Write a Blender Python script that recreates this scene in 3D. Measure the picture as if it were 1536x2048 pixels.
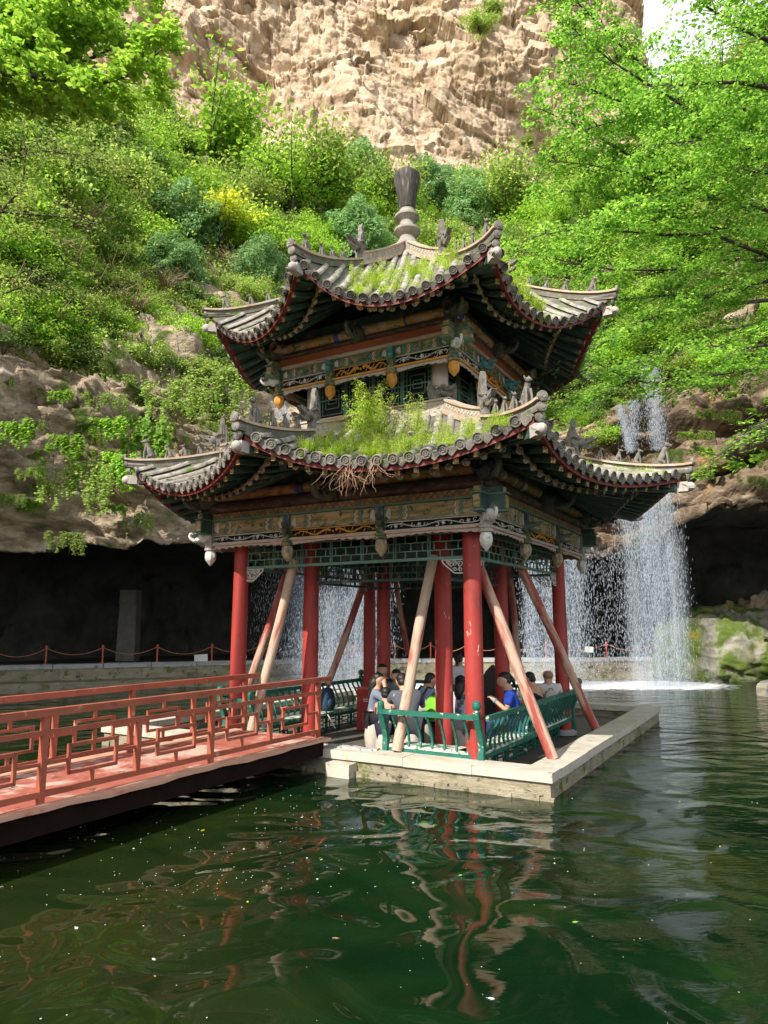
import bpy, math, random
import numpy as np
from math import sin, cos, pi, radians, atan2, sqrt, hypot
from mathutils import Vector, Matrix

sc = bpy.context.scene
for o in list(bpy.data.objects):
    bpy.data.objects.remove(o)

# ------------------------------------------------------------------ camera
CAMZ = 2.3
cam = bpy.data.cameras.new("camera")
cam.sensor_fit = 'VERTICAL'
cam.sensor_height = 36.0
cam.sensor_width = 27.0
cam.lens = 1400 / 2048 * 36
cam.clip_start = 0.05
cam.clip_end = 600
camo = bpy.data.objects.new("camera", cam)
sc.collection.objects.link(camo)
camo.location = (0, 0, CAMZ)
camo.rotation_euler = (radians(99), 0, 0)
sc.camera = camo

# ------------------------------------------------------------------ sky and sun
SUN_AZ = (-0.66, -0.75)          # horizontal direction towards the sun
SUN_EL = radians(40)
w = bpy.data.worlds.new("World")
sc.world = w
w.use_nodes = True
nt = w.node_tree
nt.nodes.clear()
sky = nt.nodes.new("ShaderNodeTexSky")
sky.sky_type = 'NISHITA'
sky.sun_disc = False
sky.sun_elevation = SUN_EL
sky.sun_rotation = atan2(SUN_AZ[0], SUN_AZ[1])
sky.dust_density = 3.0
sky.air_density = 1.0
bg = nt.nodes.new("ShaderNodeBackground")
bg.inputs[1].default_value = 0.15
wo = nt.nodes.new("ShaderNodeOutputWorld")
# broken white cloud over the blue
_tc = nt.nodes.new("ShaderNodeTexCoord")
_nz = nt.nodes.new("ShaderNodeTexNoise")
_nz.inputs['Scale'].default_value = 1.7
_nz.inputs['Detail'].default_value = 7
nt.links.new(_tc.outputs['Generated'], _nz.inputs['Vector'])
_cr = nt.nodes.new("ShaderNodeValToRGB")
_cr.color_ramp.elements[0].position = .36
_cr.color_ramp.elements[1].position = .56
nt.links.new(_nz.outputs[0], _cr.inputs[0])
_mx = nt.nodes.new("ShaderNodeMixRGB")
nt.links.new(_cr.outputs[0], _mx.inputs[0])
nt.links.new(sky.outputs[0], _mx.inputs[1])
_mx.inputs[2].default_value = (6.5, 6.9, 7.4, 1)
nt.links.new(_mx.outputs[0], bg.inputs[0])
nt.links.new(bg.outputs[0], wo.inputs[0])
sun = bpy.data.lights.new("sun", 'SUN')
sun.energy = 5.0
sun.angle = radians(0.6)
sun.color = (1.0, 0.94, 0.84)
suno = bpy.data.objects.new("sun", sun)
sc.collection.objects.link(suno)
sd = Vector((SUN_AZ[0], SUN_AZ[1], 0)).normalized() * cos(SUN_EL) + Vector((0, 0, sin(SUN_EL)))
suno.rotation_euler = sd.to_track_quat('Z', 'Y').to_euler()
sc.view_settings.view_transform = 'Standard'
sc.view_settings.look = 'None'
sc.view_settings.exposure = 0.62
sc.view_settings.gamma = 1.0
sc.cycles.max_bounces = 6
sc.cycles.diffuse_bounces = 3
sc.cycles.glossy_bounces = 3
sc.cycles.transmission_bounces = 3
sc.cycles.transparent_max_bounces = 12
sc.cycles.caustics_reflective = False
sc.cycles.caustics_refractive = False

# ------------------------------------------------------------------ geometry helpers
RND = random.Random(7)
F_, P_ = 1400.0, radians(9)


def ray(px, py):
    a = (px - 768) / F_
    b = (1024 - py) / F_
    return np.array([a, cos(P_) - b * sin(P_), sin(P_) + b * cos(P_)])


def aty(px, py, Y):
    r = ray(px, py)
    return Vector((r * (Y / r[1]) + [0, 0, CAMZ]).tolist())


def atz(px, py, z):
    r = ray(px, py)
    return Vector((r * ((z - CAMZ) / r[2]) + [0, 0, CAMZ]).tolist())


class MB:
    """collects shapes for ONE mesh"""
    def __init__(s):
        s.v = []; s.f = []; s.m = []; s.mi = 0; s.M = None

    def add(s, vs, fs):
        o = len(s.v)
        if s.M is not None:
            vs = [s.M @ Vector(x) for x in vs]
        s.v += [tuple(x) for x in vs]
        s.f += [tuple(i + o for i in f) for f in fs]
        s.m += [s.mi] * len(fs)
        return s

    def box(s, c, size, rz=0, taper=1.0):
        x, y, z = size[0] / 2, size[1] / 2, size[2] / 2
        vs = []
        for dz, k in ((-z, 1), (z, taper)):
            for dx, dy in ((-x, -y), (x, -y), (x, y), (-x, y)):
                a, b = dx * k, dy * k
                vs.append((c[0] + a * cos(rz) - b * sin(rz), c[1] + a * sin(rz) + b * cos(rz), c[2] + dz))
        return s.add(vs, [(0, 3, 2, 1), (4, 5, 6, 7), (0, 1, 5, 4), (1, 2, 6, 5), (2, 3, 7, 6), (3, 0, 4, 7)])

    def bar(s, p0, p1, w, h, up=(0, 0, 1)):
        """rectangular bar from p0 to p1; w sideways, h along up"""
        p0, p1, up = Vector(p0), Vector(p1), Vector(up)
        d = (p1 - p0).normalized()
        sd_ = d.cross(up)
        if sd_.length < 1e-5:
            sd_ = d.cross(Vector((1, 0, 0)))
        sd_.normalize()
        u2 = sd_.cross(d).normalized()
        vs = []
        for p in (p0, p1):
            for a, b in ((-1, -1), (1, -1), (1, 1), (-1, 1)):
                vs.append(p + sd_ * a * w / 2 + u2 * b * h / 2)
        return s.add(vs, [(0, 3, 2, 1), (4, 5, 6, 7), (0, 1, 5, 4), (1, 2, 6, 5), (2, 3, 7, 6), (3, 0, 4, 7)])

    def tube(s, pts, r, n=8, cap=True, flat=1.0):
        pts = [Vector(p) for p in pts]
        if not hasattr(r, '__len__'):
            r = [r] * len(pts)
        vs, fs = [], []
        a = None
        for i, p in enumerate(pts):
            t = (pts[min(i + 1, len(pts) - 1)] - pts[max(i - 1, 0)])
            if t.length < 1e-7:
                t = Vector((0, 0, 1))
            t.normalize()
            if a is None:
                a = t.orthogonal().normalized()
            a = (a - t * a.dot(t))
            if a.length < 1e-5:
                a = t.orthogonal()
            a.normalize()
            b = t.cross(a)
            for k in range(n):
                q = 2 * pi * k / n
                vs.append(p + (a * cos(q) + b * sin(q) * flat) * r[i])
        for i in range(len(pts) - 1):
            for k in range(n):
                k2 = (k + 1) % n
                fs.append((i * n + k, i * n + k2, (i + 1) * n + k2, (i + 1) * n + k))
        if cap:
            fs.append(tuple(range(n - 1, -1, -1)))
            fs.append(tuple((len(pts) - 1) * n + k for k in range(n)))
        return s.add(vs, fs)

    def lathe(s, prof, c=(0, 0, 0), n=16, rib=0.0, nr=8):
        vs, fs = [], []
        for r, z in prof:
            for k in range(n):
                q = 2 * pi * k / n
                rr = r * (1 + rib * cos(nr * q))
                vs.append((c[0] + rr * cos(q), c[1] + rr * sin(q), c[2] + z))
        for i in range(len(prof) - 1):
            for k in range(n):
                k2 = (k + 1) % n
                fs.append((i * n + k, i * n + k2, (i + 1) * n + k2, (i + 1) * n + k))
        fs.append(tuple(range(n - 1, -1, -1)))
        fs.append(tuple((len(prof) - 1) * n + k for k in range(n)))
        return s.add(vs, fs)

    def ell(s, c, r, nu=10, nv=7, M=None):
        vs, fs = [], []
        for i in range(nv + 1):
            th = pi * i / nv
            for k in range(nu):
                q = 2 * pi * k / nu
                p = Vector((r[0] * sin(th) * cos(q), r[1] * sin(th) * sin(q), r[2] * cos(th)))
                if M is not None:
                    p = M @ p
                vs.append(Vector(c) + p)
        for i in range(nv):
            for k in range(nu):
                k2 = (k + 1) % nu
                fs.append((i * nu + k, (i + 1) * nu + k, (i + 1) * nu + k2, i * nu + k2))
        return s.add(vs, fs)

    def prism(s, poly, p, ax, ay, th):
        """extrude 2-D polygon: p + x*ax + y*ay, thickness th along ax x ay (centred)"""
        p, ax, ay = Vector(p), Vector(ax), Vector(ay)
        n_ = ax.cross(ay).normalized() * th / 2
        k = len(poly)
        vs = [p + ax * x + ay * y - n_ for x, y in poly] + [p + ax * x + ay * y + n_ for x, y in poly]
        fs = [tuple(range(k - 1, -1, -1)), tuple(range(k, 2 * k))]
        fs += [(i, (i + 1) % k, k + (i + 1) % k, k + i) for i in range(k)]
        return s.add(vs, fs)


PAV_ANG = radians(-29.94)
PAV_C = Vector((0.498, 13.836, 0))
PAVM = Matrix.Translation(PAV_C) @ Matrix.Rotation(PAV_ANG, 4, 'Z')
ORG = {}


def tag(o, label=None, cat=None, group=None, kind=None):
    if label: o["label"] = label
    if cat: o["category"] = cat
    if group: o["group"] = group
    if kind: o["kind"] = kind
    return o


def mesh_of(name, mb, smooth=False, org=(0, 0, 0)):
    me = bpy.data.meshes.new(name)
    if isinstance(mb, MB):
        if org != (0, 0, 0):
            v = [(a - org[0], b - org[1], c - org[2]) for a, b, c in mb.v]
        else:
            v = mb.v
        me.from_pydata(v, [], mb.f)
        if any(mb.m):
            me.polygons.foreach_set("material_index", mb.m)
    else:                                   # (verts Nx3, faces Nx4) numpy
        V, Fc = mb
        me.vertices.add(len(V))
        me.vertices.foreach_set("co", np.asarray(V, dtype=np.float32).ravel())
        k = Fc.shape[1]
        me.loops.add(len(Fc) * k)
        me.loops.foreach_set("vertex_index", np.asarray(Fc, dtype=np.int32).ravel())
        me.polygons.add(len(Fc))
        me.polygons.foreach_set("loop_start", np.arange(0, len(Fc) * k, k, dtype=np.int32))
        me.update(calc_edges=True)
    if smooth:
        me.polygons.foreach_set("use_smooth", [True] * len(me.polygons))
    me.update()
    return me


def smooth_by_angle(me, ang=40):
    try:
        me.polygons.foreach_set("use_smooth", [True] * len(me.polygons))
        me.set_sharp_from_angle(angle=radians(ang))
    except Exception:
        pass


def mk(name, mb, mat, parent=None, smooth=False, loc=None, pav=False, auto=None, **t):
    """link ONE mesh object; with a parent it is a part. Vertices are given in the frame of the
    thing (pavilion frame for pavilion things) and are shifted to the thing's own base."""
    org = (0, 0, 0)
    if parent is not None:
        org = ORG.get(parent.name, (0, 0, 0))
    elif loc is not None:
        org = tuple(loc)
    me = mesh_of(name, mb, smooth, org)
    if auto:
        smooth_by_angle(me, auto)
    for m_ in (mat if isinstance(mat, (list, tuple)) else [mat]):
        me.materials.append(m_)
    o = bpy.data.objects.new(name, me)
    sc.collection.objects.link(o)
    if parent is not None:
        o.parent = parent
        ORG[o.name] = org
    else:
        if loc is not None:
            o.location = (PAVM @ Vector(loc)) if pav else Vector(loc)
        elif pav:
            o.location = PAV_C
        if pav:
            o.rotation_euler = (0, 0, PAV_ANG)
        ORG[o.name] = org
    if t:
        tag(o, **t)
    return o


def thing(name, label, cat, loc=(0, 0, 0), pav=False, group=None, org=None):
    o = bpy.data.objects.new(name, None)
    o.empty_display_size = 0.2
    sc.collection.objects.link(o)
    o.location = (PAVM @ Vector(loc)) if pav else Vector(loc)
    if pav:
        o.rotation_euler = (0, 0, PAV_ANG)
    ORG[o.name] = tuple(loc) if org is None else org
    return tag(o, label, cat, group)


def dup(root, loc, rz=0.0, scale=1.0, label=None, group=None, rot=None):
    r = root.copy()
    sc.collection.objects.link(r)
    r.location = loc
    r.rotation_euler = rot if rot else (0, 0, rz)
    r.scale = scale if hasattr(scale, '__len__') else (scale,) * 3
    if label: r["label"] = label
    if group: r["group"] = group
    for ch in root.children:
        c = ch.copy(); sc.collection.objects.link(c); c.parent = r
        for g in ch.children:
            d = g.copy(); sc.collection.objects.link(d); d.parent = c
    return r


# ------------------------------------------------------------------ materials
def ramp(nt, cols):
    r = nt.nodes.new("ShaderNodeValToRGB")
    e = r.color_ramp.elements
    while len(e) < len(cols):
        e.new(0.5)
    for i, (p, c) in enumerate(cols):
        e[i].position = p
        e[i].color = (*c, 1)
    return r


def mat(name, cols, rough=0.7, scale=4.0, stretch=(1, 1, 1), detail=6, bump=0.25, bscale=25.0, spec=0.4,
        over=None, over2=None, dist=0.0, bstretch=None, metallic=0.0, bdist=0.02, sss=0):
    """noise -> colour ramp -> principled; over = (colour, threshold, scale, softness, stretch) patches"""
    m = bpy.data.materials.new(name)
    m.use_nodes = True
    nt = m.node_tree
    b = nt.nodes["Principled BSDF"]
    L = nt.links.new
    tc = nt.nodes.new("ShaderNodeTexCoord")

    def noise_at(scale, stretch, detail=6, dist=0.0, off=0.0):
        mp = nt.nodes.new("ShaderNodeMapping")
        mp.inputs['Scale'].default_value = stretch
        mp.inputs['Location'].default_value = (off, off * .7, off * .3)
        L(tc.outputs['Object'], mp.inputs[0])
        n = nt.nodes.new("ShaderNodeTexNoise")
        n.inputs['Scale'].default_value = scale
        n.inputs['Detail'].default_value = detail
        n.inputs['Roughness'].default_value = 0.62
        n.inputs['Distortion'].default_value = dist
        L(mp.outputs[0], n.inputs['Vector'])
        return n
    if len(cols) == 1:
        cols = [(0.3, tuple(c * .8 for c in cols[0][1])), (0.7, tuple(min(1, c * 1.15) for c in cols[0][1]))]
    n = noise_at(scale, stretch, detail, dist)
    r = ramp(nt, cols)
    L(n.outputs['Fac'], r.inputs[0])
    col = r.outputs[0]
    for k, ov in enumerate([over, over2]):
        if not ov:
            continue
        oc, th, osc, soft = ov[:4]
        ost = ov[4] if len(ov) > 4 else (1, 1, 1)
        n2 = noise_at(osc, ost, 8, 0.3, 3.1 + k * 5)
        r2 = ramp(nt, [(th, (0, 0, 0)), (min(1, th + soft), (1, 1, 1))])
        L(n2.outputs['Fac'], r2.inputs[0])
        mx = nt.nodes.new("ShaderNodeMixRGB")
        L(r2.outputs[0], mx.inputs[0])
        L(col, mx.inputs[1])
        mx.inputs[2].default_value = (*oc, 1)
        col = mx.outputs[0]
    L(col, b.inputs['Base Color'])
    b.inputs['Roughness'].default_value = rough
    b.inputs['Metallic'].default_value = metallic
    b.inputs['Specular IOR Level'].default_value = spec
    if bump:
        n3 = noise_at(bscale, bstretch or stretch, 8, 0.2, 1.3)
        bp = nt.nodes.new("ShaderNodeBump")
        bp.inputs['Strength'].default_value = bump
        bp.inputs['Distance'].default_value = bdist
        L(n3.outputs['Fac'], bp.inputs['Height'])
        L(bp.outputs[0], b.inputs['Normal'])
    return m


def leafmat(name, c1, c2, c3=None, trans=0.45, rough=0.5, spec=0.25, hue_obj=0.15):
    m = bpy.data.materials.new(name)
    m.use_nodes = True
    nt = m.node_tree
    L = nt.links.new
    b = nt.nodes["Principled BSDF"]
    g = nt.nodes.new("ShaderNodeNewGeometry")
    c3 = c3 or c2
    r = ramp(nt, [(0.0, c1), (0.6, c2), (1.0, c3)])
    L(g.outputs['Random Per Island'], r.inputs[0])
    oi = nt.nodes.new("ShaderNodeObjectInfo")
    mr = nt.nodes.new("ShaderNodeMapRange")
    mr.inputs[3].default_value = 1 - hue_obj * 1.6
    mr.inputs[4].default_value = 1 + hue_obj * 1.6
    L(oi.outputs['Random'], mr.inputs[0])
    hs = nt.nodes.new("ShaderNodeHueSaturation")
    L(mr.outputs[0], hs.inputs['Value'])
    L(r.outputs[0], hs.inputs['Color'])
    L(hs.outputs[0], b.inputs['Base Color'])
    b.inputs['Roughness'].default_value = rough
    b.inputs['Specular IOR Level'].default_value = spec
    tr = nt.nodes.new("ShaderNodeBsdfTranslucent")
    hs2 = nt.nodes.new("ShaderNodeHueSaturation")
    hs2.inputs['Hue'].default_value = 0.488
    hs2.inputs['Value'].default_value = 1.6
    L(hs.outputs[0], hs2.inputs['Color'])
    L(hs2.outputs[0], tr.inputs[0])
    mx = nt.nodes.new("ShaderNodeMixShader")
    mx.inputs[0].default_value = trans
    L(b.outputs[0], mx.inputs[1])
    L(tr.outputs[0], mx.inputs[2])
    L(mx.outputs[0], nt.nodes["Material Output"].inputs[0])
    return m


MT = {}
MT['red'] = mat("red_lacquer", [(.3, (.28, .028, .022)), (.7, (.38, .045, .036))], .55, 3, bump=.3, bscale=14, stretch=(1, 1, .35),
                over=((.52, .36, .30), .645, 8, .03, (1, 1, .4)), over2=((.13, .035, .03), .60, 2.2, .12, (1, 1, .3)))
MT['redwood'] = mat("worn_red_timber", [(.3, (.26, .045, .035)), (.7, (.34, .08, .06))], .7, 5, stretch=(6, 6, .6), bump=.5, bscale=8,
                    over=((.46, .31, .23), .42, 1.6, .10, (3, 3, .5)), over2=((.10, .07, .05), .62, 3, .05, (3, 3, .4)))
MT['palewood'] = mat("stripped_pale_timber", [(.3, (.36, .26, .19)), (.7, (.50, .385, .29))], .75, 5, stretch=(8, 8, .5), bump=.6, bscale=8,
                     over=((.34, .085, .06), .53, 1.4, .08, (3, 3, .5)))
MT['browntimber'] = mat("brown_timber", [(.3, (.28, .13, .06)), (.7, (.40, .20, .10))], .75, 5, stretch=(8, 8, .5), bump=.5, bscale=8)
MT['bridge'] = mat("bridge_paint", [(.3, (.27, .065, .036)), (.7, (.36, .105, .058))], .6, 3, bump=.25, bscale=30,
                   over=((.17, .055, .035), .60, 3, .08), over2=((.46, .24, .16), .63, 4, .06))
MT['deck'] = mat("worn_deck_plate", [(.3, (.30, .075, .05)), (.7, (.40, .13, .09))], .7, 4, bump=.3, bscale=60,
                 over=((.50, .34, .27), .50, 1.5, .09), over2=((.17, .06, .05), .60, 5, .05))
MT['deckedge'] = mat("deck_edge", [(.3, (.50, .27, .18)), (.7, (.56, .33, .24))], .6, 4, bump=.15,
                     over=((.45, .14, .09), .58, 2.5, .08))
MT['green'] = mat("green_paint", [(.3, (.010, .095, .068)), (.7, (.018, .15, .105))], .5, 6, bump=.3, bscale=20,
                  over=((.50, .50, .40), .62, 7, .05))
MT['greendark'] = mat("dark_green_paint", [(.3, (.018, .052, .043)), (.7, (.042, .092, .072))], .6, 5, bump=.3, bscale=15,
                      over=((.17, .15, .11), .55, 5, .12))
MT['gseat'] = mat("worn_green_seat", [(.3, (.03, .17, .11)), (.7, (.05, .22, .15))], .6, 5, bump=.3, over=((.60, .58, .48), .47, 4, .06, (1, 1, 1)))
MT['tile'] = mat("grey_clay_tile", [(.28, (.13, .12, .10)), (.5, (.29, .265, .225)), (.72, (.46, .43, .365))], .85, 5, bump=.6, bscale=30,
                 over=((.13, .18, .03), .56, 3.2, .10), over2=((.07, .065, .055), .55, 5, .10))
MT['tiledark'] = mat("dark_clay_tile", [(.25, (.07, .065, .05)), (.6, (.16, .15, .12)), (.8, (.30, .28, .23))], .85, 7, bump=.5, bscale=30,
                     over=((.08, .12, .02), .56, 4, .08))
MT['tiledisc'] = mat("eave_disc", [(.3, (.12, .11, .095)), (.6, (.25, .23, .20)), (.8, (.40, .37, .32))], .85, 6, bump=.6, bscale=45,
                     over=((.07, .065, .055), .52, 3, .08), over2=((.12, .16, .03), .60, 3, .06))
MT['ridge'] = mat("ridge_clay", [(.25, (.24, .21, .17)), (.5, (.38, .34, .28)), (.8, (.50, .46, .39))], .85, 6, bump=.9, bscale=26, bdist=.03,
                  over=((.08, .075, .06), .60, 4, .07))
MT['ridgecap'] = mat("ridge_cap", [(.3, (.36, .24, .16)), (.7, (.52, .40, .29))], .85, 5, bump=.5, over=((.40, .38, .32), .5, 3, .1))
MT['beast'] = mat("beast_clay", [(.3, (.09, .083, .072)), (.7, (.24, .22, .19))], .85, 14, bump=.6, bscale=50)
MT['fascia'] = mat("red_fascia", [(.3, (.11, .016, .012)), (.7, (.19, .03, .022))], .65, 6, bump=.3, over=((.34, .22, .18), .62, 9, .05))
MT['stone'] = mat("pale_limestone", [(.25, (.38, .35, .29)), (.6, (.50, .46, .385)), (.8, (.60, .55, .47))], .8, 2.5, bump=.35, bscale=30,
                  over=((.40, .32, .15), .56, 2.2, .16), over2=((.26, .25, .20), .60, 7, .08))
MT['stonewall'] = mat("damp_stone", [(.25, (.16, .14, .09)), (.55, (.30, .26, .18)), (.8, (.40, .35, .26))], .75, 2.5, bump=.7, bscale=14, stretch=(1, 1, 2.4), bdist=.04,
                      over=((.10, .12, .02), .56, 2.6, .10), over2=((.05, .045, .03), .60, 5, .06))
MT['floor'] = mat("dark_paving", [(.3, (.07, .065, .055)), (.7, (.13, .12, .10))], .6, 3, bump=.3)
MT['grey'] = mat("grey_stone", [(.3, (.26, .26, .26)), (.7, (.44, .43, .42))], .85, 4, bump=.5, stretch=(.6, .6, 2), over=((.18, .17, .14), .6, 4, .08))
MT['stool'] = mat("pale_stool", [(.3, (.40, .36, .30)), (.7, (.52, .47, .40))], .7, 5, bump=.3)
MT['lotuswhite'] = mat("white_lotus", [(.3, (.48, .46, .42)), (.7, (.66, .64, .60))], .7, 10, bump=.4, over=((.22, .20, .16), .62, 10, .05))
MT['lotusgold'] = mat("gold_lotus", [(.3, (.40, .17, .025)), (.7, (.56, .27, .05))], .65, 9, stretch=(3, 3, .5), bump=.3)
MT['lotusteal'] = mat("teal_gold_lotus", [(.35, (.10, .14, .12)), (.5, (.32, .24, .12)), (.65, (.42, .40, .34))], .65, 18, stretch=(1, 1, .4), bump=.3)
MT['bluestrip'] = mat("blue_paint", [(.3, (.03, .06, .24)), (.7, (.06, .10, .32))], .6, 6)
MT['panel'] = mat("painted_ochre_panel", [(.35, (.16, .12, .05)), (.5, (.34, .25, .11)), (.65, (.46, .36, .20))], .7, 7, stretch=(.5, .5, 3), bump=.3,
                  over=((.05, .09, .06), .57, 9, .04))
MT['paneldk'] = mat("painted_green_panel", [(.35, (.03, .07, .05)), (.5, (.10, .14, .07)), (.62, (.30, .22, .09))], .7, 9, bump=.3,
                    over=((.24, .22, .17), .62, 11, .04))
MT['darkbeam'] = mat("dark_painted_beam", [(.35, (.035, .028, .03)), (.55, (.10, .06, .05)), (.7, (.20, .16, .12))], .7, 8, stretch=(.6, .6, 2), bump=.3,
                     over=((.20, .14, .05), .60, 12, .04))
MT['purlin'] = mat("painted_purlin", [(.35, (.26, .13, .05)), (.5, (.44, .25, .12)), (.65, (.46, .34, .30))], .7, 6, bump=.3,
                   over=((.12, .10, .17), .60, 9, .03))
MT['redband'] = mat("red_brown_board", [(.3, (.26, .07, .03)), (.7, (.38, .12, .05))], .7, 8, stretch=(.4, .4, 3), bump=.4, over=((.10, .07, .05), .6, 7, .06))
MT['beigerail'] = mat("beige_rail", [(.3, (.36, .28, .22)), (.7, (.50, .40, .34))], .7, 8, stretch=(.4, .4, 3), bump=.3, over=((.30, .05, .04), .60, 5, .04, (.4, .4, 4)))
MT['orange'] = mat("orange_carving", [(.3, (.44, .19, .03)), (.7, (.60, .30, .06))], .65, 9, bump=.3)
MT['whitecarve'] = mat("white_carving", [(.3, (.42, .42, .38)), (.7, (.58, .57, .53))], .7, 9, bump=.3)
MT['greycarve'] = mat("weathered_grey_wood", [(.3, (.30, .27, .24)), (.7, (.46, .42, .38))], .8, 7, stretch=(6, 6, .6), bump=.4)
MT['pinkcol'] = mat("faded_pink_wood", [(.3, (.42, .34, .30)), (.7, (.56, .47, .42))], .8, 6, stretch=(8, 8, .4), bump=.5, bscale=8)
MT['teal'] = mat("teal_paint", [(.3, (.03, .14, .16)), (.7, (.08, .26, .26))], .6, 9)
MT['greenline'] = mat("green_rail", [(.3, (.06, .15, .11)), (.7, (.13, .24, .18))], .6, 6, stretch=(.5, .5, 2), bump=.3)
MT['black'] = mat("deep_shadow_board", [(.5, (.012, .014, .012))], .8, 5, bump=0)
MT['elephant'] = mat("painted_elephant", [(.3, (.05, .065, .055)), (.7, (.12, .13, .10))], .7, 9, bump=.4)
MT['elewhite'] = mat("white_elephant", [(.3, (.48, .47, .45)), (.7, (.64, .63, .61))], .7, 9, bump=.4)
MT['raftend'] = mat("gilt_rafter_end", [(.42, (.06, .045, .03)), (.52, (.34, .20, .05)), (.66, (.44, .33, .16))], .7, 26, bump=.2)
MT['raftend2'] = mat("pale_rafter_end", [(.42, (.10, .10, .17)), (.5, (.46, .40, .32)), (.62, (.56, .50, .42))], .65, 24, bump=.2)
MT['dry'] = mat("dry_twig", [(.3, (.20, .13, .08)), (.7, (.34, .25, .17))], .9, 8, bump=0)
MT['rope'] = mat("orange_rope", [(.5, (.42, .16, .09))], .8, 9, bump=0)
MT['postred'] = mat("orange_red_post", [(.3, (.46, .09, .05)), (.7, (.56, .14, .08))], .6, 6, bump=.1)
MT['sign'] = mat("white_sign", [(.5, (.72, .74, .70))], .5, 2, bump=0)
MT['bark'] = mat("dark_bark", [(.3, (.035, .026, .02)), (.7, (.085, .065, .05))], .85, 8, stretch=(4, 4, .7), bump=.5)
MT['barkpale'] = mat("grey_bark", [(.3, (.10, .085, .07)), (.7, (.22, .19, .16))], .85, 8, stretch=(4, 4, .7), bump=.4)


def scrollmat():
    """diaper frieze: diamond lattice in orange on dark"""
    m = bpy.data.materials.new("diaper_frieze")
    m.use_nodes = True
    nt = m.node_tree; L = nt.links.new
    b = nt.nodes["Principled BSDF"]
    tc = nt.nodes.new("ShaderNodeTexCoord")
    sx = nt.nodes.new("ShaderNodeSeparateXYZ"); L(tc.outputs['Object'], sx.inputs[0])

    def mth(op, a, b_=None):
        n = nt.nodes.new("ShaderNodeMath"); n.operation = op
        for i, q in enumerate((a, b_)):
            if q is None: continue
            if isinstance(q, (int, float)): n.inputs[i].default_value = q
            else: L(q, n.inputs[i])
        return n.outputs[0]
    h = mth('ADD', sx.outputs[0], sx.outputs[1])
    a = mth('PINGPONG', mth('MULTIPLY', h, 1.0), 0.06)
    z = mth('PINGPONG', sx.outputs[2], 0.06)
    d = mth('ABSOLUTE', mth('SUBTRACT', mth('ADD', a, z), 0.06))
    r = ramp(nt, [(0.0, (.06, .07, .05)), (.16, (.06, .07, .05)), (.2, (.46, .23, .06)), (.5, (.40, .17, .06)), (.56, (.10, .07, .04)), (.9, (.5, .36, .14))])
    L(mth('MULTIPLY', d, 16.6), r.inputs[0])
    n = nt.nodes.new("ShaderNodeTexNoise"); n.inputs['Scale'].default_value = 7; n.inputs['Detail'].default_value = 6
    L(tc.outputs['Object'], n.inputs['Vector'])
    r2 = ramp(nt, [(.45, (0, 0, 0)), (.62, (.85, .85, .85))]); L(n.outputs[0], r2.inputs[0])
    mx = nt.nodes.new("ShaderNodeMixRGB"); L(r2.outputs[0], mx.inputs[0]); L(r.outputs[0], mx.inputs[1])
    mx.inputs[2].default_value = (.10, .085, .05, 1)
    L(mx.outputs[0], b.inputs['Base Color'])
    b.inputs['Roughness'].default_value = .7
    return m


MT['diaper'] = scrollmat()
# ================================================================== THE SETTING
def _hash(ix, iy, iz, seed):
    h = (ix * 374761393 + iy * 668265263 + iz * 2147483647 + seed * 974634777) & 0xFFFFFFFF
    h = ((h ^ (h >> 13)) * 1274126177) & 0xFFFFFFFF
    return ((h ^ (h >> 16)) & 0xFFFF) / 65535.0


def vnoise(p, seed=0):
    p = np.asarray(p)
    i = np.floor(p).astype(np.int64)
    f = p - i
    u_ = f * f * (3 - 2 * f)
    r = 0
    for dx in (0, 1):
        for dy in (0, 1):
            for dz in (0, 1):
                wgt = (u_[:, 0] if dx else 1 - u_[:, 0]) * (u_[:, 1] if dy else 1 - u_[:, 1]) * (u_[:, 2] if dz else 1 - u_[:, 2])
                r = r + wgt * _hash(i[:, 0] + dx, i[:, 1] + dy, i[:, 2] + dz, seed)
    return r * 2 - 1


def fbm(p, oct=5, seed=0, gain=.5, ridged=False):
    r = 0; a = 1.0; s_ = 0
    p = np.array(p, dtype=float)
    for k in range(oct):
        n = vnoise(p, seed + k * 17)
        if ridged:
            n = 1 - 2 * np.abs(n)
        r = r + a * n; s_ += a
        a *= gain; p = p * 2.03 + 7.7
    return r / s_


def blocks(p, seed=0):
    """stepped blocky displacement: nearest-cell value"""
    i = np.floor(p + 0.35 * np.stack([vnoise(p * 1.7, seed + 1), vnoise(p * 1.7, seed + 2), vnoise(p * 1.7, seed + 3)], 1)).astype(np.int64)
    return _hash(i[:, 0], i[:, 1], i[:, 2], seed) * 2 - 1


# --- lower rock wall with the cave under it, and the slope above it
LX = [-60, -30, -24, -19, -15, -11, -6, 0, 5, 8.5, 10.5, 12, 16, 26, 50]
LY = [-30, -8, 3, 9, 15, 20.5, 23, 26.3, 27.4, 27.4, 26.2, 24.6, 22, 17, 8]  # far left bends forward, out of view, to shade the left rock
LZ = [4.0, 4.2, 4.3, 4.3, 4.5, 4.65, 4.85, 5.1, 5.0, 4.9, 5.6, 6.4, 6.2, 6, 6]


def lipY(x): return np.interp(x, LX, LY)
def lipZ(x): return np.interp(x, LX, LZ)


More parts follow.
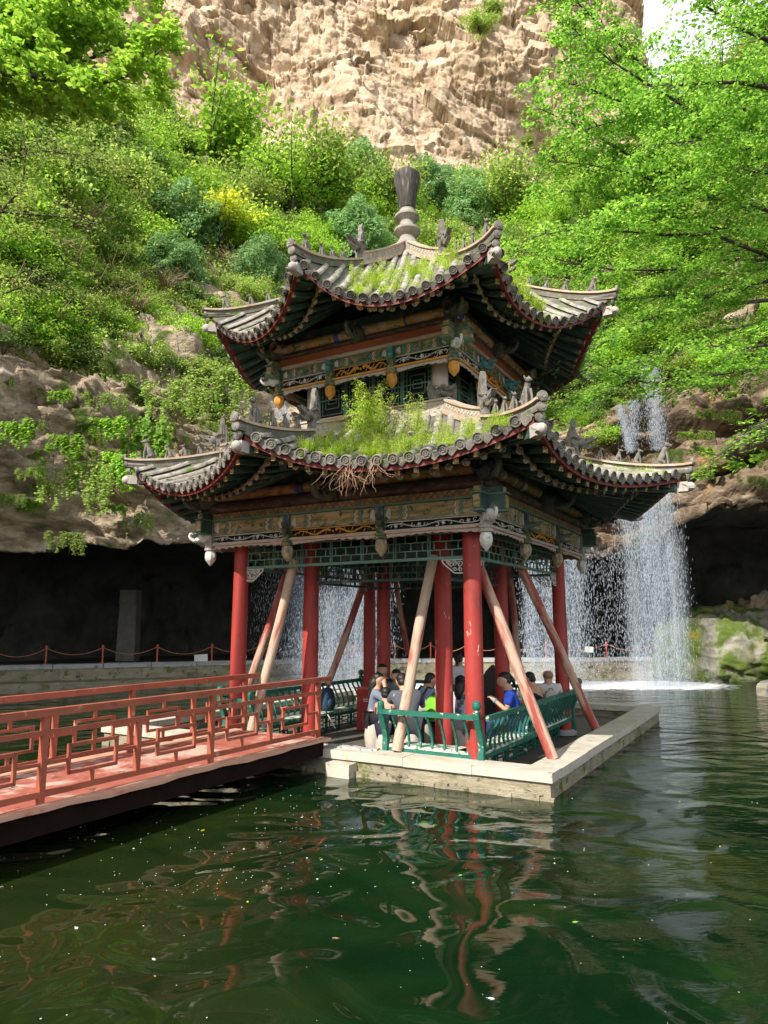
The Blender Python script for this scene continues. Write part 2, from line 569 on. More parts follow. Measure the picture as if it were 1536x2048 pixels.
# profile above the lip: dy -> height above the water
PDY = [0, .25, .7, 1.3, 2.2, 9, 17, 25, 31, 60]
def prof_z(x, dy):
    lz = lipZ(x)
    top = np.interp(x, [-26, -19, -15.5, -12.5, -6, 2, 10, 16], [17, 17, 13.5, 11.0, 10.4, 9.2, 11.4, 12.6])  # raised at the far left as an unseen sun blocker
    hi = np.interp(x, [-40, -24, -18, -8, 0, 8, 16, 30, 45], [24, 26, 32, 35.5, 36.5, 35.5, 34, 44, 52])
    ks = [0, .12, .45, .8, 1.0]
    zs = [lz + (top - lz) * k for k in ks]
    zs += [top + (hi - top) * k for k in (.34, .68, 1.0, 1.06, 1.1)]
    zs = np.stack([np.broadcast_to(z, np.shape(dy)) for z in zs], -1)
    out = np.zeros(np.shape(dy))
    for k in range(len(PDY) - 1):
        m = (dy >= PDY[k]) & (dy <= PDY[k + 1])
        t = (dy - PDY[k]) / (PDY[k + 1] - PDY[k])
        out = np.where(m, zs[..., k] * (1 - t) + zs[..., k + 1] * t, out)
    return out


def slope_hit(px, py, y0=16.0, y1=75.0):
    """where the line of sight through a pixel meets the terrain"""
    r = ray(px, py)
    for Y in np.arange(y0, y1, 0.1):
        p = r * (Y / r[1]) + [0, 0, CAMZ]
        dy = p[1] - float(lipY(p[0]))
        if dy > 0 and p[2] <= float(prof_z(np.array([p[0]]), np.array([dy]))[0]):
            return Vector(p.tolist())
    return None


def facets(a, b, sa, sb, h, tilt, seed):
    """fractured rock: every Voronoi cell is a tilted plane of its own"""
    p = a / sa + .35 * vnoise(np.stack([a / sa * .5, b / sb * .5, a * 0 + seed], 1), seed)
    q = b / sb
    ip, iq = np.floor(p).astype(np.int64), np.floor(q).astype(np.int64)
    best = np.full(len(p), 1e9); out = np.zeros(len(p))
    for di in (-1, 0, 1):
        for dj in (-1, 0, 1):
            ci, cj = ip + di, iq + dj; z = ci * 0
            cx = ci + .5 + .8 * (_hash(ci, cj, z, seed) - .5); cy = cj + .5 + .8 * (_hash(ci, cj, z + 1, seed) - .5)
            dx, dy = p - cx, q - cy
            d = dx * dx + dy * dy
            v = h * (_hash(ci, cj, z + 2, seed) * 2 - 1) + tilt * (dx * (_hash(ci, cj, z + 3, seed) * 2 - 1) * sa + dy * (_hash(ci, cj, z + 4, seed) * 2 - 1) * sb)
            m = d < best
            best = np.where(m, d, best); out = np.where(m, v, out)
    return out


def grid_faces(nr, nc):
    a = (np.arange(nr - 1)[:, None] * nc + np.arange(nc - 1)[None, :]).ravel()
    return np.stack([a, a + 1, a + nc + 1, a + nc], 1)


def rockmat(name, cols, stain, moss=None, scale=.35, stretch=(1, 1, 1), bump=.8, bscale=3.0, dist=1.5):
    m = mat(name, cols, .9, scale, stretch=stretch, detail=10, bump=bump, bscale=bscale, bdist=.12, spec=.2, dist=dist,
            over=stain, over2=moss, bstretch=(1, 1, 1.6))
    return m


MT['rock'] = rockmat("valley_rock", [(.30, (.11, .085, .06)), (.44, (.24, .185, .13)), (.56, (.38, .30, .215)), (.70, (.52, .45, .36))],
                     ((.38, .24, .10), .56, .25, .12), ((.06, .09, .015), .545, .5, .06), scale=.6, stretch=(1, 1, 2.2), bscale=5, bump=1.0)
MT['cliff'] = rockmat("sunlit_cliff", [(.28, (.17, .12, .08)), (.42, (.33, .245, .165)), (.53, (.45, .345, .24)), (.66, (.56, .46, .35))],
                      ((.44, .32, .20), .60, .07, .12, (1, 1, .5)), ((.60, .53, .46), .63, .14, .12, (3, 1, .22)), scale=.35, stretch=(1.3, 1, .9), bscale=2.6, bump=.9)


def build_rock():
    xs = np.concatenate([np.linspace(-58, -24, 50)[:-1], np.linspace(-24, 24, 420), np.linspace(24, 48, 40)[1:]])
    # rows: cave floor back, back wall, ceiling, lip, face, slope
    rows = []
    for t in np.linspace(0, 1, 14): rows.append(('wall', t))
    for t in np.linspace(0.04, 1, 24): rows.append(('ceil', t))
    for dy in np.concatenate([np.linspace(0.02, 2.2, 110), np.linspace(2.3, 31, 150), np.linspace(32, 60, 16)]): rows.append(('top', dy))
    V = np.zeros((len(rows), len(xs), 3))
    ly = lipY(xs); lz = lipZ(xs)
    for i, (k, t) in enumerate(rows):
        V[i, :, 0] = xs
        if k == 'wall':
            V[i, :, 1] = ly + 11; V[i, :, 2] = .2 + t * (lz - .6)
        elif k == 'ceil':
            V[i, :, 1] = ly + 11 * (1 - t) ** 1.2; V[i, :, 2] = lz + .9 * sin(pi * (1 - t) ** .7) * 0.9
        else:
            V[i, :, 1] = ly + t; V[i, :, 2] = prof_z(xs, np.full_like(xs, t))
    P = V.reshape(-1, 3)
    kk = np.repeat([0 if r[0] == 'wall' else 1 if r[0] == 'ceil' else 2 for r in rows], len(xs))
    tt = np.repeat([r[1] for r in rows], len(xs))
    q = P * np.array([.35, .35, .5])
    d = fbm(q, 3, 3) * .9 + fbm(P * np.array([.8, .8, 1.6]), 5, 9, .6) * .14
    _b = P[:, 2] + .6 * (P[:, 1] - lipY(P[:, 0]))
    d += facets(P[:, 0], _b, 2.4, 1.1, .30, .25, 211) + facets(P[:, 0] + .4 * _b, _b, .9, .5, .14, .3, 212) + facets(P[:, 0], _b, .38, .26, .05, .3, 213)
    d += blocks(P * np.array([.45, .4, 1.1]), 5) * .2 + blocks(P * np.array([1.0, .9, 2.4]), 6) * .08
    _rt = np.clip((P[:, 0] - 8) / 3, 0, 1)
    d += _rt * (blocks(P * np.array([.22, .25, 1.3]), 15) * .45 + blocks(P * np.array([.6, .6, 2.8]), 16) * .2)
    # bedding ledges on the face
    led = (np.abs(((P[:, 2] + .8 * vnoise(P * .25, 44)) * .62) % 1 - .5) * 2) ** 3
    amp = np.where(kk == 2, np.clip(.75 + tt * .4, 0, 1.2), .9)
    right = np.clip((P[:, 0] - 8) / 3, 0, 1)
    off = d * amp
    P2 = P.copy()
    P2[:, 1] += -off + np.where((kk == 2) & (tt < 2.4), led * (.40 + 1.1 * right), 0)
    P2[:, 2] += np.where(kk == 2, off * .45, off * .35)
    P2[:, 2] += np.where((kk == 2) & (tt < .5) | (kk == 1) & (tt > .93), .30 * fbm(P * np.array([1.3, .3, .3]), 4, 77), 0)
    return (P2, grid_faces(len(rows), len(xs)))


MT['ledge'] = rockmat("shade_brown_ledge_rock", [(.30, (.05, .04, .03)), (.44, (.13, .095, .065)), (.56, (.22, .16, .11)), (.70, (.34, .28, .21))],
                      ((.36, .20, .09), .58, .5, .10), ((.05, .08, .012), .56, .6, .06), scale=.7, stretch=(1, 1, 2.2), bscale=5, bump=1.0)  # valley rock darkened: canopy shade painted into the right ledges
MT['cave'] = mat("shade_dark_cave_rock", [(.3, (.014, .016, .013)), (.7, (.075, .073, .055))], .8, .8, bump=.8, bscale=3, bdist=.1)  # cave shade painted in: interior rock made darker than the face
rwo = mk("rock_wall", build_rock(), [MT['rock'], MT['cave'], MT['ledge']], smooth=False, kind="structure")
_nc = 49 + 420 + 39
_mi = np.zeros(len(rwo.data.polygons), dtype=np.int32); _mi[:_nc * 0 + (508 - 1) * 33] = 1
_nf = len(_mi) // 507
_J = np.tile(np.arange(507), _nf); _I = np.repeat(np.arange(_nf), 507)
_xx = np.concatenate([np.linspace(-58, -24, 50)[:-1], np.linspace(-24, 24, 420), np.linspace(24, 48, 40)[1:]])[:507]
_mi[(_xx[_J] + .9 * np.sin(_I * .21) + .5 * np.sin(_I * .53) > 7.6) & (_I >= 33) & (_I < 33 + 116)] = 2
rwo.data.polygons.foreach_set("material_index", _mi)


def build_cliff():
    nx, nz = 720, 560
    xs = np.linspace(-58, 29.0, nx); zs = np.linspace(22, 92, nz)
    X, Z = np.meshgrid(xs, zs)
    X = X.ravel(); Z = Z.ravel()
    Y = 57 + .00 * X + np.clip((X - 6) * .06, 0, 9) + (Z - 22) * .10
    P = np.stack([X, Y, Z], 1)
    # strata dipping to the right
    dip = Z + X * .28
    q = np.stack([X * .07, Y * .1, dip * .10], 1)
    d = fbm(q, 2, 31, .45) * 3.2
    d += fbm(np.stack([X * .22, Y * .2, Z * .07], 1), 2, 5) * .8
    d += facets(X, dip, 7.5, 4.5, .55, .22, 201) + facets(X, dip, 2.6, 2.0, .15, .18, 202) + facets(X + .3 * dip, dip, .95, .8, .05, .2, 203)
    wx = X + 1.2 * vnoise(np.stack([X * .3, Z * .3, X * 0], 1), 91) + .5 * dip * .2
    wz = dip + .8 * vnoise(np.stack([X * .35, Z * .35, X * 0 + 5], 1), 92)

    def blk(ax, az, sd_):
        row = np.floor(wz * az); sh = _hash(row.astype(np.int64), row.astype(np.int64) * 0 + sd_, row.astype(np.int64) * 0, sd_)
        i = np.floor(wx * ax + sh * 3.7).astype(np.int64)
        return _hash(i, row.astype(np.int64), i * 0, sd_) * 2 - 1
    up_ = np.clip((Z - 40 + X * .5) / 20, 0, 1)
    d += blk(.16, .42, 8) * (.02 + .45 * up_)
    d += blk(.42, 1.1, 18) * (.02 + .16 * up_)
    d += blk(1.3, 1.6, 28) * .03
    cr = fbm(np.stack([X * .9, Y * 0, Z * .12], 1), 4, 83)
    d += np.clip(-np.abs(cr) * 9 + .6, -10, .6).clip(0, 1) * -.35
    d += fbm(np.stack([X * 1.1, Y * .0, dip * 2.0], 1), 4, 71, .6) * .07
    d += np.clip(fbm(np.stack([X * .3, Y * 0, dip * 1.1], 1), 4, 51), .1, 1) * -1.1
    # blocky overhangs on the upper part
    m = np.clip((Z - 48) / 16, 0, 1)
    d += m * blocks(np.stack([X * .3, Y * 0, dip * .32], 1), 38) * .7
    dq = np.floor(d * 2.2 + .5 * vnoise(np.stack([X * .5, Z * .5, X * 0], 1), 97)) / 2.2
    d = d * .8 + dq * .2
    edge = np.clip((X - 25.0) / 4, 0, 1)
    P[:, 1] -= d
    P[:, 0] += edge * fbm(np.stack([Z * .2, Z * 0, Z * .2], 1), 5, 3) * 2.4
    P[:, 1] += edge ** 2 * 14
    return (P, grid_faces(nz, nx))


mk("cliff", build_cliff(), MT['cliff'], smooth=False, kind="structure")

# --- ground: one sheet, the pool bed and the banks
gm = mat("bank_earth", [(.3, (.09, .075, .05)), (.7, (.17, .14, .10))], .9, 2, bump=.6, over=((.07, .10, .03), .55, 1.2, .1))
g = MB()
g.add([(-300, -300, -1.6), (300, -300, -1.6), (300, 300, -1.6), (-300, 300, -1.6)], [(0, 1, 2, 3)])
mk("ground", g, gm, kind="structure")
# pool edges ------------------------------------------------------
LEDGE = [(-30, 15.0), (-20, 20.3), (-12.9, 24.0), (-7.0, 26.7), (-3, 28.0), (1.5, 28.8), (6, 29.3), (11, 29.8), (16, 29.6), (24, 28.6)]
LTOP = .88


def poly_strip(mb, pts, prof):
    """sweep a closed profile [(outward offset, z)] along a plan polyline"""
    pts = [Vector((x, y, 0)) for x, y in pts]
    n = len(prof)
    base = len(mb.v); vs = []
    for i, p in enumerate(pts):
        t = (pts[min(i + 1, len(pts) - 1)] - pts[max(0, i - 1)]).normalized()
        nr = Vector((t.y, -t.x, 0))
        for o_, z in prof:
            vs.append(p + nr * o_ + Vector((0, 0, z)))
    fs = []
    for i in range(len(pts) - 1):
        for k in range(n):
            k2 = (k + 1) % n
            fs.append((i * n + k, (i + 1) * n + k, (i + 1) * n + k2, i * n + k2))
    fs.append(tuple(range(n))); fs.append(tuple((len(pts) - 1) * n + n - 1 - k for k in range(n)))
    mb.add(vs, fs)


def subdiv(pts, step):
    out = []
    for a, b in zip(pts[:-1], pts[1:]):
        k = max(1, int(hypot(b[0] - a[0], b[1] - a[1]) / step))
        out += [(a[0] + (b[0] - a[0]) * j / k, a[1] + (b[1] - a[1]) * j / k) for j in range(k)]
    return out + [pts[-1]]


ledge = thing("retaining_wall", "long mossy stone retaining wall with grey coping along the far side of the pool", "wall", (0, 26, 0))
m_ = MB(); poly_strip(m_, subdiv(LEDGE, 1.2), [(0.0, -1.7), (0.0, LTOP - .16), (-.5, LTOP - .16), (-.5, -1.7)])
mk("wall_face", m_, MT['stonewall'], ledge)
m_ = MB(); poly_strip(m_, subdiv(LEDGE, 1.2), [(.55, -1.7), (.58, .30), (.004, .34), (.004, -1.7)])
mk("lower_step", m_, MT['stonewall'], ledge)
lp = subdiv(LEDGE, 1.5)
m_ = MB()
rr = random.Random(3)
for a, b in zip(lp[:-1], lp[1:]):            # coping blocks with joints
    A = Vector((*a, 0)); B = Vector((*b, 0)); t = (B - A).normalized(); n_ = Vector((t.y, -t.x, 0))
    c0 = A + t * .012; c1 = B - t * .012; j = rr.uniform(-.02, .02)
    m_.bar(c0 + n_ * (j - .22) + Vector((0, 0, LTOP - .08 + j * .4)), c1 + n_ * (j - .22) + Vector((0, 0, LTOP - .08 + j * .4)), .52, .155)
mk("coping", m_, MT['grey'], ledge)
m_ = MB(); W_ = subdiv(LEDGE, 1.2)
n_ = len(W_)
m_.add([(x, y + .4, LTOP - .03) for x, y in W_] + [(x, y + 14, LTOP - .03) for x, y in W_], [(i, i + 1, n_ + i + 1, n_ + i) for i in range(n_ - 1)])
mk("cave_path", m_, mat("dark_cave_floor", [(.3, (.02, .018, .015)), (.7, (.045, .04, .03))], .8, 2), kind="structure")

# right bank with the curved stone edge
RB = [(19, 29.0), (16.5, 27.4), (14.2, 25.8), (12.7, 24.4), (11.95, 23.2), (12.0, 22.2), (12.7, 21.0), (14.2, 19), (15, 14), (15, 2)]
m_ = MB(); poly_strip(m_, subdiv(RB, .7), [(-.05, -1.7), (-.05, .26), (-.1, .36), (-.75, .36), (-.75, -1.7)])
mk("bank_edge", m_, MT['stone'], loc=(12.5, 24, 0), label="curved pale stone kerb of the right bank at the pool's far right", cat="kerb")
m_ = MB(); q = subdiv(RB, .7); n_ = len(q)
m_.add([(x + .3, y, .30) for x, y in q] + [(60, y, 1.6) for x, y in q], [(i, n_ + i, n_ + i + 1, i + 1) for i in range(n_ - 1)])
mk("right_bank", m_, gm, kind="structure")
# near and left bank behind and beside the camera
m_ = MB(); m_.add([(-60, -40, .9), (60, -40, .9), (60, -1.2, .9), (-7.2, -1.2, .9), (-8.4, 2, .9), (-11, 8, .9), (-16, 14, .9), (-24, 18, .9), (-60, 20, .9)], [tuple(range(9))])
mk("near_bank", m_, gm, kind="structure")
m_ = MB(); poly_strip(m_, [(60, -1.15), (-7.2, -1.15), (-8.4, 2), (-11, 8), (-16, 14), (-24, 18.2)][::-1], [(0, -1.7), (0, 1.0), (-.4, 1.0), (-.4, -1.7)])
mk("bank_wall", m_, MT['stonewall'], loc=(-9, 3, 0), label="low stone wall of the near bank where the red bridge lands", cat="wall")


# --- water
def watermat():
    m = bpy.data.materials.new("pool_water")
    m.use_nodes = True
    nt = m.node_tree; L = nt.links.new
    b = nt.nodes["Principled BSDF"]
    geo = nt.nodes.new("ShaderNodeNewGeometry")
    pos = geo.outputs['Position']

    def nz(scale, st, detail, dist, rough=.5):
        mp = nt.nodes.new("ShaderNodeMapping"); mp.inputs['Scale'].default_value = st
        L(pos, mp.inputs[0])
        n = nt.nodes.new("ShaderNodeTexNoise")
        n.inputs['Scale'].default_value = scale; n.inputs['Detail'].default_value = detail
        n.inputs['Distortion'].default_value = dist; n.inputs['Roughness'].default_value = rough
        L(mp.outputs[0], n.inputs['Vector']); return n
    # murky green body with olive patches
    n1 = nz(.45, (1, 1, 1), 4, .6)
    r1 = ramp(nt, [(.35, (.0018, .010, .0035)), (.52, (.004, .017, .005)), (.70, (.014, .025, .005))])
    L(n1.outputs[0], r1.inputs[0])
    sx = nt.nodes.new("ShaderNodeSeparateXYZ"); L(pos, sx.inputs[0])

    def mth(op, a, b_=None, c_=None):
        n = nt.nodes.new("ShaderNodeMath"); n.operation = op
        for i, q in enumerate((a, b_, c_)):
            if q is None: continue
            if isinstance(q, (int, float)): n.inputs[i].default_value = q
            else: L(q, n.inputs[i])
        return n.outputs[0]
    # golden-brown reflection painted into the colour towards the near left bank
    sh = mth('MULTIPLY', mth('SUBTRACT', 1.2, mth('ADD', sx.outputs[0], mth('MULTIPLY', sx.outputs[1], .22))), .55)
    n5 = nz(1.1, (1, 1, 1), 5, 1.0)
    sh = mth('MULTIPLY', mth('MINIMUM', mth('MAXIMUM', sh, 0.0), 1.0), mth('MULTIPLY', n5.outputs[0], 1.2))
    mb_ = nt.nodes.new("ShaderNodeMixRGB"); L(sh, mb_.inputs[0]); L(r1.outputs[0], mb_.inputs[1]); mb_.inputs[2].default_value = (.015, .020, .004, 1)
    dyf = mth('MULTIPLY', mth('ABSOLUTE', mth('SUBTRACT', sx.outputs[1], 27.0)), .33)
    dxf = mth('MULTIPLY', mth('MAXIMUM', mth('SUBTRACT', mth('ABSOLUTE', mth('SUBTRACT', sx.outputs[0], 4.2)), 7.0), 0.0), .38)
    dist = mth('SQRT', mth('ADD', mth('MULTIPLY', dyf, dyf), mth('MULTIPLY', dxf, dxf)))
    n2 = nz(2.2, (1, 2.2, 1), 8, .4, .7)
    fo = mth('ADD', mth('SUBTRACT', 1.0, dist), mth('MULTIPLY', mth('SUBTRACT', n2.outputs[0], .5), 1.5))
    r2 = ramp(nt, [(.28, (0, 0, 0)), (.55, (1, 1, 1))]); L(fo, r2.inputs[0])
    mx = nt.nodes.new("ShaderNodeMixRGB"); L(r2.outputs[0], mx.inputs[0]); L(mb_.outputs[0], mx.inputs[1])
    mx.inputs[2].default_value = (.74, .75, .78, 1)
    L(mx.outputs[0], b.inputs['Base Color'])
    rg = mth('MULTIPLY_ADD', r2.outputs[0], .6, .025)
    L(rg, b.inputs['Roughness'])
    b.inputs['IOR'].default_value = 1.33
    b.inputs['Specular IOR Level'].default_value = .5
    # ripples: broad slow swells, finer chop towards the fall
    a1 = nz(.75, (1, 1.2, 1), 1.0, 1.3)
    a2 = nz(2.6, (1, 1.9, 1), 2, .9)
    a3 = nz(9, (1, 2.4, 1), 3, .3)
    far = mth('MULTIPLY', mth('MAXIMUM', mth('SUBTRACT', sx.outputs[1], 9.0), 0.0), .085)
    far = mth('MINIMUM', far, 1.6)
    rgt = mth('MULTIPLY', mth('MAXIMUM', mth('SUBTRACT', sx.outputs[0], .5), 0.0), .16)
    far = mth('ADD', far, mth('MINIMUM', rgt, .5))
    h = mth('ADD', mth('MULTIPLY', a1.outputs[0], .62), mth('MULTIPLY', a2.outputs[0], mth('ADD', .008, mth('MULTIPLY', far, .10))))
    h = mth('ADD', h, mth('MULTIPLY', a3.outputs[0], mth('MULTIPLY', far, .05)))
    bp = nt.nodes.new("ShaderNodeBump"); bp.inputs['Strength'].default_value = 1.0; bp.inputs['Distance'].default_value = .14
    L(h, bp.inputs['Height']); L(bp.outputs[0], b.inputs['Normal'])
    return m


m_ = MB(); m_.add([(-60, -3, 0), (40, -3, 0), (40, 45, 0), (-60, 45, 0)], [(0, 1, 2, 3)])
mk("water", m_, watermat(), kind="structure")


# --- waterfall: thousands of falling drops, denser along the strands
def droplets():
    rng = np.random.default_rng(5)
    P = []
    # (x centre, half width, y of fall, top z, count, bottom)
    strands = [(10.0, .5, 26.0, 7.0, 5200), (10.75, .33, 26.0, 7.4, 3600), (9.2, .6, 26.1, 6.4, 2400), (8.3, .7, 26.4, 5.0, 1300),
               (7.2, .5, 26.3, 5.1, 4600), (6.3, .5, 26.2, 5.2, 5600), (5.5, .4, 26.3, 5.2, 4600),
               (-.9, .7, 26.2, 5.2, 6200), (-2.0, .7, 26.1, 5.2, 5600), (-3.2, .7, 25.9, 5.1, 3800), (-4.3, .5, 25.7, 5.0, 900), (.3, .3, 26.4, 5.2, 500),
               (9.8, 1.05, 26.0, 6.4, 3000)]
    for xc, hw, y, zt, n in strands:
        z = zt * (1 - rng.random(n) ** 1.15)
        x = xc + np.clip(rng.normal(0, hw * .52, n), -hw * 1.35, hw * 1.35) * (1 + .25 * (zt - z) / zt)
        P.append(np.stack([x, y + rng.normal(0, .28, n), z, rng.uniform(.6, 1.5, n)], 1))
    # on the rock face above the lip
    for (px0, py0, px1, py1, sp, n) in ((1300, 735, 1318, 900, 22, 5200), (1268, 800, 1262, 900, 18, 1800), (1238, 810, 1262, 905, 8, 1800), (555, 800, 570, 840, 14, 700)):
        a = aty(px0, py0, 26.2); b = aty(px1, py1, 26.0)
        if px0 == 555: a = aty(px0, py0, 22.8); b = aty(px1, py1, 22.6)
        t = rng.random(n)[:, None]
        q = np.array(a)[None] * (1 - t) + np.array(b)[None] * t
        q[:, 0] += rng.normal(0, sp * .45 / 53, n); q[:, 1] += rng.normal(0, .12, n)
        P.append(np.concatenate([q, rng.uniform(.5, 1.1, (n, 1))], 1))
    # splash just above the water
    n = 9000
    x = np.where(rng.random(n) < .62, rng.uniform(4.2, 12.2, n), rng.uniform(-5.4, 2.4, n))
    z = rng.exponential(.16, n)
    P.append(np.stack([x, 26.1 + rng.normal(0, .8, n), z + .01, rng.uniform(.4, 1.0, n)], 1))
    P = np.concatenate(P)
    n = len(P)
    r = P[:, 3] * .0058
    ln = r * rng.uniform(3, 13, n) * np.clip(P[:, 2], .35, 1)
    c = P[:, :3]
    V = np.zeros((n, 6, 3))
    V[:, 0] = c + np.stack([0 * r, 0 * r, ln], 1)
    V[:, 5] = c - np.stack([0 * r, 0 * r, ln], 1)
    for k, (a, b) in enumerate(((1, 0), (0, 1), (-1, 0), (0, -1))):
        V[:, 1 + k] = c + np.stack([a * r, b * r, -ln * .3], 1)
    f = np.array([(0, 1, 2), (0, 2, 3), (0, 3, 4), (0, 4, 1), (5, 2, 1), (5, 3, 2), (5, 4, 3), (5, 1, 4)])
    Fc = (np.arange(n)[:, None, None] * 6 + f[None]).reshape(-1, 3)
    return (V.reshape(-1, 3), Fc)


def dropmat():
    m = bpy.data.materials.new("falling_water"); m.use_nodes = True
    nt = m.node_tree; b = nt.nodes["Principled BSDF"]
    b.inputs['Base Color'].default_value = (.62, .68, .76, 1)
    b.inputs['Roughness'].default_value = .2
    tr = nt.nodes.new("ShaderNodeBsdfTranslucent"); tr.inputs[0].default_value = (.66, .72, .80, 1)
    mx = nt.nodes.new("ShaderNodeMixShader"); mx.inputs[0].default_value = .5
    nt.links.new(b.outputs[0], mx.inputs[1]); nt.links.new(tr.outputs[0], mx.inputs[2])
    tp = nt.nodes.new("ShaderNodeBsdfTransparent"); m3 = nt.nodes.new("ShaderNodeMixShader"); m3.inputs[0].default_value = .35
    nt.links.new(mx.outputs[0], m3.inputs[1]); nt.links.new(tp.outputs[0], m3.inputs[2])
    nt.links.new(m3.outputs[0], nt.nodes["Material Output"].inputs[0])
    return m


MT['drop'] = dropmat()
mk("waterfall", droplets(), MT['drop'], smooth=True, kind="stuff", label="white drops of the waterfall curtain raining off the cave lip", cat="waterfall")


def veilmat():
    """thin sheets of spray between the drops"""
    m = bpy.data.materials.new("water_veil"); m.use_nodes = True
    nt = m.node_tree; L = nt.links.new
    nt.nodes.remove(nt.nodes["Principled BSDF"])
    tc = nt.nodes.new("ShaderNodeTexCoord")
    outs = []
    for st, sc_, off in (((14, 14, .45), 1.6, 0), ((1.4, 1.4, .10), 1.0, 4), ((26, 26, 3.0), 1.0, 9)):
        mp = nt.nodes.new("ShaderNodeMapping"); mp.inputs['Scale'].default_value = st; mp.inputs['Location'].default_value = (off, off, 0)
        L(tc.outputs['Object'], mp.inputs[0])
        n = nt.nodes.new("ShaderNodeTexNoise"); n.inputs['Scale'].default_value = sc_; n.inputs['Detail'].default_value = 5
        L(mp.outputs[0], n.inputs['Vector']); outs.append(n.outputs[0])
    a = nt.nodes.new("ShaderNodeMath"); a.operation = 'ADD'; L(outs[0], a.inputs[0]); L(outs[1], a.inputs[1])
    a2 = nt.nodes.new("ShaderNodeMath"); a2.operation = 'ADD'; L(a.outputs[0], a2.inputs[0]); L(outs[2], a2.inputs[1])
    r = ramp(nt, [(.0, (0, 0, 0)), (1.0, (1, 1, 1))])
    mr = nt.nodes.new("ShaderNodeMapRange"); L(a2.outputs[0], mr.inputs[0])
    mr.inputs[1].default_value = 1.22; mr.inputs[2].default_value = 1.85; mr.inputs[3].default_value = 0; mr.inputs[4].default_value = .42
    tp = nt.nodes.new("ShaderNodeBsdfTransparent")
    df = nt.nodes.new("ShaderNodeBsdfDiffuse"); df.inputs[0].default_value = (.72, .80, .90, 1)
    tr = nt.nodes.new("ShaderNodeBsdfTranslucent"); tr.inputs[0].default_value = (.72, .80, .90, 1)
    m1 = nt.nodes.new("ShaderNodeMixShader"); m1.inputs[0].default_value = .5; L(df.outputs[0], m1.inputs[1]); L(tr.outputs[0], m1.inputs[2])
    at_ = nt.nodes.new("ShaderNodeAttribute"); at_.attribute_name = "thickness"
    ml = nt.nodes.new("ShaderNodeMath"); ml.operation = 'MULTIPLY'; L(mr.outputs[0], ml.inputs[0]); L(at_.outputs['Fac'], ml.inputs[1])
    m2 = nt.nodes.new("ShaderNodeMixShader"); L(ml.outputs[0], m2.inputs[0]); L(tp.outputs[0], m2.inputs[1]); L(m1.outputs[0], m2.inputs[2])
    L(m2.outputs[0], nt.nodes["Material Output"].inputs[0])
    return m


m_ = MB(); VT = []
for x0, x1, y, zt in ((8.9, 11.3, 26.0, 7.3), (5.0, 7.4, 26.25, 5.2), (-4.0, .6, 26.1, 5.2), (8.9, 10.9, 26.4, 7.0), (9.3, 11.2, 25.8, 7.3), (-3.9, -.2, 26.35, 5.2)):
    nn = 14; vs = []
    for k in range(nn + 1):
        VT += [min(1, 2.4 * sin(pi * k / nn) ** 1.5) * q_ for q_ in (1, 1, .8)]
        x = x0 + (x1 - x0) * k / nn; yy = y + .12 * sin(k * 1.7)
        vs += [(x, yy, 0.0), (x, yy - .02, zt * .5), (x, yy + .1, zt)]
    m_.add(vs, [(k * 3 + j, k * 3 + 3 + j, k * 3 + 4 + j, k * 3 + 1 + j) for k in range(nn) for j in (0, 1)])
wv = mk("waterfall_veil", m_, veilmat(), smooth=True, kind="stuff", label="thin bluish spray sheets hanging within the waterfall curtain", cat="waterfall")

_at = wv.data.attributes.new("thickness", 'FLOAT', 'POINT')
_at.data.foreach_set("value", VT)
# ================================================================== STONE PLATFORM (pavilion frame: x right, y away)
PX0, PX1, PY0, PY1 = -5.23, 3.604, -2.847, 5.95
FZ = .05
plat = thing("stone_platform", "pale limestone platform rim standing in the pool under the pavilion", "platform", (0, 1.5, 0), pav=True)
m_ = MB(); rr = random.Random(11)
RW, RT = .44, .125


def cap_run(p0, p1, blk):
    p0, p1 = Vector(p0), Vector(p1); L_ = (p1 - p0).length; t = (p1 - p0) / L_; s_ = 0
    while s_ < L_ - .05:
        e = min(L_, s_ + blk * rr.uniform(.8, 1.2))
        if L_ - e < .5: e = L_
        dz = rr.uniform(-.004, .004)
        m_.bar(p0 + t * (s_ + .003) + Vector((0, 0, dz)), p0 + t * (e - .003) + Vector((0, 0, dz)), RW, RT)
        s_ = e


zc = .35 - RT / 2
cap_run((PX0, PY0 + RW / 2, zc), (PX1, PY0 + RW / 2, zc), 1.3)
cap_run((PX1 - RW / 2, PY0 + RW + .004, zc), (PX1 - RW / 2, PY1, zc), 1.3)
cap_run((PX0 + RW / 2, PY0 + RW + .004, zc), (PX0 + RW / 2, PY1, zc), 1.3)
cap_run((PX0 + RW + .004, PY1 - RW / 2, zc), (PX1 - RW - .004, PY1 - RW / 2, zc), 1.3)
mk("rim", m_, MT['stone'], plat, auto=30)
m_ = MB()
e = .045
for a, b in (((PX0 + e, PY0 + .2), (PX1 - e, PY0 + .2)), ((PX0 + e, PY1 - .2), (PX1 - e, PY1 - .2))):
    m_.box(((a[0] + b[0]) / 2, a[1], -.7), (b[0] - a[0], .31, 1.84))
for x in (PX0 + .2, PX1 - .2):
    m_.box((x, (PY0 + PY1) / 2, -.7), (.31, PY1 - PY0 - .72, 1.84))
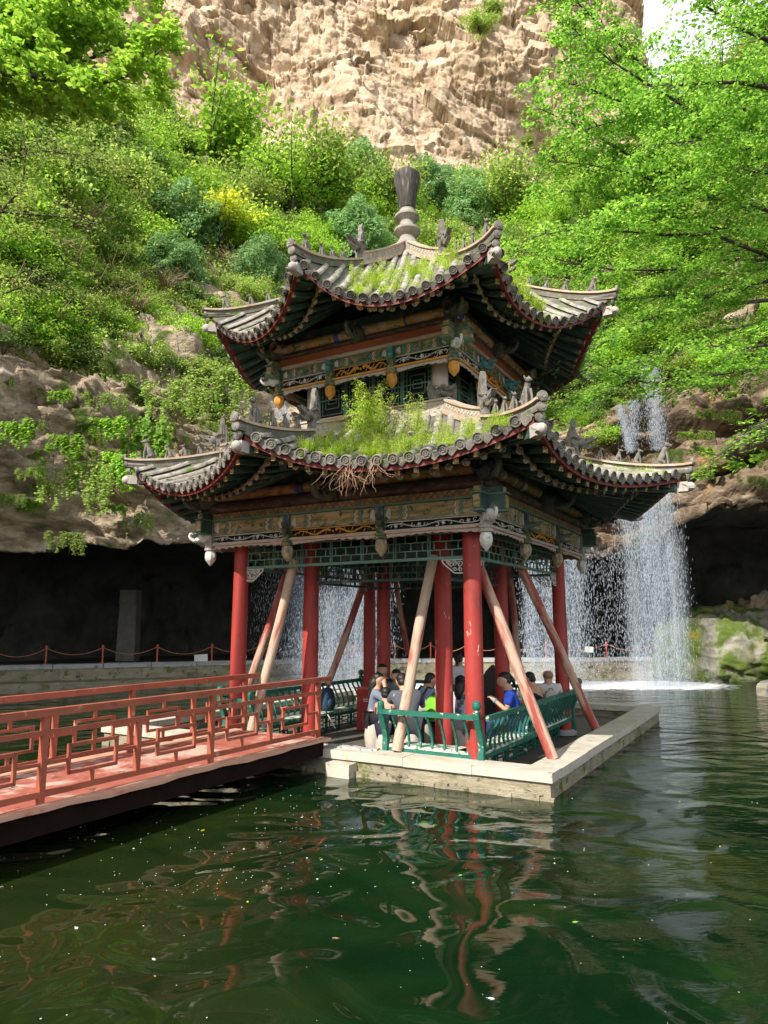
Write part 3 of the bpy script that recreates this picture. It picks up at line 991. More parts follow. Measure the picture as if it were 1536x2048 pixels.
# rough mortar ledge at the water line
for k in range(46):
    x = PX0 + .2 + k * .19
    m_.box((x, PY0 + .015 - rr.uniform(0, .03), .0 + rr.uniform(-.01, .02)), (.20, .06, rr.uniform(.07, .15)), rr.uniform(-.1, .1))
mk("base_wall", m_, MT['stonewall'], plat)
m_ = MB(); m_.box(((PX0 + PX1) / 2, (PY0 + PY1) / 2, FZ - .15), (PX1 - PX0 - .7, PY1 - PY0 - .7, .3))
mk("floor", m_, MT['floor'], plat)
m_ = MB(); m_.box((.36, PY0 - .02, .03), (.42, .34, .34))
m_.box((.36, PY0 - .02, -.45), (.50, .42, .6))
mk("pier_block", m_, [MT['stone']], plat, auto=30)
m_ = MB()
for k in range(12):
    x = -.1 + k * .075
    m_.box((x, PY0 + .30 + rr.uniform(-.04, .04), .362), (.10, rr.uniform(.12, .22), .02 + rr.uniform(.0, .015)), rr.uniform(-.3, .3), .9)
mk("rubble_strip", m_, MT['grey'], plat)

# ================================================================== PAVILION
PV = thing("pavilion", "two-tiered eight-horned pavilion with weedy tiled roofs on red columns", "pavilion", (0, 0, 0), pav=True)
HC, HI, HP = 2.311, 1.372, 2.70           # half sides: outer columns, inner columns, pendant frame
ZTOP = 4.5


def column(x, y, z0, z1, r=.142, name="column", m='red', lean=0.0):
    b = MB(); n = 12
    pts = [(x * (1 - lean * t), y * (1 - lean * t), z0 + (z1 - z0) * t) for t in [i / 8 for i in range(9)]]
    b.tube(pts, [r * (1 + .012 * sin(i * 2.1)) * (1 - .05 * i / 8) for i in range(9)], 20)
    o = mk(name, b, MT[m], PV, auto=50)
    if name == "column":
        b = MB(); b.lathe([(r + .05, 0), (r + .10, .03), (r + .10, .09), (r + .03, .13)], (x, y, z0), 20)
        mk("column_base", b, MT['grey'], o)
    return o


for sx in (-1, 1):
    for sy in (-1, 1):
        column(sx * HC, sy * HC, FZ, ZTOP, lean=.006)
        column(sx * HI, sy * HI, FZ, 4.7, r=.15)
        column(sx * HI, sy * HI, 6.0, 7.5, r=.145, name="upper_column", m='pinkcol')


def side(k):
    """frame of face k (0 front, 1 right, 2 back, 3 left): returns f(a, out, z) with a along the face, out = distance from the centre"""
    ang = [-pi / 2, 0, pi / 2, pi][k]
    n = Vector((cos(ang), sin(ang), 0)); t = Vector((-sin(ang), cos(ang), 0))
    return lambda a, o_, z: n * o_ + t * a + Vector((0, 0, z))


def lattice(b, f, a0, a1, z0, z1, o_, rows=3, cell=.21, t=.018, seed=0):
    r = random.Random(seed)
    b.bar(f(a0, o_, z0), f(a1, o_, z0), .05, .045)
    b.bar(f(a0, o_, z1), f(a1, o_, z1), .04, .035)
    n = max(2, int(round((a1 - a0) / cell)))
    st = (a1 - a0) / n
    h = (z1 - z0) / rows
    for i in range(rows):
        z = z0 + i * h
        if i:
            b.bar(f(a0, o_ + .003, z), f(a1, o_ + .003, z), t, t)
        for k in range(n + 1):
            a = a0 + st * (k + (.5 if i % 2 else 0))
            if a > a1 - .01: continue
            b.bar(f(a, o_, z), f(a, o_, z + h), t, t, f(0, 1, 0) - f(0, 0, 0))
    for k in range(0, n + 1, 3):
        a = a0 + st * k
        for d in (-.012, .03):
            if a0 < a + d < a1:
                b.bar(f(a + d, o_ - .004, z0), f(a + d, o_ - .004, z1), .014, .02, f(0, 1, 0) - f(0, 0, 0))


def window_lattice(b, f, a0, a1, z0, z1, o_):
    """nested-rectangle window fret"""
    n = 4; wd = (a1 - a0) / n
    up = f(0, 1, 0) - f(0, 0, 0)
    for i in range(n):
        l, r_ = a0 + i * wd, a0 + (i + 1) * wd
        b.bar(f(l + .02, o_, z0), f(l + .02, o_, z1), .035, .035, up); b.bar(f(r_ - .02, o_, z0), f(r_ - .02, o_, z1), .035, .035, up)
        for q, (il, iz) in enumerate(((.09, .08), (.16, .2), (.22, .3))):
            L_, R_, B_, T_ = l + il, r_ - il, z0 + iz, z1 - iz
            if R_ <= L_ or T_ <= B_: continue
            for p0, p1 in (((L_, B_), (R_, B_)), ((L_, T_), (R_, T_))):
                b.bar(f(p0[0], o_ + .002, p0[1]), f(p1[0], o_ + .002, p1[1]), .016, .016)
            for p0, p1 in (((L_, B_), (L_, T_)), ((R_, B_), (R_, T_))):
                b.bar(f(p0[0], o_, p0[1]), f(p1[0], o_, p1[1]), .016, .016, up)
        for z in np.linspace(z0 + .08, z1 - .08, 7):
            b.bar(f(l + .03, o_ - .003, z), f(l + .09, o_ - .003, z), .014, .014)
            b.bar(f(r_ - .09, o_ - .003, z), f(r_ - .03, o_ - .003, z), .014, .014)
    b.bar(f(a0, o_ + .01, (z0 + z1) / 2), f(a1, o_ + .01, (z0 + z1) / 2), .02, .025)


def scroll(b, f, a0, a1, z0, z1, o_, n=5, th=.012, seed=0):
    """openwork scrolls: wavy stem with curls and blossoms"""
    zc_ = (z0 + z1) / 2; hh = (z1 - z0) / 2
    b.bar(f(a0, o_, z0), f(a1, o_, z0), .03, .014); b.bar(f(a0, o_, z1), f(a1, o_, z1), .03, .014)
    pts = [f(a0 + (a1 - a0) * i / 40, o_, zc_ + hh * .5 * sin(i / 40 * n * pi)) for i in range(41)]
    b.tube(pts, th, 5)
    for k in range(n * 2):
        a = a0 + (a1 - a0) * (k + .5) / (n * 2); s_ = 1 if k % 2 else -1
        cp = [f(a + (hh * .62 * (1 - q * .8)) * cos(q * 5.2 + k) * (1 if k % 3 else -1), o_, zc_ + s_ * hh * .12 + hh * .62 * (1 - q * .8) * sin(q * 5.2 + k)) for q in [i / 9 for i in range(10)]]
        b.tube(cp, [th * (1 - .05 * i) for i in range(10)], 4)
    for k in range(n):
        a = a0 + (a1 - a0) * (k + .5) / n
        poly = [((hh * (.62 if i % 2 else .3)) * cos(2 * pi * i / 10), (hh * (.62 if i % 2 else .3)) * sin(2 * pi * i / 10)) for i in range(10)]
        b.prism(poly, f(a, o_ + .004, zc_), f(1, 0, 0) - f(0, 0, 0), (0, 0, 1), .02)


def dragons(b, f, a0, a1, z0, z1, o_):
    """two gilt serpents facing each other"""
    zc_ = (z0 + z1) / 2; hh = (z1 - z0) / 2
    mid = (a0 + a1) / 2
    for s_ in (-1, 1):
        pts = []; rs = []
        for i in range(26):
            t = i / 25
            a = mid + s_ * (.07 + (abs(a1 - a0) / 2 - .12) * t)
            pts.append(f(a, o_, zc_ + hh * .55 * sin(t * 9 + 1.2))); rs.append(hh * (.26 * (1 - t) + .08))
        b.tube(pts, rs, 6)
        b.ell(f(mid + s_ * .07, o_, zc_ + hh * .3), (hh * .4, hh * .4, hh * .4), 8, 5)
        for i in range(9):
            a = mid + s_ * (.1 + (abs(a1 - a0) / 2 - .16) * (i + .5) / 9)
            q = hh * .5
            b.prism([(-q * .5, -q), (0, q * .2), (q * .6, q), (q * .2, -q * .2)], f(a, o_, zc_ + (hh * .3 if i % 2 else -hh * .25)), f(1, 0, 0) - f(0, 0, 0), (0, 0, 1), .015)
    b.ell(f(mid, o_, zc_), (hh * .3,) * 3, 8, 5)
    b.bar(f(a0, o_, z0), f(a1, o_, z0), .03, .016); b.bar(f(a0, o_, z1), f(a1, o_, z1), .03, .014)


def wave_board(b, f, a0, a1, zt, zb, o_, seed=0):
    r = random.Random(seed); n = int((a1 - a0) / .03); poly = [(a0, zt)]; 
    low = []
    for i in range(n + 1):
        a = a0 + (a1 - a0) * i / n
        e_ = abs(2 * i / n - 1) ** 1.5
        saw = ((a * 6.5 * (1 if a < (a0 + a1) / 2 else -1)) % 1)
        low.append((a, zt - (zt - zb) * (.35 + .5 * e_) - .02 * saw - .008 * sin(a * 40)))
    poly = [(a0, zt)] + low + [(a1, zt)]
    m = len(low)
    vs = []
    for a, z in low:
        vs += [f(a, o_, zt), f(a, o_, z), f(a, o_ - .02, z), f(a, o_ - .02, zt)]
    b.add(vs, [(i * 4 + j, (i + 1) * 4 + j, (i + 1) * 4 + (j + 1) % 4, i * 4 + (j + 1) % 4) for i in range(m - 1) for j in range(4)])


def cartouche(name, f, a0, a1, z0, z1, o_, parent, style):
    """painted panel: chevron bands in blue, green and orange round a plain centre"""
    ax = f(1, 0, 0) - f(0, 0, 0); L_ = a1 - a0; h = z1 - z0; zc_ = (z0 + z1) / 2
    b = MB()
    bands = [] 
    for s_ in (-1, 1):
        e0 = (a0 if s_ < 0 else a1)
        for i, (mi, wd) in enumerate(((0, .03), (1, .022), (2, .03), (3, .02), (0, .016))):
            a = e0 - s_ * (L_ * .16 + i * .036) if L_ > .5 else e0 - s_ * (.06 + i * .03)
            b.mi = mi
            hh = h * .44
            b.prism([(-wd / 2, hh), (wd / 2, hh), (wd / 2 - s_ * hh * .35, hh * .33), (wd / 2, -hh * .0), (wd / 2 - s_ * hh * .35, -hh * .33), (wd / 2, -hh), (-wd / 2, -hh), (-wd / 2 - s_ * hh * .35, -hh * .33), (-wd / 2, 0), (-wd / 2 - s_ * hh * .35, hh * .33)],
                    f(a, o_ + .004, zc_), ax, (0, 0, 1), .006)
        b.mi = 3
        q = e0 - s_ * .075
        b.prism([(.035 * cos(i) * (1 + .4 * (i % 2)), h * .3 * sin(i) * (1 + .3 * (i % 2))) for i in [2 * pi * j / 9 for j in range(9)]], f(q, o_ + .004, zc_), ax, (0, 0, 1), .006)
    b.mi = 0
    b.bar(f(a0 + L_ * .3, o_ + .003, z0 + h * .12), f(a1 - L_ * .3, o_ + .003, z0 + h * .12), .006, .012)
    if style:       # little painted sprays in the centre
        b.mi = 1
        r = random.Random(int(a0 * 100) + 7)
        for i in range(14):
            a = (a0 + a1) / 2 + r.uniform(-.16, .16) * L_ * 1.2; z = zc_ + r.uniform(-.22, .22) * h
            b.mi = r.choice((1, 2, 4))
            b.prism([(-.018, 0), (0, .014), (.02, .002), (.004, -.012)], f(a, o_ + .003, z), ax, (0, 0, 1), .005)
    return mk(name, b, [MT['teal'], MT['greenline'], MT['orange'], MT['whitecarve'], MT['darkbeam']], parent)


def elephant(c, ang, s_=1.0, name="elephant_bracket", m='elephant', parent=None):
    """elephant head with curling trunk and tusks; looks along ang"""
    b = MB(); b.M = Matrix.Translation(Vector(c)) @ Matrix.Rotation(ang, 4, 'Z') @ Matrix.Scale(s_, 4)
    b.ell((0, 0, 0), (.20, .15, .18), 12, 8)
    b.ell((-.16, 0, .02), (.2, .14, .16), 10, 7)
    tr = [(.12, 0, -.03), (.24, 0, -.10), (.33, 0, -.12), (.42, 0, -.06), (.47, 0, .03), (.45, 0, .11), (.39, 0, .13), (.36, 0, .09)]
    b.tube(tr, [.095, .08, .065, .055, .048, .042, .036, .03], 8)
    for sy in (-1, 1):
        b.tube([(.14, sy * .07, -.07), (.22, sy * .10, -.13), (.31, sy * .12, -.10), (.36, sy * .12, -.03)], [.022, .02, .015, .006], 6)
        b.prism([(-.02, .10), (.06, .06), (.05, -.10), (-.02, -.16), (-.09, -.08), (-.10, .06)], (-.02, sy * .145, .0), (1, 0, 0), (0, .15 * sy, 1), .02)
        b.ell((.13, sy * .11, .05), (.02, .015, .02), 6, 4)
    return mk(name, b, MT[m], parent or PV, auto=55)


def dragon_head(b, s_=1.0):
    """horned head with open jaws looking along +x, at the origin"""
    b.ell((0, 0, .03 * s_), (.10 * s_, .06 * s_, .07 * s_), 9, 6)
    b.prism([(0, .0), (.16, .05), (.20, .085), (.17, .10), (.05, .09), (-.02, .06)], (.03 * s_, 0, 0), (s_, 0, 0), (0, 0, s_), .075 * s_)
    b.prism([(0, 0), (.10, -.035), (.17, -.02), (.15, -.055), (.06, -.08), (-.03, -.05)], (.03 * s_, 0, 0), (s_, 0, 0), (0, 0, s_), .065 * s_)
    for sy in (-1, 1):
        b.tube([(-.02 * s_, sy * .04 * s_, .08 * s_), (-.10 * s_, sy * .06 * s_, .13 * s_), (-.17 * s_, sy * .05 * s_, .12 * s_)], [.018 * s_, .013 * s_, .005 * s_], 5)
        b.ell((.07 * s_, sy * .05 * s_, .07 * s_), (.016 * s_,) * 3, 6, 4)
        for k in range(3):
            b.tube([(.10 * s_ + k * .03 * s_, sy * .03 * s_, .045 * s_), (.10 * s_ + k * .03 * s_, sy * .03 * s_, .01 * s_)], [.008 * s_, .002 * s_], 4)
        b.prism([(-.05, -.08), (-.13, -.02), (-.10, .0), (-.15, .05), (-.04, .04)], (0, sy * .05 * s_, 0), (s_, 0, 0), (0, 0, s_), .02 * s_)


# ---- the painted frames of both storeys
def pendant(x, y, ztip, zbud, zcol, ztop, w_, parent, style, ringn=8):
    b = MB(); H_ = zbud - ztip
    b.lathe([(.004, 0), (.03, H_ * .10), (.062, H_ * .26), (.07, H_ * .30), (.085, H_ * .36), (.098, H_ * .6), (.092, H_ * .85), (.075, H_)], (x, y, ztip), 24, .05, 8)
    bud = mk("pendant", b, MT[style], parent, auto=40)
    b = MB()
    b.lathe([(.078, 0), (.11, .015), (.115, .05), (.085, .06), (.10, .075), (.10, .10), (.08, .11)], (x, y, zbud), 20, .03, 10)
    b.box((x, y, (zcol + .02 + ztop) / 2 + .02), (w_, w_, ztop - zcol - .06))
    for z in (zcol + .09, zcol + .16):
        b.box((x, y, z), (w_ + .02, w_ + .02, .02))
    mk("pendant_shaft", b, MT['greycarve'] if style == 'lotuswhite' else MT['paneldk'], bud, auto=30)
    b = MB()
    for dx, dy in ((1, 0), (-1, 0), (0, 1), (0, -1)):
        b.box((x + dx * (w_ / 2 + .002), y + dy * (w_ / 2 + .002), ztop - .14), (.05 if dy else .008, .05 if dx else .008, .24))
    mk("blue_stripe", b, MT['bluestrip'], bud)


def frame_tier(H, zw0, zr0, zs0, zs1, zp0, zp1, zg, zd1, zb1, zpur, upper, ztip, zbud):
    for k in range(4):
        f = side(k)
        M3 = .93 if not upper else .66
        bays = [(-H + .07, -M3 - .06), (-M3 + .06, M3 - .06), (M3 + .06, H - .07)]
        root_b = MB()
        if upper:
            root_b.box((0, 0, 0), (.001, .001, .001)) if False else None
        # backing boards behind panels and scrolls
        b = MB()
        b.bar(f(-H + .05, H - .012, (zp0 + zp1) / 2), f(H - .05, H - .012, (zp0 + zp1) / 2), .05, zp1 - zp0)
        panel = mk("frieze_panel", b, MT['panel' if not upper else 'paneldk'], PV)
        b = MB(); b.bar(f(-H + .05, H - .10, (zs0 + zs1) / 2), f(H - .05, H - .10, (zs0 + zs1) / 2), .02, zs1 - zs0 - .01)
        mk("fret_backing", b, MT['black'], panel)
        for i, (a0, a1) in enumerate(bays):
            cartouche("painted_cartouche", f, a0 + .01, a1 - .01, zp0, zp1, H + .014, panel, i == 1 or upper)
            b = MB()
            if i == 1:
                dragons(b, f, a0, a1, zs0, zs1, H - .01)
                mk("serpent_fretwork", b, MT['orange'], panel)
            else:
                scroll(b, f, a0, a1, zs0, zs1, H - .01, 4 if not upper else 3, .009, i)
                mk("scroll_fretwork", b, MT['whitecarve'], panel)
            b = MB(); wave_board(b, f, a0 - .01, a1 + .01, zr0 + .004, zw0, H + .005, i)
            mk("wavy_valance", b, MT['beigerail'] if not upper else MT['greycarve'], panel)
            b = MB(); b.bar(f(a0 - .02, H + .004, (zr0 + zs0) / 2 - .002), f(a1 + .02, H + .004, (zr0 + zs0) / 2 - .002), .07, zs0 - zr0 - .006)
            mk("lower_rail", b, MT['beigerail'] if not upper else MT['orange'], panel)
        b = MB(); b.bar(f(-H - .02, H, (zp1 + zg) / 2 + .002), f(H + .02, H, (zp1 + zg) / 2 + .002), .13, zg - zp1 - .004)
        mk("green_moulding", b, MT['greenline'] if not upper else MT['beigerail'], panel)
        b = MB(); b.bar(f(-H + .02, H - .005, (zg + zd1) / 2 + .002), f(H - .02, H - .005, (zg + zd1) / 2 + .002), .08, zd1 - zg - .006)
        mk("diaper_board" if not upper else "red_board", b, MT['diaper'] if not upper else MT['redband'], panel)
        b = MB()
        r_ = (zb1 - zd1) / 2
        b.tube([f(-H + .0, H - .03, zd1 + r_), f(H - .0, H - .03, zd1 + r_)], r_ - .003, 14)
        mk("tie_beam", b, MT['darkbeam'], PV, auto=50)
        b = MB(); rp = random.Random(k * 7 + upper); a_ = -H - .25
        while a_ < H + .25:          # bands of different paint along the round purlin
            ln_ = rp.choice((.05, .07, .12, .3, .42)); e_ = min(H + .25, a_ + ln_)
            b.mi = rp.choice((1, 2, 3, 4)) if ln_ < .2 else rp.choice((0, 0, 5))
            b.tube([f(a_, H - .02, zpur), f(e_, H - .02, zpur)], .095 + (.003 if ln_ < .2 else 0), 14, cap=False); a_ = e_
        mk("purlin", b, [MT['purlin'], MT['lotuswhite'], MT['bluestrip'], MT['darkbeam'], MT['orange'], MT['panel']], PV, auto=50)
        # pendants: two intermediate on each face, corners once
        for a in (-M3, M3):
            p = f(a, H, 0)
            pendant(p.x, p.y, ztip, zbud, zbud + .05, zg, .115, PV, 'lotusteal' if not upper else 'lotusgold')
            b = MB(); b.M = Matrix.Translation(f(a - .0, H + .07, zs1 + .01)) @ Matrix.Rotation([-pi / 2, 0, pi / 2, pi][k] + .5, 4, 'Z')
            dragon_head(b, 1.05)
            mk("dragon_head", b, MT['elephant'] if not upper else MT['teal'], PV, auto=50)
        # corner with its crossing beam heads
        c = f(H, H, 0)
        pendant(c.x, c.y, ztip + .0, zbud, zbud + .05, zg, .125, PV, 'lotuswhite' if not upper else 'lotusgold')
        ca = atan2(c.y, c.x)
        elephant((c.x + .13 * cos(ca), c.y + .13 * sin(ca), zs1 - .02), ca, .55 if not upper else .5, "white_elephant_head", 'elewhite')
        b = MB()
        for n_, t_ in ((Vector((cos(ca - pi / 4), sin(ca - pi / 4), 0)), Vector((cos(ca + pi / 4), sin(ca + pi / 4), 0))), (Vector((cos(ca + pi / 4), sin(ca + pi / 4), 0)), Vector((cos(ca - pi / 4), sin(ca - pi / 4), 0)))):
            q = c + n_ * .06 - t_ * 0
            zz = (zp0 + zp1) / 2 + .02; hh = (zp1 - zp0) * .95
            b.mi = 0; b.bar(q + Vector((0, 0, zz)), q + n_ * .27 + Vector((0, 0, zz)), .14, hh)
            b.mi = 1; b.bar(q + n_ * .268 + Vector((0, 0, zz)), q + n_ * .282 + Vector((0, 0, zz)), .10, hh * .8)
            b.mi = 2; b.bar(q + Vector((0, 0, zz + hh / 2 + .012)), q + n_ * .30 + Vector((0, 0, zz + hh / 2 + .012)), .17, .02)
            b.bar(q + Vector((0, 0, zz - hh / 2 - .012)), q + n_ * .30 + Vector((0, 0, zz - hh / 2 - .012)), .17, .02)
            b.mi = 0; b.bar(q + Vector((0, 0, zz + hh / 2 + .07)), q + n_ * .24 + Vector((0, 0, zz + hh / 2 + .07)), .13, .09)
            b.mi = 1; b.bar(q + n_ * .238 + Vector((0, 0, zz + hh / 2 + .07)), q + n_ * .25 + Vector((0, 0, zz + hh / 2 + .07)), .10, .07)
        mk("corner_bracket", b, [MT['greendark' if not upper else 'paneldk'], MT['panel'], MT['greenline']], PV)
        # elephant in the middle of each face carrying the mid horn
        p = f(0, H + .12, (zb1 + zd1) / 2 + .08)
        elephant(tuple(p), [-pi / 2, 0, pi / 2, pi][k], 1.0 if not upper else .8)
        p = f(H + .08, H + .08, zb1 + .02)
        elephant(tuple(p), ca, .85 if not upper else .7)
        # infill above the beams so no sky shows under the roof
        b = MB(); b.bar(f(-H, H - .10, (zb1 + zpur) / 2 + .1), f(H, H - .10, (zb1 + zpur) / 2 + .1), .04, (zpur - zb1) + .42)
        mk("cornice_board", b, MT['greendark'], PV)


frame_tier(HP, 3.62, 3.69, 3.74, 3.87, 3.885, 4.13, 4.165, 4.28, 4.49, 4.60, False, 3.33, 3.60)
frame_tier(1.86, 6.66, 6.76, 6.80, 6.97, 6.98, 7.16, 7.225, 7.38, 7.52, 7.60, True, 6.40, 6.66)

for k in range(4):
    f = side(k)
    b = MB(); lattice(b, f, -HC + .13, HC - .13, 3.30, 3.70, HC - .02, 3, .21, .016, k)
    lat = mk("hanging_lattice", b, MT['greenline'], PV)
    b = MB(); lattice(b, f, -HI + .14, HI - .14, 3.05, 3.42, HI, 3, .17, .014, k)
    mk("inner_lattice", b, MT['greendark'], PV)
    for s_ in (-1, 1):        # white fretwork brackets under the lattice
        b = MB(); a0 = s_ * (HC - .14); d = -s_
        for p0, p1 in (((0, 0), (.38, 0)), ((.38, 0), (.36, -.05)), ((.36, -.05), (.16, -.21)), ((.16, -.21), (0, -.21)), ((0, -.21), (0, 0))):
            b.bar(f(a0 + d * p0[0], HC - .02, 3.27 + p0[1]), f(a0 + d * p1[0], HC - .02, 3.27 + p1[1]), .02, .018)
        for cx, cz, r in ((.07, -.07, .055), (.17, -.06, .05), (.07, -.16, .04), (.26, -.05, .04), (.16, -.15, .035)):
            b.tube([f(a0 + d * (cx + r * (1 - q * .07) * cos(q * .8)), HC - .02, 3.27 + cz + r * (1 - q * .07) * sin(q * .8)) for q in range(11)], .009, 4)
        b.tube([f(a0 + d * x_, HC - .02, 3.27 + z_) for x_, z_ in ((0, -.02), (.08, -.12), (.14, -.02), (.22, -.11), (.3, -.02))], .011, 4)
        mk("fret_bracket", b, MT['whitecarve'], PV)
    # inner beam and ceiling edge
    b = MB(); b.bar(f(-HI, HI, 3.55), f(HI, HI, 3.55), .12, .22); b.bar(f(-HC, HC, 3.84), f(HC, HC, 3.84), .12, .22)
    b.bar(f(-HC - .3, HC + .0, 4.06), f(HC + .3, HC + .0, 4.06), .10, .18)
    mk("architrave", b, MT['greendark'], PV)
    # upper storey: windows, sill, board behind
    b = MB(); window_lattice(b, f, -HI + .13, HI - .13, 6.2, 6.95, HI + .02)
    win = mk("window", b, MT['greenline'], PV)
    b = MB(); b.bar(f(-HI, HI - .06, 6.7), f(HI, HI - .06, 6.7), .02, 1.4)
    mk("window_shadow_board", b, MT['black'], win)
    b = MB(); b.bar(f(-HI - .2, HI + .06, 6.17), f(HI + .2, HI + .06, 6.17), .12, .05)
    mk("sill", b, MT['greenline'], win)
for sx in (-1, 1):          # ties from column to pendant
    for sy in (-1, 1):
        b = MB()
        for z in (3.93, 4.2):
            b.bar((sx * HC, sy * HC, z), (sx * HP, sy * HP, z), .09, .14)
            b.bar((sx * HI, sy * HI, z - .0), (sx * HC, sy * HC, z), .09, .14)
        b.bar((sx * HI, sy * HI, 7.05), (sx * 1.86, sy * 1.86, 7.05), .09, .14)
        mk("corner_tie", b, MT['greendark'], PV)
b = MB(); b.box((0, 0, 4.45), (2 * HC, 2 * HC, .05)); mk("ceiling", b, MT['greendark'], PV)
b = MB(); b.box((0, 0, 7.35), (2.9, 2.9, .05)); mk("upper_ceiling", b, MT['greendark'], PV)

# ---- the two roofs -------------------------------------------------
# horn angles in the pavilion frame: -45 near corner, -90 front mid, -135 left corner, 0 right mid, ...
LOW = dict(name="lower", R={-45: 5.52, -90: 5.0, -135: 5.26, 0: 5.12, 45: 5.2, 90: 5.05, 135: 5.2, 180: 5.1},
           Z={-45: 4.94, -90: 4.98, -135: 5.12, 0: 4.76, 45: 4.85, 90: 4.9, 135: 4.95, 180: 5.05},
           r0={1: 2.2, 0: 1.62}, z0=5.92, Rm=4.52, zm=4.50,
           prof=[(0, 0), (.2, .27), (.45, .56), (.7, .80), (1, 1)], pitch=.222, tr=.072)
UPP = dict(name="upper", R={-45: 4.38, -90: 3.84, -135: 3.98, 0: 4.08, 45: 4.15, 90: 4.0, 135: 4.05, 180: 4.0},
           Z={-45: 7.92, -90: 8.18, -135: 8.17, 0: 8.05, 45: 7.98, 90: 8.05, 135: 8.1, 180: 8.15},
           r0={1: .26, 0: .26}, z0=9.95, Rm=3.42, zm=7.42,
           prof=[(0, 0), (.12, .14), (.28, .33), (.42, .46), (.58, .62), (.78, .82), (1, 1)], pitch=.205, tr=.066)
ANG = [-135, -90, -45, 0, 45, 90, 135, 180]


def sector(T, i):
    """surface S(s, t): s in [-1,1] between two horns, t 0 at the top ring, 1 at the eave"""
    a0 = ANG[i]; a1 = ANG[(i + 1) % 8]

    def pt(R, a): return Vector((R * cos(radians(a)), R * sin(radians(a)), 0))
    T0, T1 = pt(T['r0'][abs(a0) % 90 == 45], a0), pt(T['r0'][abs(a1) % 90 == 45], a1)
    E0, E1 = pt(T['R'][a0], a0), pt(T['R'][a1], a1)
    am = a0 + 22.5
    mid = pt(T['Rm'], am); cm = (E0 + E1) / 2
    px_, pf = zip(*T['prof'])

    def S(s, t, off=0.0):
        g = (s + 1) / 2
        top = T0.lerp(T1, g)
        e_ = E0.lerp(E1, g) + (mid - cm) * (1 - abs(s) ** 2.2)
        p = top.lerp(e_, t)
        fz = float(np.interp(t, px_, pf))
        zh = T['Z'][a0] * (1 - g) + T['Z'][a1] * g
        # hip line falls more gently than the middle of the slope
        zmid = T['z0'] + (T['zm'] - T['z0']) * fz
        # hips: from the ring height to the horn
        hp = (1 - (1 - min(t, 1)) ** 1.45) if T['name'] == 'upper' else (1 - (1 - min(t, 1)) ** 1.7)
        zhip = T['z0'] + (zh - T['z0']) * hp
        wq = abs(s) ** 2.1
        p.z = zmid * (1 - wq) + zhip * wq + off
        return p
    return S, a0, a1, (E1 - E0).length / 2, (T1 - T0).length / 2


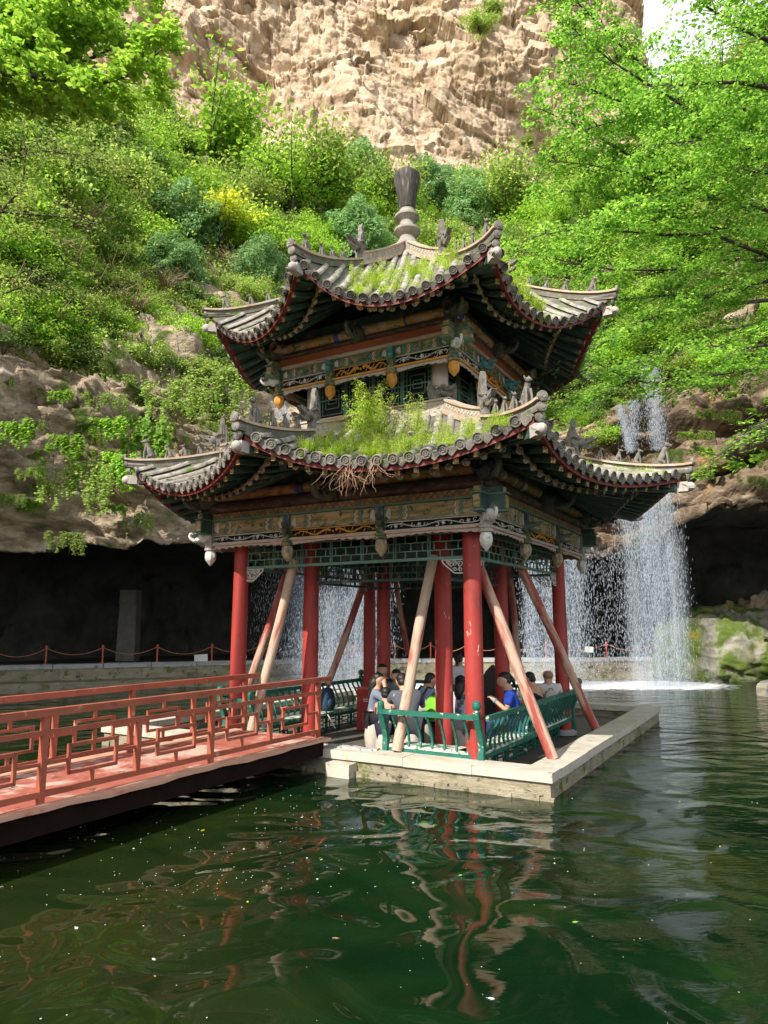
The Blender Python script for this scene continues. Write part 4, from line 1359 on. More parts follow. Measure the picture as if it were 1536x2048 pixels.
def roof(T):
    for i in range(8):
        S, a0, a1, We, Wt = sector(T, i)
        # pan tiles: the base sheet, with thickness
        b = MB(); ns, nt_ = 34, 14; vs = []
        for off in (0.0, -.05):
            for jt in range(nt_ + 1):
                for js in range(ns + 1):
                    vs.append(S(-1 + 2 * js / ns, jt / nt_, off))
        q = (ns + 1) * (nt_ + 1); fs = []
        for jt in range(nt_):
            for js in range(ns):
                a = jt * (ns + 1) + js
                fs.append((a, a + 1, a + ns + 2, a + ns + 1)); fs.append((q + a, q + a + ns + 1, q + a + ns + 2, q + a + 1))
        a = nt_ * (ns + 1)
        fs += [(a + js, a + js + 1, q + a + js + 1, q + a + js) for js in range(ns)]
        b.add(vs, fs)
        tiles = mk("roof_slope", b, MT['tiledark'], PV, smooth=True)
        # cover tiles
        b = MB(); discs = MB(); drips = MB(); n = int(We / T['pitch'])
        eu = (S(1, 1) - S(-1, 1)).normalized()
        for k in range(-n, n + 1):
            x = k * T['pitch']
            if abs(x) > We - .10: continue
            pts, ups = [], []
            t = 1.0
            line = []
            while t > 0.0:
                wd = Wt + (We - Wt) * t
                s_ = x / wd
                if abs(s_) > .985: break
                line.append((S(s_, t), s_, t)); t -= .052
            if len(line) < 2: continue
            P0 = line[0][0]; d0 = (line[0][0] - line[1][0]).normalized()
            line = [(P0 + d0 * .05, 0, 0)] + line
            m = 6; vs = []; cnt = 0
            for j, (p, _, _) in enumerate(line):
                pa = line[min(j + 1, len(line) - 1)][0]; pb = line[max(j - 1, 0)][0]
                d = (pb - pa).normalized(); sidev = eu - d * eu.dot(d); sidev.normalize(); upv = sidev.cross(d)
                if upv.z < 0: upv = -upv
                for r_ in ((T['tr'], T['tr'] * .90) if j % 2 == 0 else (T['tr'] * .93,)):
                    dd = 0 if r_ != T['tr'] * .90 else -.012
                    for q_ in range(m + 1):
                        an = pi * q_ / m
                        vs.append(p + d * dd + sidev * cos(an) * r_ + upv * (sin(an) * r_ * .95 + .004))
                    cnt += 1
            b.add(vs, [(a * (m + 1) + q_, a * (m + 1) + q_ + 1, (a + 1) * (m + 1) + q_ + 1, (a + 1) * (m + 1) + q_) for a in range(cnt - 1) for q_ in range(m)])
            # round end disc with a raised rim and boss
            d = d0; sidev = eu - d * eu.dot(d); sidev.normalize(); upv = sidev.cross(d)
            if upv.z < 0: upv = -upv
            c = P0 + d * .055 + upv * .008; R = T['tr'] * 1.08; NN = 16; vs = []
            for rr_, oo in ((R, -.02), (R, .018), (R * .86, .022), (R * .78, .004), (R * .52, .004), (R * .46, .016), (R * .36, .016), (R * .30, .003), (R * .12, .012)):
                for q_ in range(NN):
                    an = 2 * pi * q_ / NN
                    wob = 1 + (.10 * sin(an * 6) if rr_ < R * .8 and rr_ > R * .2 else 0)
                    vs.append(c + d * oo + sidev * cos(an) * rr_ * wob + upv * sin(an) * rr_ * wob)
            fs = [(a * NN + q_, a * NN + (q_ + 1) % NN, (a + 1) * NN + (q_ + 1) % NN, (a + 1) * NN + q_) for a in range(8) for q_ in range(NN)] + [tuple(8 * NN + q_ for q_ in range(NN))]
            discs.add(vs, fs)
            # drip tile between this row and the next
            x2 = x + T['pitch'] / 2
            if abs(x2) < We - .1:
                p = S(x2 / We, 1.0) + d * .035 - upv * .01; r_ = T['pitch'] * .42
                drips.prism([(-r_, .02), (-r_ * .9, -.03), (-r_ * .55, -.05), (-r_ * .3, -.085), (0, -.105), (r_ * .3, -.085), (r_ * .55, -.05), (r_ * .9, -.03), (r_, .02)], p, sidev, upv, .025)
        mk("cover_tile_row", b, MT['tile'], tiles, smooth=True, kind=None)
        mk("eave_disc", discs, MT['tiledisc'], tiles, auto=35)
        mk("drip_tile", drips, MT['tiledisc'], tiles)
        # red fascia under the tiles
        b = MB(); N = 40; vs = []
        for j in range(N + 1):
            s_ = -.985 + 1.97 * j / N
            for t_, z_ in ((.992, -.052), (.992, -.158), (.955, -.158), (.955, -.052)):
                vs.append(S(s_, t_, z_))
        b.add(vs, [(j * 4 + q_, (j + 1) * 4 + q_, (j + 1) * 4 + (q_ + 1) % 4, j * 4 + (q_ + 1) % 4) for j in range(N) for q_ in range(4)])
        mk("red_fascia", b, MT['fascia'], PV)
        # soffit boards
        b = MB(); vs = []; ns2, nt2 = 24, 8; t0 = .30 if T['name'] == 'lower' else .22
        for jt in range(nt2 + 1):
            for js in range(ns2 + 1):
                vs.append(S(-1 + 2 * js / ns2, t0 + (.965 - t0) * jt / nt2, -.135))
        b.add(vs, [(jt * (ns2 + 1) + js, jt * (ns2 + 1) + js + 1, (jt + 1) * (ns2 + 1) + js + 1, (jt + 1) * (ns2 + 1) + js) for jt in range(nt2) for js in range(ns2)])
        mk("soffit", b, MT['greendark'], PV, smooth=True)
        # square flying rafters and round rafters, fanned towards the horns
        nf = 15 if T['name'] == 'lower' else 13
        fl, fe, ro, re_ = MB(), MB(), MB(), MB()
        for k in range(nf):
            s_ = -1 + 2 * (k + .5) / nf
            s2 = s_ * .99
            tend = .962; up_ = Vector((0, 0, 1))
            pts = [S(s2, t, -.205) for t in (.62, .74, .86, tend)]
            for a, c in zip(pts[:-1], pts[1:]):
                fl.bar(a, c + (c - a) * .02, .07, .08)
            d = (pts[-1] - pts[-2]).normalized()
            fe.bar(pts[-1] + d * .006, pts[-1] + d * .020, .074, .084)
            tend = .80
            pts = [S(s2 * .985, t, -.315) for t in (t0, .42, .56, .69, tend)]
            ro.tube(pts, .052, 8, cap=True)
            d = (pts[-1] - pts[-2]).normalized()
            re_.tube([pts[-1] + d * .004, pts[-1] + d * .016], .056, 10)
        r1 = mk("flying_rafter", fl, MT['greendark'], PV)
        mk("gilded_end", fe, MT['raftend'], r1)
        r1 = mk("round_rafter", ro, MT['greendark'], PV, auto=50)
        mk("painted_end", re_, MT['raftend2'], r1)
        b = MB(); vs = []                     # board between the two rafter rows
        for j in range(N + 1):
            s_ = -.98 + 1.96 * j / N
            for t_, z_ in ((.815, -.285), (.815, -.302), (.79, -.302), (.79, -.285)):
                vs.append(S(s_, t_, z_))
        b.add(vs, [(j * 4 + q_, (j + 1) * 4 + q_, (j + 1) * 4 + (q_ + 1) % 4, j * 4 + (q_ + 1) % 4) for j in range(N) for q_ in range(4)])
        mk("eave_lath", b, MT['panel'], PV)
        # hip at a1 -------------------------------------------------
        hp = [S(1, t) for t in np.linspace(0, 1, 25)]
        ca = Vector((cos(radians(a1)), sin(radians(a1)), 0)); sdv = Vector((-ca.y, ca.x, 0))
        up3 = Vector((0, 0, 1))
        kb = 13 if T['name'] == 'lower' else 12
        b = MB()
        th, tw = (.24, .15)

        def sweep(b, pts, wd, h0, h1):
            vs = []
            for p in pts:
                for a, h in ((-wd, h0), (wd, h0), (wd, h1), (-wd, h1)):
                    vs.append(p + sdv * a / 2 * 1.0 + up3 * h)
            n_ = len(pts)
            b.add(vs, [(j * 4 + q_, j * 4 + (q_ + 1) % 4, (j + 1) * 4 + (q_ + 1) % 4, (j + 1) * 4 + q_) for j in range(n_ - 1) for q_ in range(4)] + [(3, 2, 1, 0), tuple((n_ - 1) * 4 + q_ for q_ in range(4))])
        sweep(b, hp[:kb], .13, -.03, .21)
        hip = mk("hip_ridge", b, MT['ridge'], PV)
        b = MB(); sweep(b, hp[:kb], .19, -.02, .055); sweep(b, hp[:kb], .18, .212, .252)
        # curls carved on the flanks
        for j in range(1, kb - 1):
            for s3 in (-1, 1):
                c = (hp[j] + hp[j + 1]) / 2 + up3 * .13 + sdv * s3 * .067
                dl = (hp[j + 1] - hp[j]).normalized()
                b.tube([c + dl * .045 * (1 - q_ * .09) * cos(q_ * .9) + up3 * .045 * (1 - q_ * .09) * sin(q_ * .9) for q_ in range(9)], .009, 4)
        mk("ridge_moulding", b, MT['ridgecap'], hip)
        b = MB(); hp2 = hp[kb - 1:] + [hp[-1] + (hp[-1] - hp[-2]).normalized() * .10]
        sweep(b, hp2, .10, -.03, .09)
        mk("outer_ridge", b, MT['tiledark'], hip)
        b = MB(); hp3 = hp[kb - 1:] + [hp[-1] + (hp[-1] - hp[-2]).normalized() * .14 + up3 * .012]
        sweep(b, hp3, .17, .092, .128)
        mk("ridge_cap", b, MT['ridgecap'], hip)
        tip = hp[-1]; dt = (hp[-1] - hp[-2]).normalized()
        b = MB()
        for c, R in ((tip + dt * .15 + up3 * .15, .07), (tip + dt * .12 + up3 * .025, .068), (tip + dt * .07 - up3 * .10, .062)):
            for rr_, o0, o1 in ((R, -.03, .012), (R * .8, .012, .020), (R * .45, .020, .028)):
                b.tube([c + dt * o0, c + dt * o1], rr_, 14)
        b.tube([tip - dt * .35 + up3 * .02, tip + dt * .10 + up3 * .03], .06, 8)
        mk("horn_disc", b, MT['tiledisc'], hip, auto=40)
        # big hip rafter with dragon head end
        b = MB()
        pr = [S(1, t, -.24) for t in (.30, .5, .7, .85, .96)]
        for a, c in zip(pr[:-1], pr[1:]):
            b.bar(a, c + (c - a) * .03, .15, .19)
        pr2 = [S(1, t, -.42) for t in (.30, .45, .6, .72)]
        for a, c in zip(pr2[:-1], pr2[1:]):
            b.bar(a, c + (c - a) * .03, .13, .17)
        hr = mk("hip_rafter", b, MT['greendark'], PV)
        b = MB(); e_ = S(1, .985, -.26)
        b.M = Matrix.Translation(e_) @ Matrix.Rotation(radians(a1), 4, 'Z')
        if a1 in (-45, 0, 45) or True:
            b.box((.03, 0, 0), (.16, .14, .16))
            b.ell((.13, 0, .0), (.09, .075, .08), 9, 6)
            dragon_head(b, .6)
            for q_ in range(4):
                b.tube([(.02 + .04 * q_, -.075, .06 - .03 * q_), (.08 + .04 * q_, -.085, .03 - .02 * q_), (.12 + .03 * q_, -.07, -.04)], .014, 4)
        mk("horn_dragon", b, MT['greycarve'], hr, auto=45)
        # tall-finned dragon where the thick ridge ends
        p = hp[kb - 1] + up3 * .10
        b = MB(); b.M = Matrix.Translation(p) @ Matrix.Rotation(radians(a1), 4, 'Z')
        sB = 1.2 if T['name'] == 'lower' else 1.22
        b.box((-.02, 0, .05), (.16 * sB, .13, .16), 0, .85)
        fin = [(-.10, .10), (-.13, .22), (-.12, .34), (-.07, .46), (-.06, .54), (-.02, .60), (.01, .52), (.0, .44), (.03, .34), (.05, .24), (.04, .12)]
        b.prism([(x * sB, z * sB) for x, z in fin], (0, 0, 0), (1, 0, 0), (0, 0, 1), .085)
        for q_ in range(3):
            b.tube([((-.10 + .035 * q_) * sB, -.046, .14 * sB), ((-.10 + .04 * q_) * sB, -.048, .32 * sB), ((-.05 + .02 * q_) * sB, -.046, .48 * sB)], .010, 4)
            b.tube([((-.10 + .035 * q_) * sB, .046, .14 * sB), ((-.10 + .04 * q_) * sB, .048, .32 * sB), ((-.05 + .02 * q_) * sB, .046, .48 * sB)], .010, 4)
        b.M = b.M @ Matrix.Translation((.10 * sB, 0, .17 * sB))
        dragon_head(b, 1.0 * sB)
        mk("ridge_dragon", b, MT['beast'], hip, auto=45)
        # row of small sitting beasts and the bird rider at the tip
        for q_, (tb, sz) in enumerate(((.62, .72), (.71, .78), (.80, .85), (.92, 1.25)) if T['name'] == 'lower' else ((.62, .7), (.71, .75), (.80, .8), (.93, 1.0))):
            p = S(1, tb) + up3 * .125
            b = MB(); b.M = Matrix.Translation(p) @ Matrix.Rotation(radians(a1), 4, 'Z') @ Matrix.Scale(sz * 1.22, 4)
            b.tube([(-.05, 0, .01), (-.045, 0, .06), (-.015, 0, .12), (.005, 0, .17), (.02, 0, .20)], [.035, .045, .038, .028, .026], 8)
            b.ell((.03, 0, .225), (.035, .025, .026), 8, 5)
            b.tube([(.05, 0, .22), (.085, 0, .212)], [.018, .010], 6)
            for sy in (-1, 1):
                b.tube([(.02, sy * .022, .15), (.035, sy * .026, .08), (.035, sy * .026, 0)], [.016, .012, .014], 5)
                b.tube([(-.05, sy * .035, .05), (.0, sy * .04, .03), (.0, sy * .04, 0)], [.022, .016, .012], 5)
                b.tube([(.01, sy * .018, .24), (-.005, sy * .024, .275)], [.010, .003], 4)
            b.tube([(-.07, 0, .02), (-.10, 0, .06), (-.09, 0, .12)], [.012, .010, .004], 4)
            mk("ridge_beast", b, MT['beast'], hip, auto=50)


roof(LOW)
roof(UPP)

# ridge wall round the foot of the upper storey, with fish-tailed dragons at its ends
for k in range(4):
    f = side(k)
    b = MB(); b.bar(f(-1.66, 1.60, 5.98), f(1.66, 1.60, 5.98), .13, .24)
    rw = mk("base_ridge", b, MT['ridge'], PV)
    b = MB(); b.bar(f(-1.68, 1.60, 6.115), f(1.68, 1.60, 6.115), .18, .03); b.bar(f(-1.68, 1.60, 5.85), f(1.68, 1.60, 5.85), .20, .05)
    for j in range(12):
        a = -1.5 + j * .27
        b.prism([(-.10, -.07), (.10, -.07), (.10, .07), (-.10, .07), (-.10, .055), (.085, .055), (.085, -.055), (-.10, -.055)], f(a, 1.667, 5.98), f(1, 0, 0) - f(0, 0, 0), (0, 0, 1), .015)
        b.tube([f(a + .05 * cos(q_) * (1 - q_ * .08), 1.67, 5.98 + .04 * sin(q_) * (1 - q_ * .08)) for q_ in range(8)], .008, 4)
    mk("ridge_moulding", b, MT['ridgecap'], rw)
    for s_ in (-1, 1):
        b = MB(); p = f(s_ * 1.45, 1.60, 6.1)
        b.M = Matrix.Translation(p) @ Matrix.Rotation([-pi / 2, 0, pi / 2, pi][k] + s_ * pi / 2, 4, 'Z')
        b.box((-.05, 0, .03), (.28, .12, .14), 0, .8)
        b.prism([(-.12, .02), (-.20, .14), (-.22, .28), (-.17, .40), (-.12, .30), (-.06, .20), (.03, .12), (.05, .02)], (0, 0, 0), (1, 0, 0), (0, 0, 1), .07)
        b.M = b.M @ Matrix.Translation((.09, 0, .14))
        dragon_head(b, 1.05)
        mk("ridge_dragon", b, MT['beast'], rw, auto=45)

# finial: stacked discs and a flared weathered vase
fin = MB()
fin.lathe([(.30, -.35), (.27, -.12), (.20, .0), (.17, .05), (.16, .10), (.24, .16), (.285, .21), (.285, .26), (.20, .31), (.165, .36), (.16, .44), (.21, .49), (.265, .54), (.265, .59), (.20, .64), (.17, .68), (.17, .72)], (0, 0, 10.32), 28)
fo = mk("finial", fin, mat("finial_stone", [(.3, (.20, .18, .15)), (.7, (.34, .31, .27))], .85, 6, bump=.5), PV, auto=40)
fin = MB()
fin.lathe([(.165, .0), (.175, .06), (.19, .2), (.225, .45), (.265, .66), (.285, .78), (.28, .83), (.245, .87), (.12, .88)], (0, 0, 11.04), 28, .02, 7)
mk("flared_vase", fin, mat("weathered_vase", [(.35, (.03, .027, .023)), (.55, (.075, .068, .06)), (.72, (.24, .22, .19))], .9, 4, stretch=(3, 3, .5), bump=.7, bscale=12), fo, smooth=True)

# ================================================================== PROPS leaning against the frame
def prop(pb, pt, m, label, r=.095):
    """pb, pt in world coordinates"""
    inv = PAVM.inverted(); 
    b = MB(); pb, pt = Vector(pb), Vector(pt)
    pts = [pb.lerp(pt, t) + Vector((.008 * sin(t * 7 + pb.x), .008 * cos(t * 5), 0)) for t in np.linspace(0, 1, 9)]
    d = (pt - pb).normalized()
    b.tube(pts, [r * (1 + .04 * sin(i * 1.9 + pb.y)) for i in range(9)], 14)
    ang = d.to_track_quat('Z', 'Y').to_matrix().to_4x4()
    M = (Matrix.Translation(pb) @ ang)
    Mi = M.inverted()
    b.v = [tuple(Mi @ Vector(v)) for v in b.v]
    me = mesh_of("timber_prop", b); smooth_by_angle(me, 50); me.materials.append(MT[m])
    o = bpy.data.objects.new("timber_prop", me); sc.collection.objects.link(o); o.matrix_world = M
    tag(o, label, "prop", "timber props leaning against the pavilion frame")


def on_plane_x(px, py, X):     # pavilion-frame plane x = X through a pixel
    return _onp(px, py, 0, X)


def on_plane_y(px, py, Y):
    return _onp(px, py, 1, Y)


def _onp(px, py, ax, val):
    inv = PAVM.inverted()
    o_ = inv @ Vector((0, 0, CAMZ)); d = (inv.to_3x3() @ Vector(ray(px, py).tolist()))
    t = (val - o_[ax]) / d[ax]
    return o_ + d * t


def PW(p): return PAVM @ Vector(p)


# bases stand on the rim or floor, heads meet the beams at about z 3.5
prop(PW(on_plane_y(793, 1502, PY0 + .35)), PW(on_plane_y(866, 1112, -1.75)), 'palewood', "pale stripped timber prop slanting up in front of the bench to the inner column", .085)
prop(PW(on_plane_x(1106, 1518, 3.3)), PW(on_plane_x(958, 1135, 2.25)), 'redwood', "peeling red and bare timber prop rising from the platform rim's near corner", .085)
prop(PW(on_plane_x(1196, 1466, 3.15)), PW(on_plane_x(1038, 1125, 2.2)), 'redwood', "worn brown-red timber prop crossing before the right corner column", .082)
prop(PW(on_plane_y(503, 1462, PY0 + .35)), PW(on_plane_y(590, 1120, -2.05)), 'palewood', "pink and bare timber prop rising behind the bridge end", .085)
prop(PW(on_plane_x(484, 1412, -3.0)), PW(on_plane_x(583, 1120, -2.2)), 'redwood', "dark red flaking timber prop just behind the pink one by the bridge", .08)
prop(PW(on_plane_x(655, 1372, -2.6)), PW(on_plane_x(745, 1120, -1.9)), 'redwood', "dark brown timber prop slanting over the far left bench", .08)
prop(PW(on_plane_y(815, 1310, 2.9)), PW(on_plane_y(785, 1120, 2.3)), 'redwood', "thin dark timber prop slanting behind the back of the pavilion", .06)
prop(PW(on_plane_y(1043, 1380, 2.9)), PW(on_plane_y(1017, 1130, 2.3)), 'redwood', "dark timber prop behind the inner right column", .07)

# ================================================================== BENCHES with curved green backs
def bench(label, a, bq, out, name="bench", ends=(1, 1), panel=True, mt='green', seat_m='gseat', nb=None):
    """a -> bq is the outer edge of the seat (pavilion frame); out = outward unit vector"""
    a, bq, out = Vector((*a, 0)), Vector((*bq, 0)), Vector((*out, 0))
    t = (bq - a).normalized(); L_ = (bq - a).length
    th = thing(name, label, "bench", tuple(a), pav=True, group="green benches round the pavilion edge")
    b = MB(); c = -out
    b.bar(a + c * .19 + Vector((0, 0, .425)), bq + c * .19 + Vector((0, 0, .425)), .36, .045)
    mk("seat", b, MT[seat_m], th)
    b = MB(); b.bar(a + c * .02 + Vector((0, 0, .37)), bq + c * .02 + Vector((0, 0, .37)), .05, .06)
    b.bar(a + c * .34 + Vector((0, 0, .37)), bq + c * .34 + Vector((0, 0, .37)), .04, .06)
    mk("seat_rail", b, MT[mt], th)
    prof = [(0, .44), (-.02, .52), (.0, .62), (.05, .73), (.11, .83), (.16, .93)]
    b = MB(); top = a + out * .165 + Vector((0, 0, .955)); ex = .17 if not ends[0] else 0
    b.bar(top - t * ex, top + t * L_, .05, .075)
    mk("top_rail", b, MT[mt], th)
    n = nb or int(L_ / .21)
    for k in range(1, n):
        b = MB(); p = a + t * (L_ * k / n)
        for (d0, z0), (d1, z1) in zip(prof[:-1], prof[1:]):
            b.bar(p + out * d0 + Vector((0, 0, z0)), p + out * d1 + Vector((0, 0, z1 + .008)), .032, .03, out)
        mk("baluster", b, MT[mt], th)
    for e_, p in zip(ends, (a, bq)):
        if not e_: continue
        b = MB()
        pr = [(.02, .05 if panel else .3), (.0, .44), (-.01, .55), (.03, .68), (.09, .8), (.15, .93), (.16, 1.02)]
        for (d0, z0), (d1, z1) in zip(pr[:-1], pr[1:]):
            b.bar(p + out * d0 + Vector((0, 0, z0)), p + out * d1 + Vector((0, 0, z1 + .01)), .085, .085, out)
        q = p + out * .16
        b.lathe([(.05, 0), (.055, .02), (.035, .035), (.06, .06), (.07, .10), (.055, .15), (.02, .17)] if e_ == 1 else [(.05, 0), (.055, .05), (.04, .09)], (q.x, q.y, 1.02), 14)
        mk("post", b, MT[mt], th, auto=40)
    if panel:      # fret below the seat
        b = MB(); z0, z1 = .10, .34
        pc = a + c * .18
        b.bar(pc + Vector((0, 0, z0)), pc + t * L_ + Vector((0, 0, z0)), .025, .025)
        b.bar(pc + Vector((0, 0, z1)), pc + t * L_ + Vector((0, 0, z1)), .025, .025)
        m = int(L_ / .45)
        for k in range(m + 1):
            q = pc + t * (L_ * k / m)
            b.bar(q + Vector((0, 0, FZ)), q + Vector((0, 0, .41)), .045, .045, t)
            if k < m:
                w0 = L_ / m
                b.bar(q + t * w0 * .25 + Vector((0, 0, z0)), q + t * w0 * .25 + Vector((0, 0, z1)), .02, .02, t)
                b.bar(q + t * w0 * .75 + Vector((0, 0, z0)), q + t * w0 * .75 + Vector((0, 0, z1)), .02, .02, t)
                b.bar(q + t * w0 * .25 + Vector((0, 0, .18)), q + t * w0 * .75 + Vector((0, 0, .18)), .02, .02)
                b.bar(q + t * w0 * .25 + Vector((0, 0, .26)), q + t * w0 * .75 + Vector((0, 0, .26)), .02, .02)
                b.bar(q + Vector((0, 0, .22)), q + t * w0 * .25 + Vector((0, 0, .22)), .02, .02)
                b.bar(q + t * w0 * .75 + Vector((0, 0, .22)), q + t * w0 + Vector((0, 0, .22)), .02, .02)
        mk("fret_panel", b, MT[mt], th)
    return th


bench("worn green bench at the front, right of the bridge, with a pale seat board", (.86, -2.43), (2.45, -2.43), (0, -1), ends=(2, 1), nb=8)
bench("long green bench down the right side with the blue-shirted woman on it", (2.45, -2.43), (2.45, 2.43), (1, 0), ends=(0, 1), nb=26)
bench("short green bench at the front left corner, seen through the bridge railing", (-2.45, -2.43), (-1.75, -2.43), (0, -1), ends=(1, 2), nb=4)
bench("dark green bench down the left side with the blue backpack on it", (-2.45, 2.43), (-2.45, -2.43), (-1, 0), ends=(1, 0), nb=24)
bench("green bench along the back of the pavilion facing away from the fall", (2.2, 2.43), (-2.2, 2.43), (0, 1), ends=(1, 1), nb=18)
# ================================================================== RED FOOTBRIDGE
BY1 = PY0 + .12
BXN, BXF = 3.604 - 3.8, 3.604 - 5.32       # railing lines
BEN, BEF = 3.604 - 3.57, 3.604 - 5.55      # deck edges
BY0 = PY0 - 14.6
BR = thing("footbridge", "red steel footbridge with fretwork railings leading to the pavilion", "bridge", (-1, BY1, 0), pav=True)
b = MB(); nn = 60; vs = []
for j in range(nn + 1):
    y = BY1 + (BY0 - BY1) * j / nn
    for x in (BEF + .16, BEN - .16):
        vs.append((x, y, .50 + .004 * sin(j * 1.3)))
b.add(vs, [(j * 2, j * 2 + 1, j * 2 + 3, j * 2 + 2) for j in range(nn)])
mk("deck_plate", b, MT['deck'], BR)
b = MB(); vs = []
for xe, xi in ((BEN, BEN - .2), (BEF, BEF + .2)):
    vs = []
    for j in range(nn + 1):
        y = BY1 + (BY0 - BY1) * j / nn; w_ = .012 * sin(j * .7) + .008 * sin(j * 2.1); w0 = w_ * (1 if j > 3 else .2)
        for x, z in ((xi, .515), (xe, .515 + w0), (xe, .475 + w0), (xi, .475)):
            vs.append((x, y, z))
    b.add(vs, [(j * 4 + q, (j + 1) * 4 + q, (j + 1) * 4 + (q + 1) % 4, j * 4 + (q + 1) % 4) for j in range(nn) for q in range(4)] + [(0, 1, 2, 3)])
mk("deck_edge", b, MT['deckedge'], BR)
b = MB()
for x in (BEN - .12, BEF + .12, (BEN + BEF) / 2):
    b.bar((x, BY1 - .1, .36), (x, BY0, .36), .10, .22)
for j in range(10):
    y = BY1 - .2 - j * 1.5
    b.bar((BEF + .1, y, .42), (BEN - .1, y, .42), .08, .12)
b.box(((BEN + BEF) / 2, PY0 - 7.2, -.6), (1.6, .3, 1.75))
mk("girder", b, mat("dark_girder", [(.3, (.010, .005, .004)), (.7, (.018, .009, .007))], .9, 4, spec=.08), BR)


def railing(x, label):
    b = MB()
    yend = BY1 - .02
    ybot = BY0
    top = 1.43
    b.bar((x, yend + .28, top - .035), (x, ybot, top - .035), .085, .075)
    r = mk("railing", b, MT['bridge'], BR, label=label)
    b = MB()
    b.bar((x, yend, 1.195), (x, ybot, 1.195), .05, .05)
    b.bar((x, yend, .60), (x, ybot, .60), .05, .06)
    mk("rail", b, MT['bridge'], r)
    y0 = PY0 + .08
    for k in range(12):
        y = y0 - k * 1.2
        b = MB(); main = (k % 2 == 0)
        if main: b.bar((x, y, .50), (x, y, 1.36), .065, .065, (0, 1, 0))
        else: b.bar((x, y, .62), (x, y, 1.17), .06, .06, (0, 1, 0))
        mk("post", b, MT['bridge'], r)
        if k == 11: break
        # fret: offset rectangle hung between the rails
        b = MB(); q = y - .6; hw = .30; zl, zh = .74, .98 if True else 1
        s = .035
        zl, zh = .755, 1.03
        b.bar((x, q - hw, zl), (x, q + hw, zl), s, s); b.bar((x, q - hw, zh), (x, q + hw, zh), s, s)
        b.bar((x, q - hw, zl - s / 2), (x, q - hw, zh + s / 2), s, s, (0, 1, 0)); b.bar((x, q + hw, zl - s / 2), (x, q + hw, zh + s / 2), s, s, (0, 1, 0))
        zm_ = (zl + zh) / 2
        b.bar((x, y - 1.17, zm_), (x, q - hw - s / 2, zm_), s, s); b.bar((x, q + hw + s / 2, zm_), (x, y - .03, zm_), s, s)
        b.bar((x, q, zh + s / 2), (x, q, 1.17), s, s, (0, 1, 0)); b.bar((x, q, .63), (x, q, zl - s / 2), s, s, (0, 1, 0))
        mk("fret_panel", b, MT['bridge'], r)


railing(BXN, "near fretwork railing")
railing(BXF, "far fretwork railing")

# ================================================================== ROPE BARRIER on the far wall
def ledge_pt(px):
    r = ray(px, 1300)
    best = None
    for (x0, y0), (x1, y1) in zip(LEDGE[:-1], LEDGE[1:]):
        # intersect plan ray with segment
        d = np.array([[r[0], -(x1 - x0)], [r[1], -(y1 - y0)]])
        try: t, s_ = np.linalg.solve(d, [x0, y0])
        except Exception: continue
        if 0 <= s_ <= 1 and t > 0: return Vector((r[0] * t, r[1] * t, 0))
    return None


pxs = [-140, -22, 93, 206, 315, 424, 520, 606, 709, 790, 861, 935, 1010, 1092, 1213, 1312, 1445, 1525]
posts = []
for px in pxs:
    p = ledge_pt(px)
    d = Vector((p.x, p.y, 0)).normalized()
    p = p + d * .26
    posts.append(Vector((p.x, p.y, LTOP - .01)))
desc = ["far left, out at the picture's edge", "left of the pale stone coping's first post", "leftmost whole post on the grey coping", "second from the left, left of the cave's stone pillar",
        "right of the cave's stone pillar", "beside the white sign at left", "seen left of the front left column", "seen between the left columns behind the fall", "before the red hoarding",
        "seen right of the dark inner columns", "between the pale prop and the inner column", "behind the standing white-shirted person", "seen right of the near corner column", "behind the bald man",
        "behind the curtain right of the right column", "at the right edge of the falling water", "before the mossy boulder", "rightmost, by the ochre shelter"]
PH = .62
for i, p in enumerate(posts):
    root = thing("barrier_post", "orange-red rope post, " + desc[i], "post", tuple(p), group="rope posts along the far wall")
    b = MB()
    b.lathe([(.07, 0), (.07, .02), (.03, .05), (.03, PH - .05), (.045, PH - .04), (.045, PH), (.02, PH + .03)], tuple(p), 10)
    mk("pole", b, MT['postred'], root)
    if i + 1 < len(posts):
        q = posts[i + 1]; b = MB()
        pts = [p.lerp(q, t) + Vector((0, 0, PH - .06 - .26 * 4 * t * (1 - t) * (1 + .1 * sin(i * 2)))) for t in np.linspace(0, 1, 17)]
        b.tube(pts, .014, 6)
        mk("rope", b, MT['rope'], root, smooth=True)

# signs
def sign(px, py, w_, h_, tilt, label):
    p = ledge_pt(px); d = Vector((p.x, p.y, 0)).normalized(); p = p + d * .10
    c = aty(px, py, p.y)
    root = thing("sign_board", label, "sign", (c.x, c.y, LTOP))
    b = MB(); b.M = Matrix.Translation(c) @ Matrix.Rotation(tilt, 4, 'Y')
    b.box((0, 0, 0), (w_, .03, h_)); mk("board", b, MT['sign'], root)
    b = MB(); b.bar((c.x, c.y + .04, LTOP - .02), (c.x, c.y + .04, c.z), .04, .04, (0, 1, 0)); mk("leg", b, MT['bark'], root)


sign(402, 1316, .50, .26, radians(-4), "small blank white sign on the coping left of the pavilion")
sign(1178, 1299, .36, .24, radians(3), "small white sign seen through the falling water right of the pavilion")

# red hoarding behind the fall
hp_ = ledge_pt(700); hc = aty(712, 1316, hp_.y + .9)
ho = thing("hoarding", "low red panelled hoarding standing behind the waterfall", "hoarding", (hc.x, hc.y, LTOP))
for k in range(4):
    b = MB(); x = hc.x - .42 + k * .27
    b.box((x, hc.y + .02 * (k % 2), LTOP + .28 - .0), (.22, .04, .58)); mk("panel", b, MT['postred'], ho)
b = MB(); b.bar((hc.x - .56, hc.y - .02, LTOP + .5), (hc.x + .52, hc.y - .02, LTOP + .5), .03, .03); mk("rail", b, MT['rope'], ho)

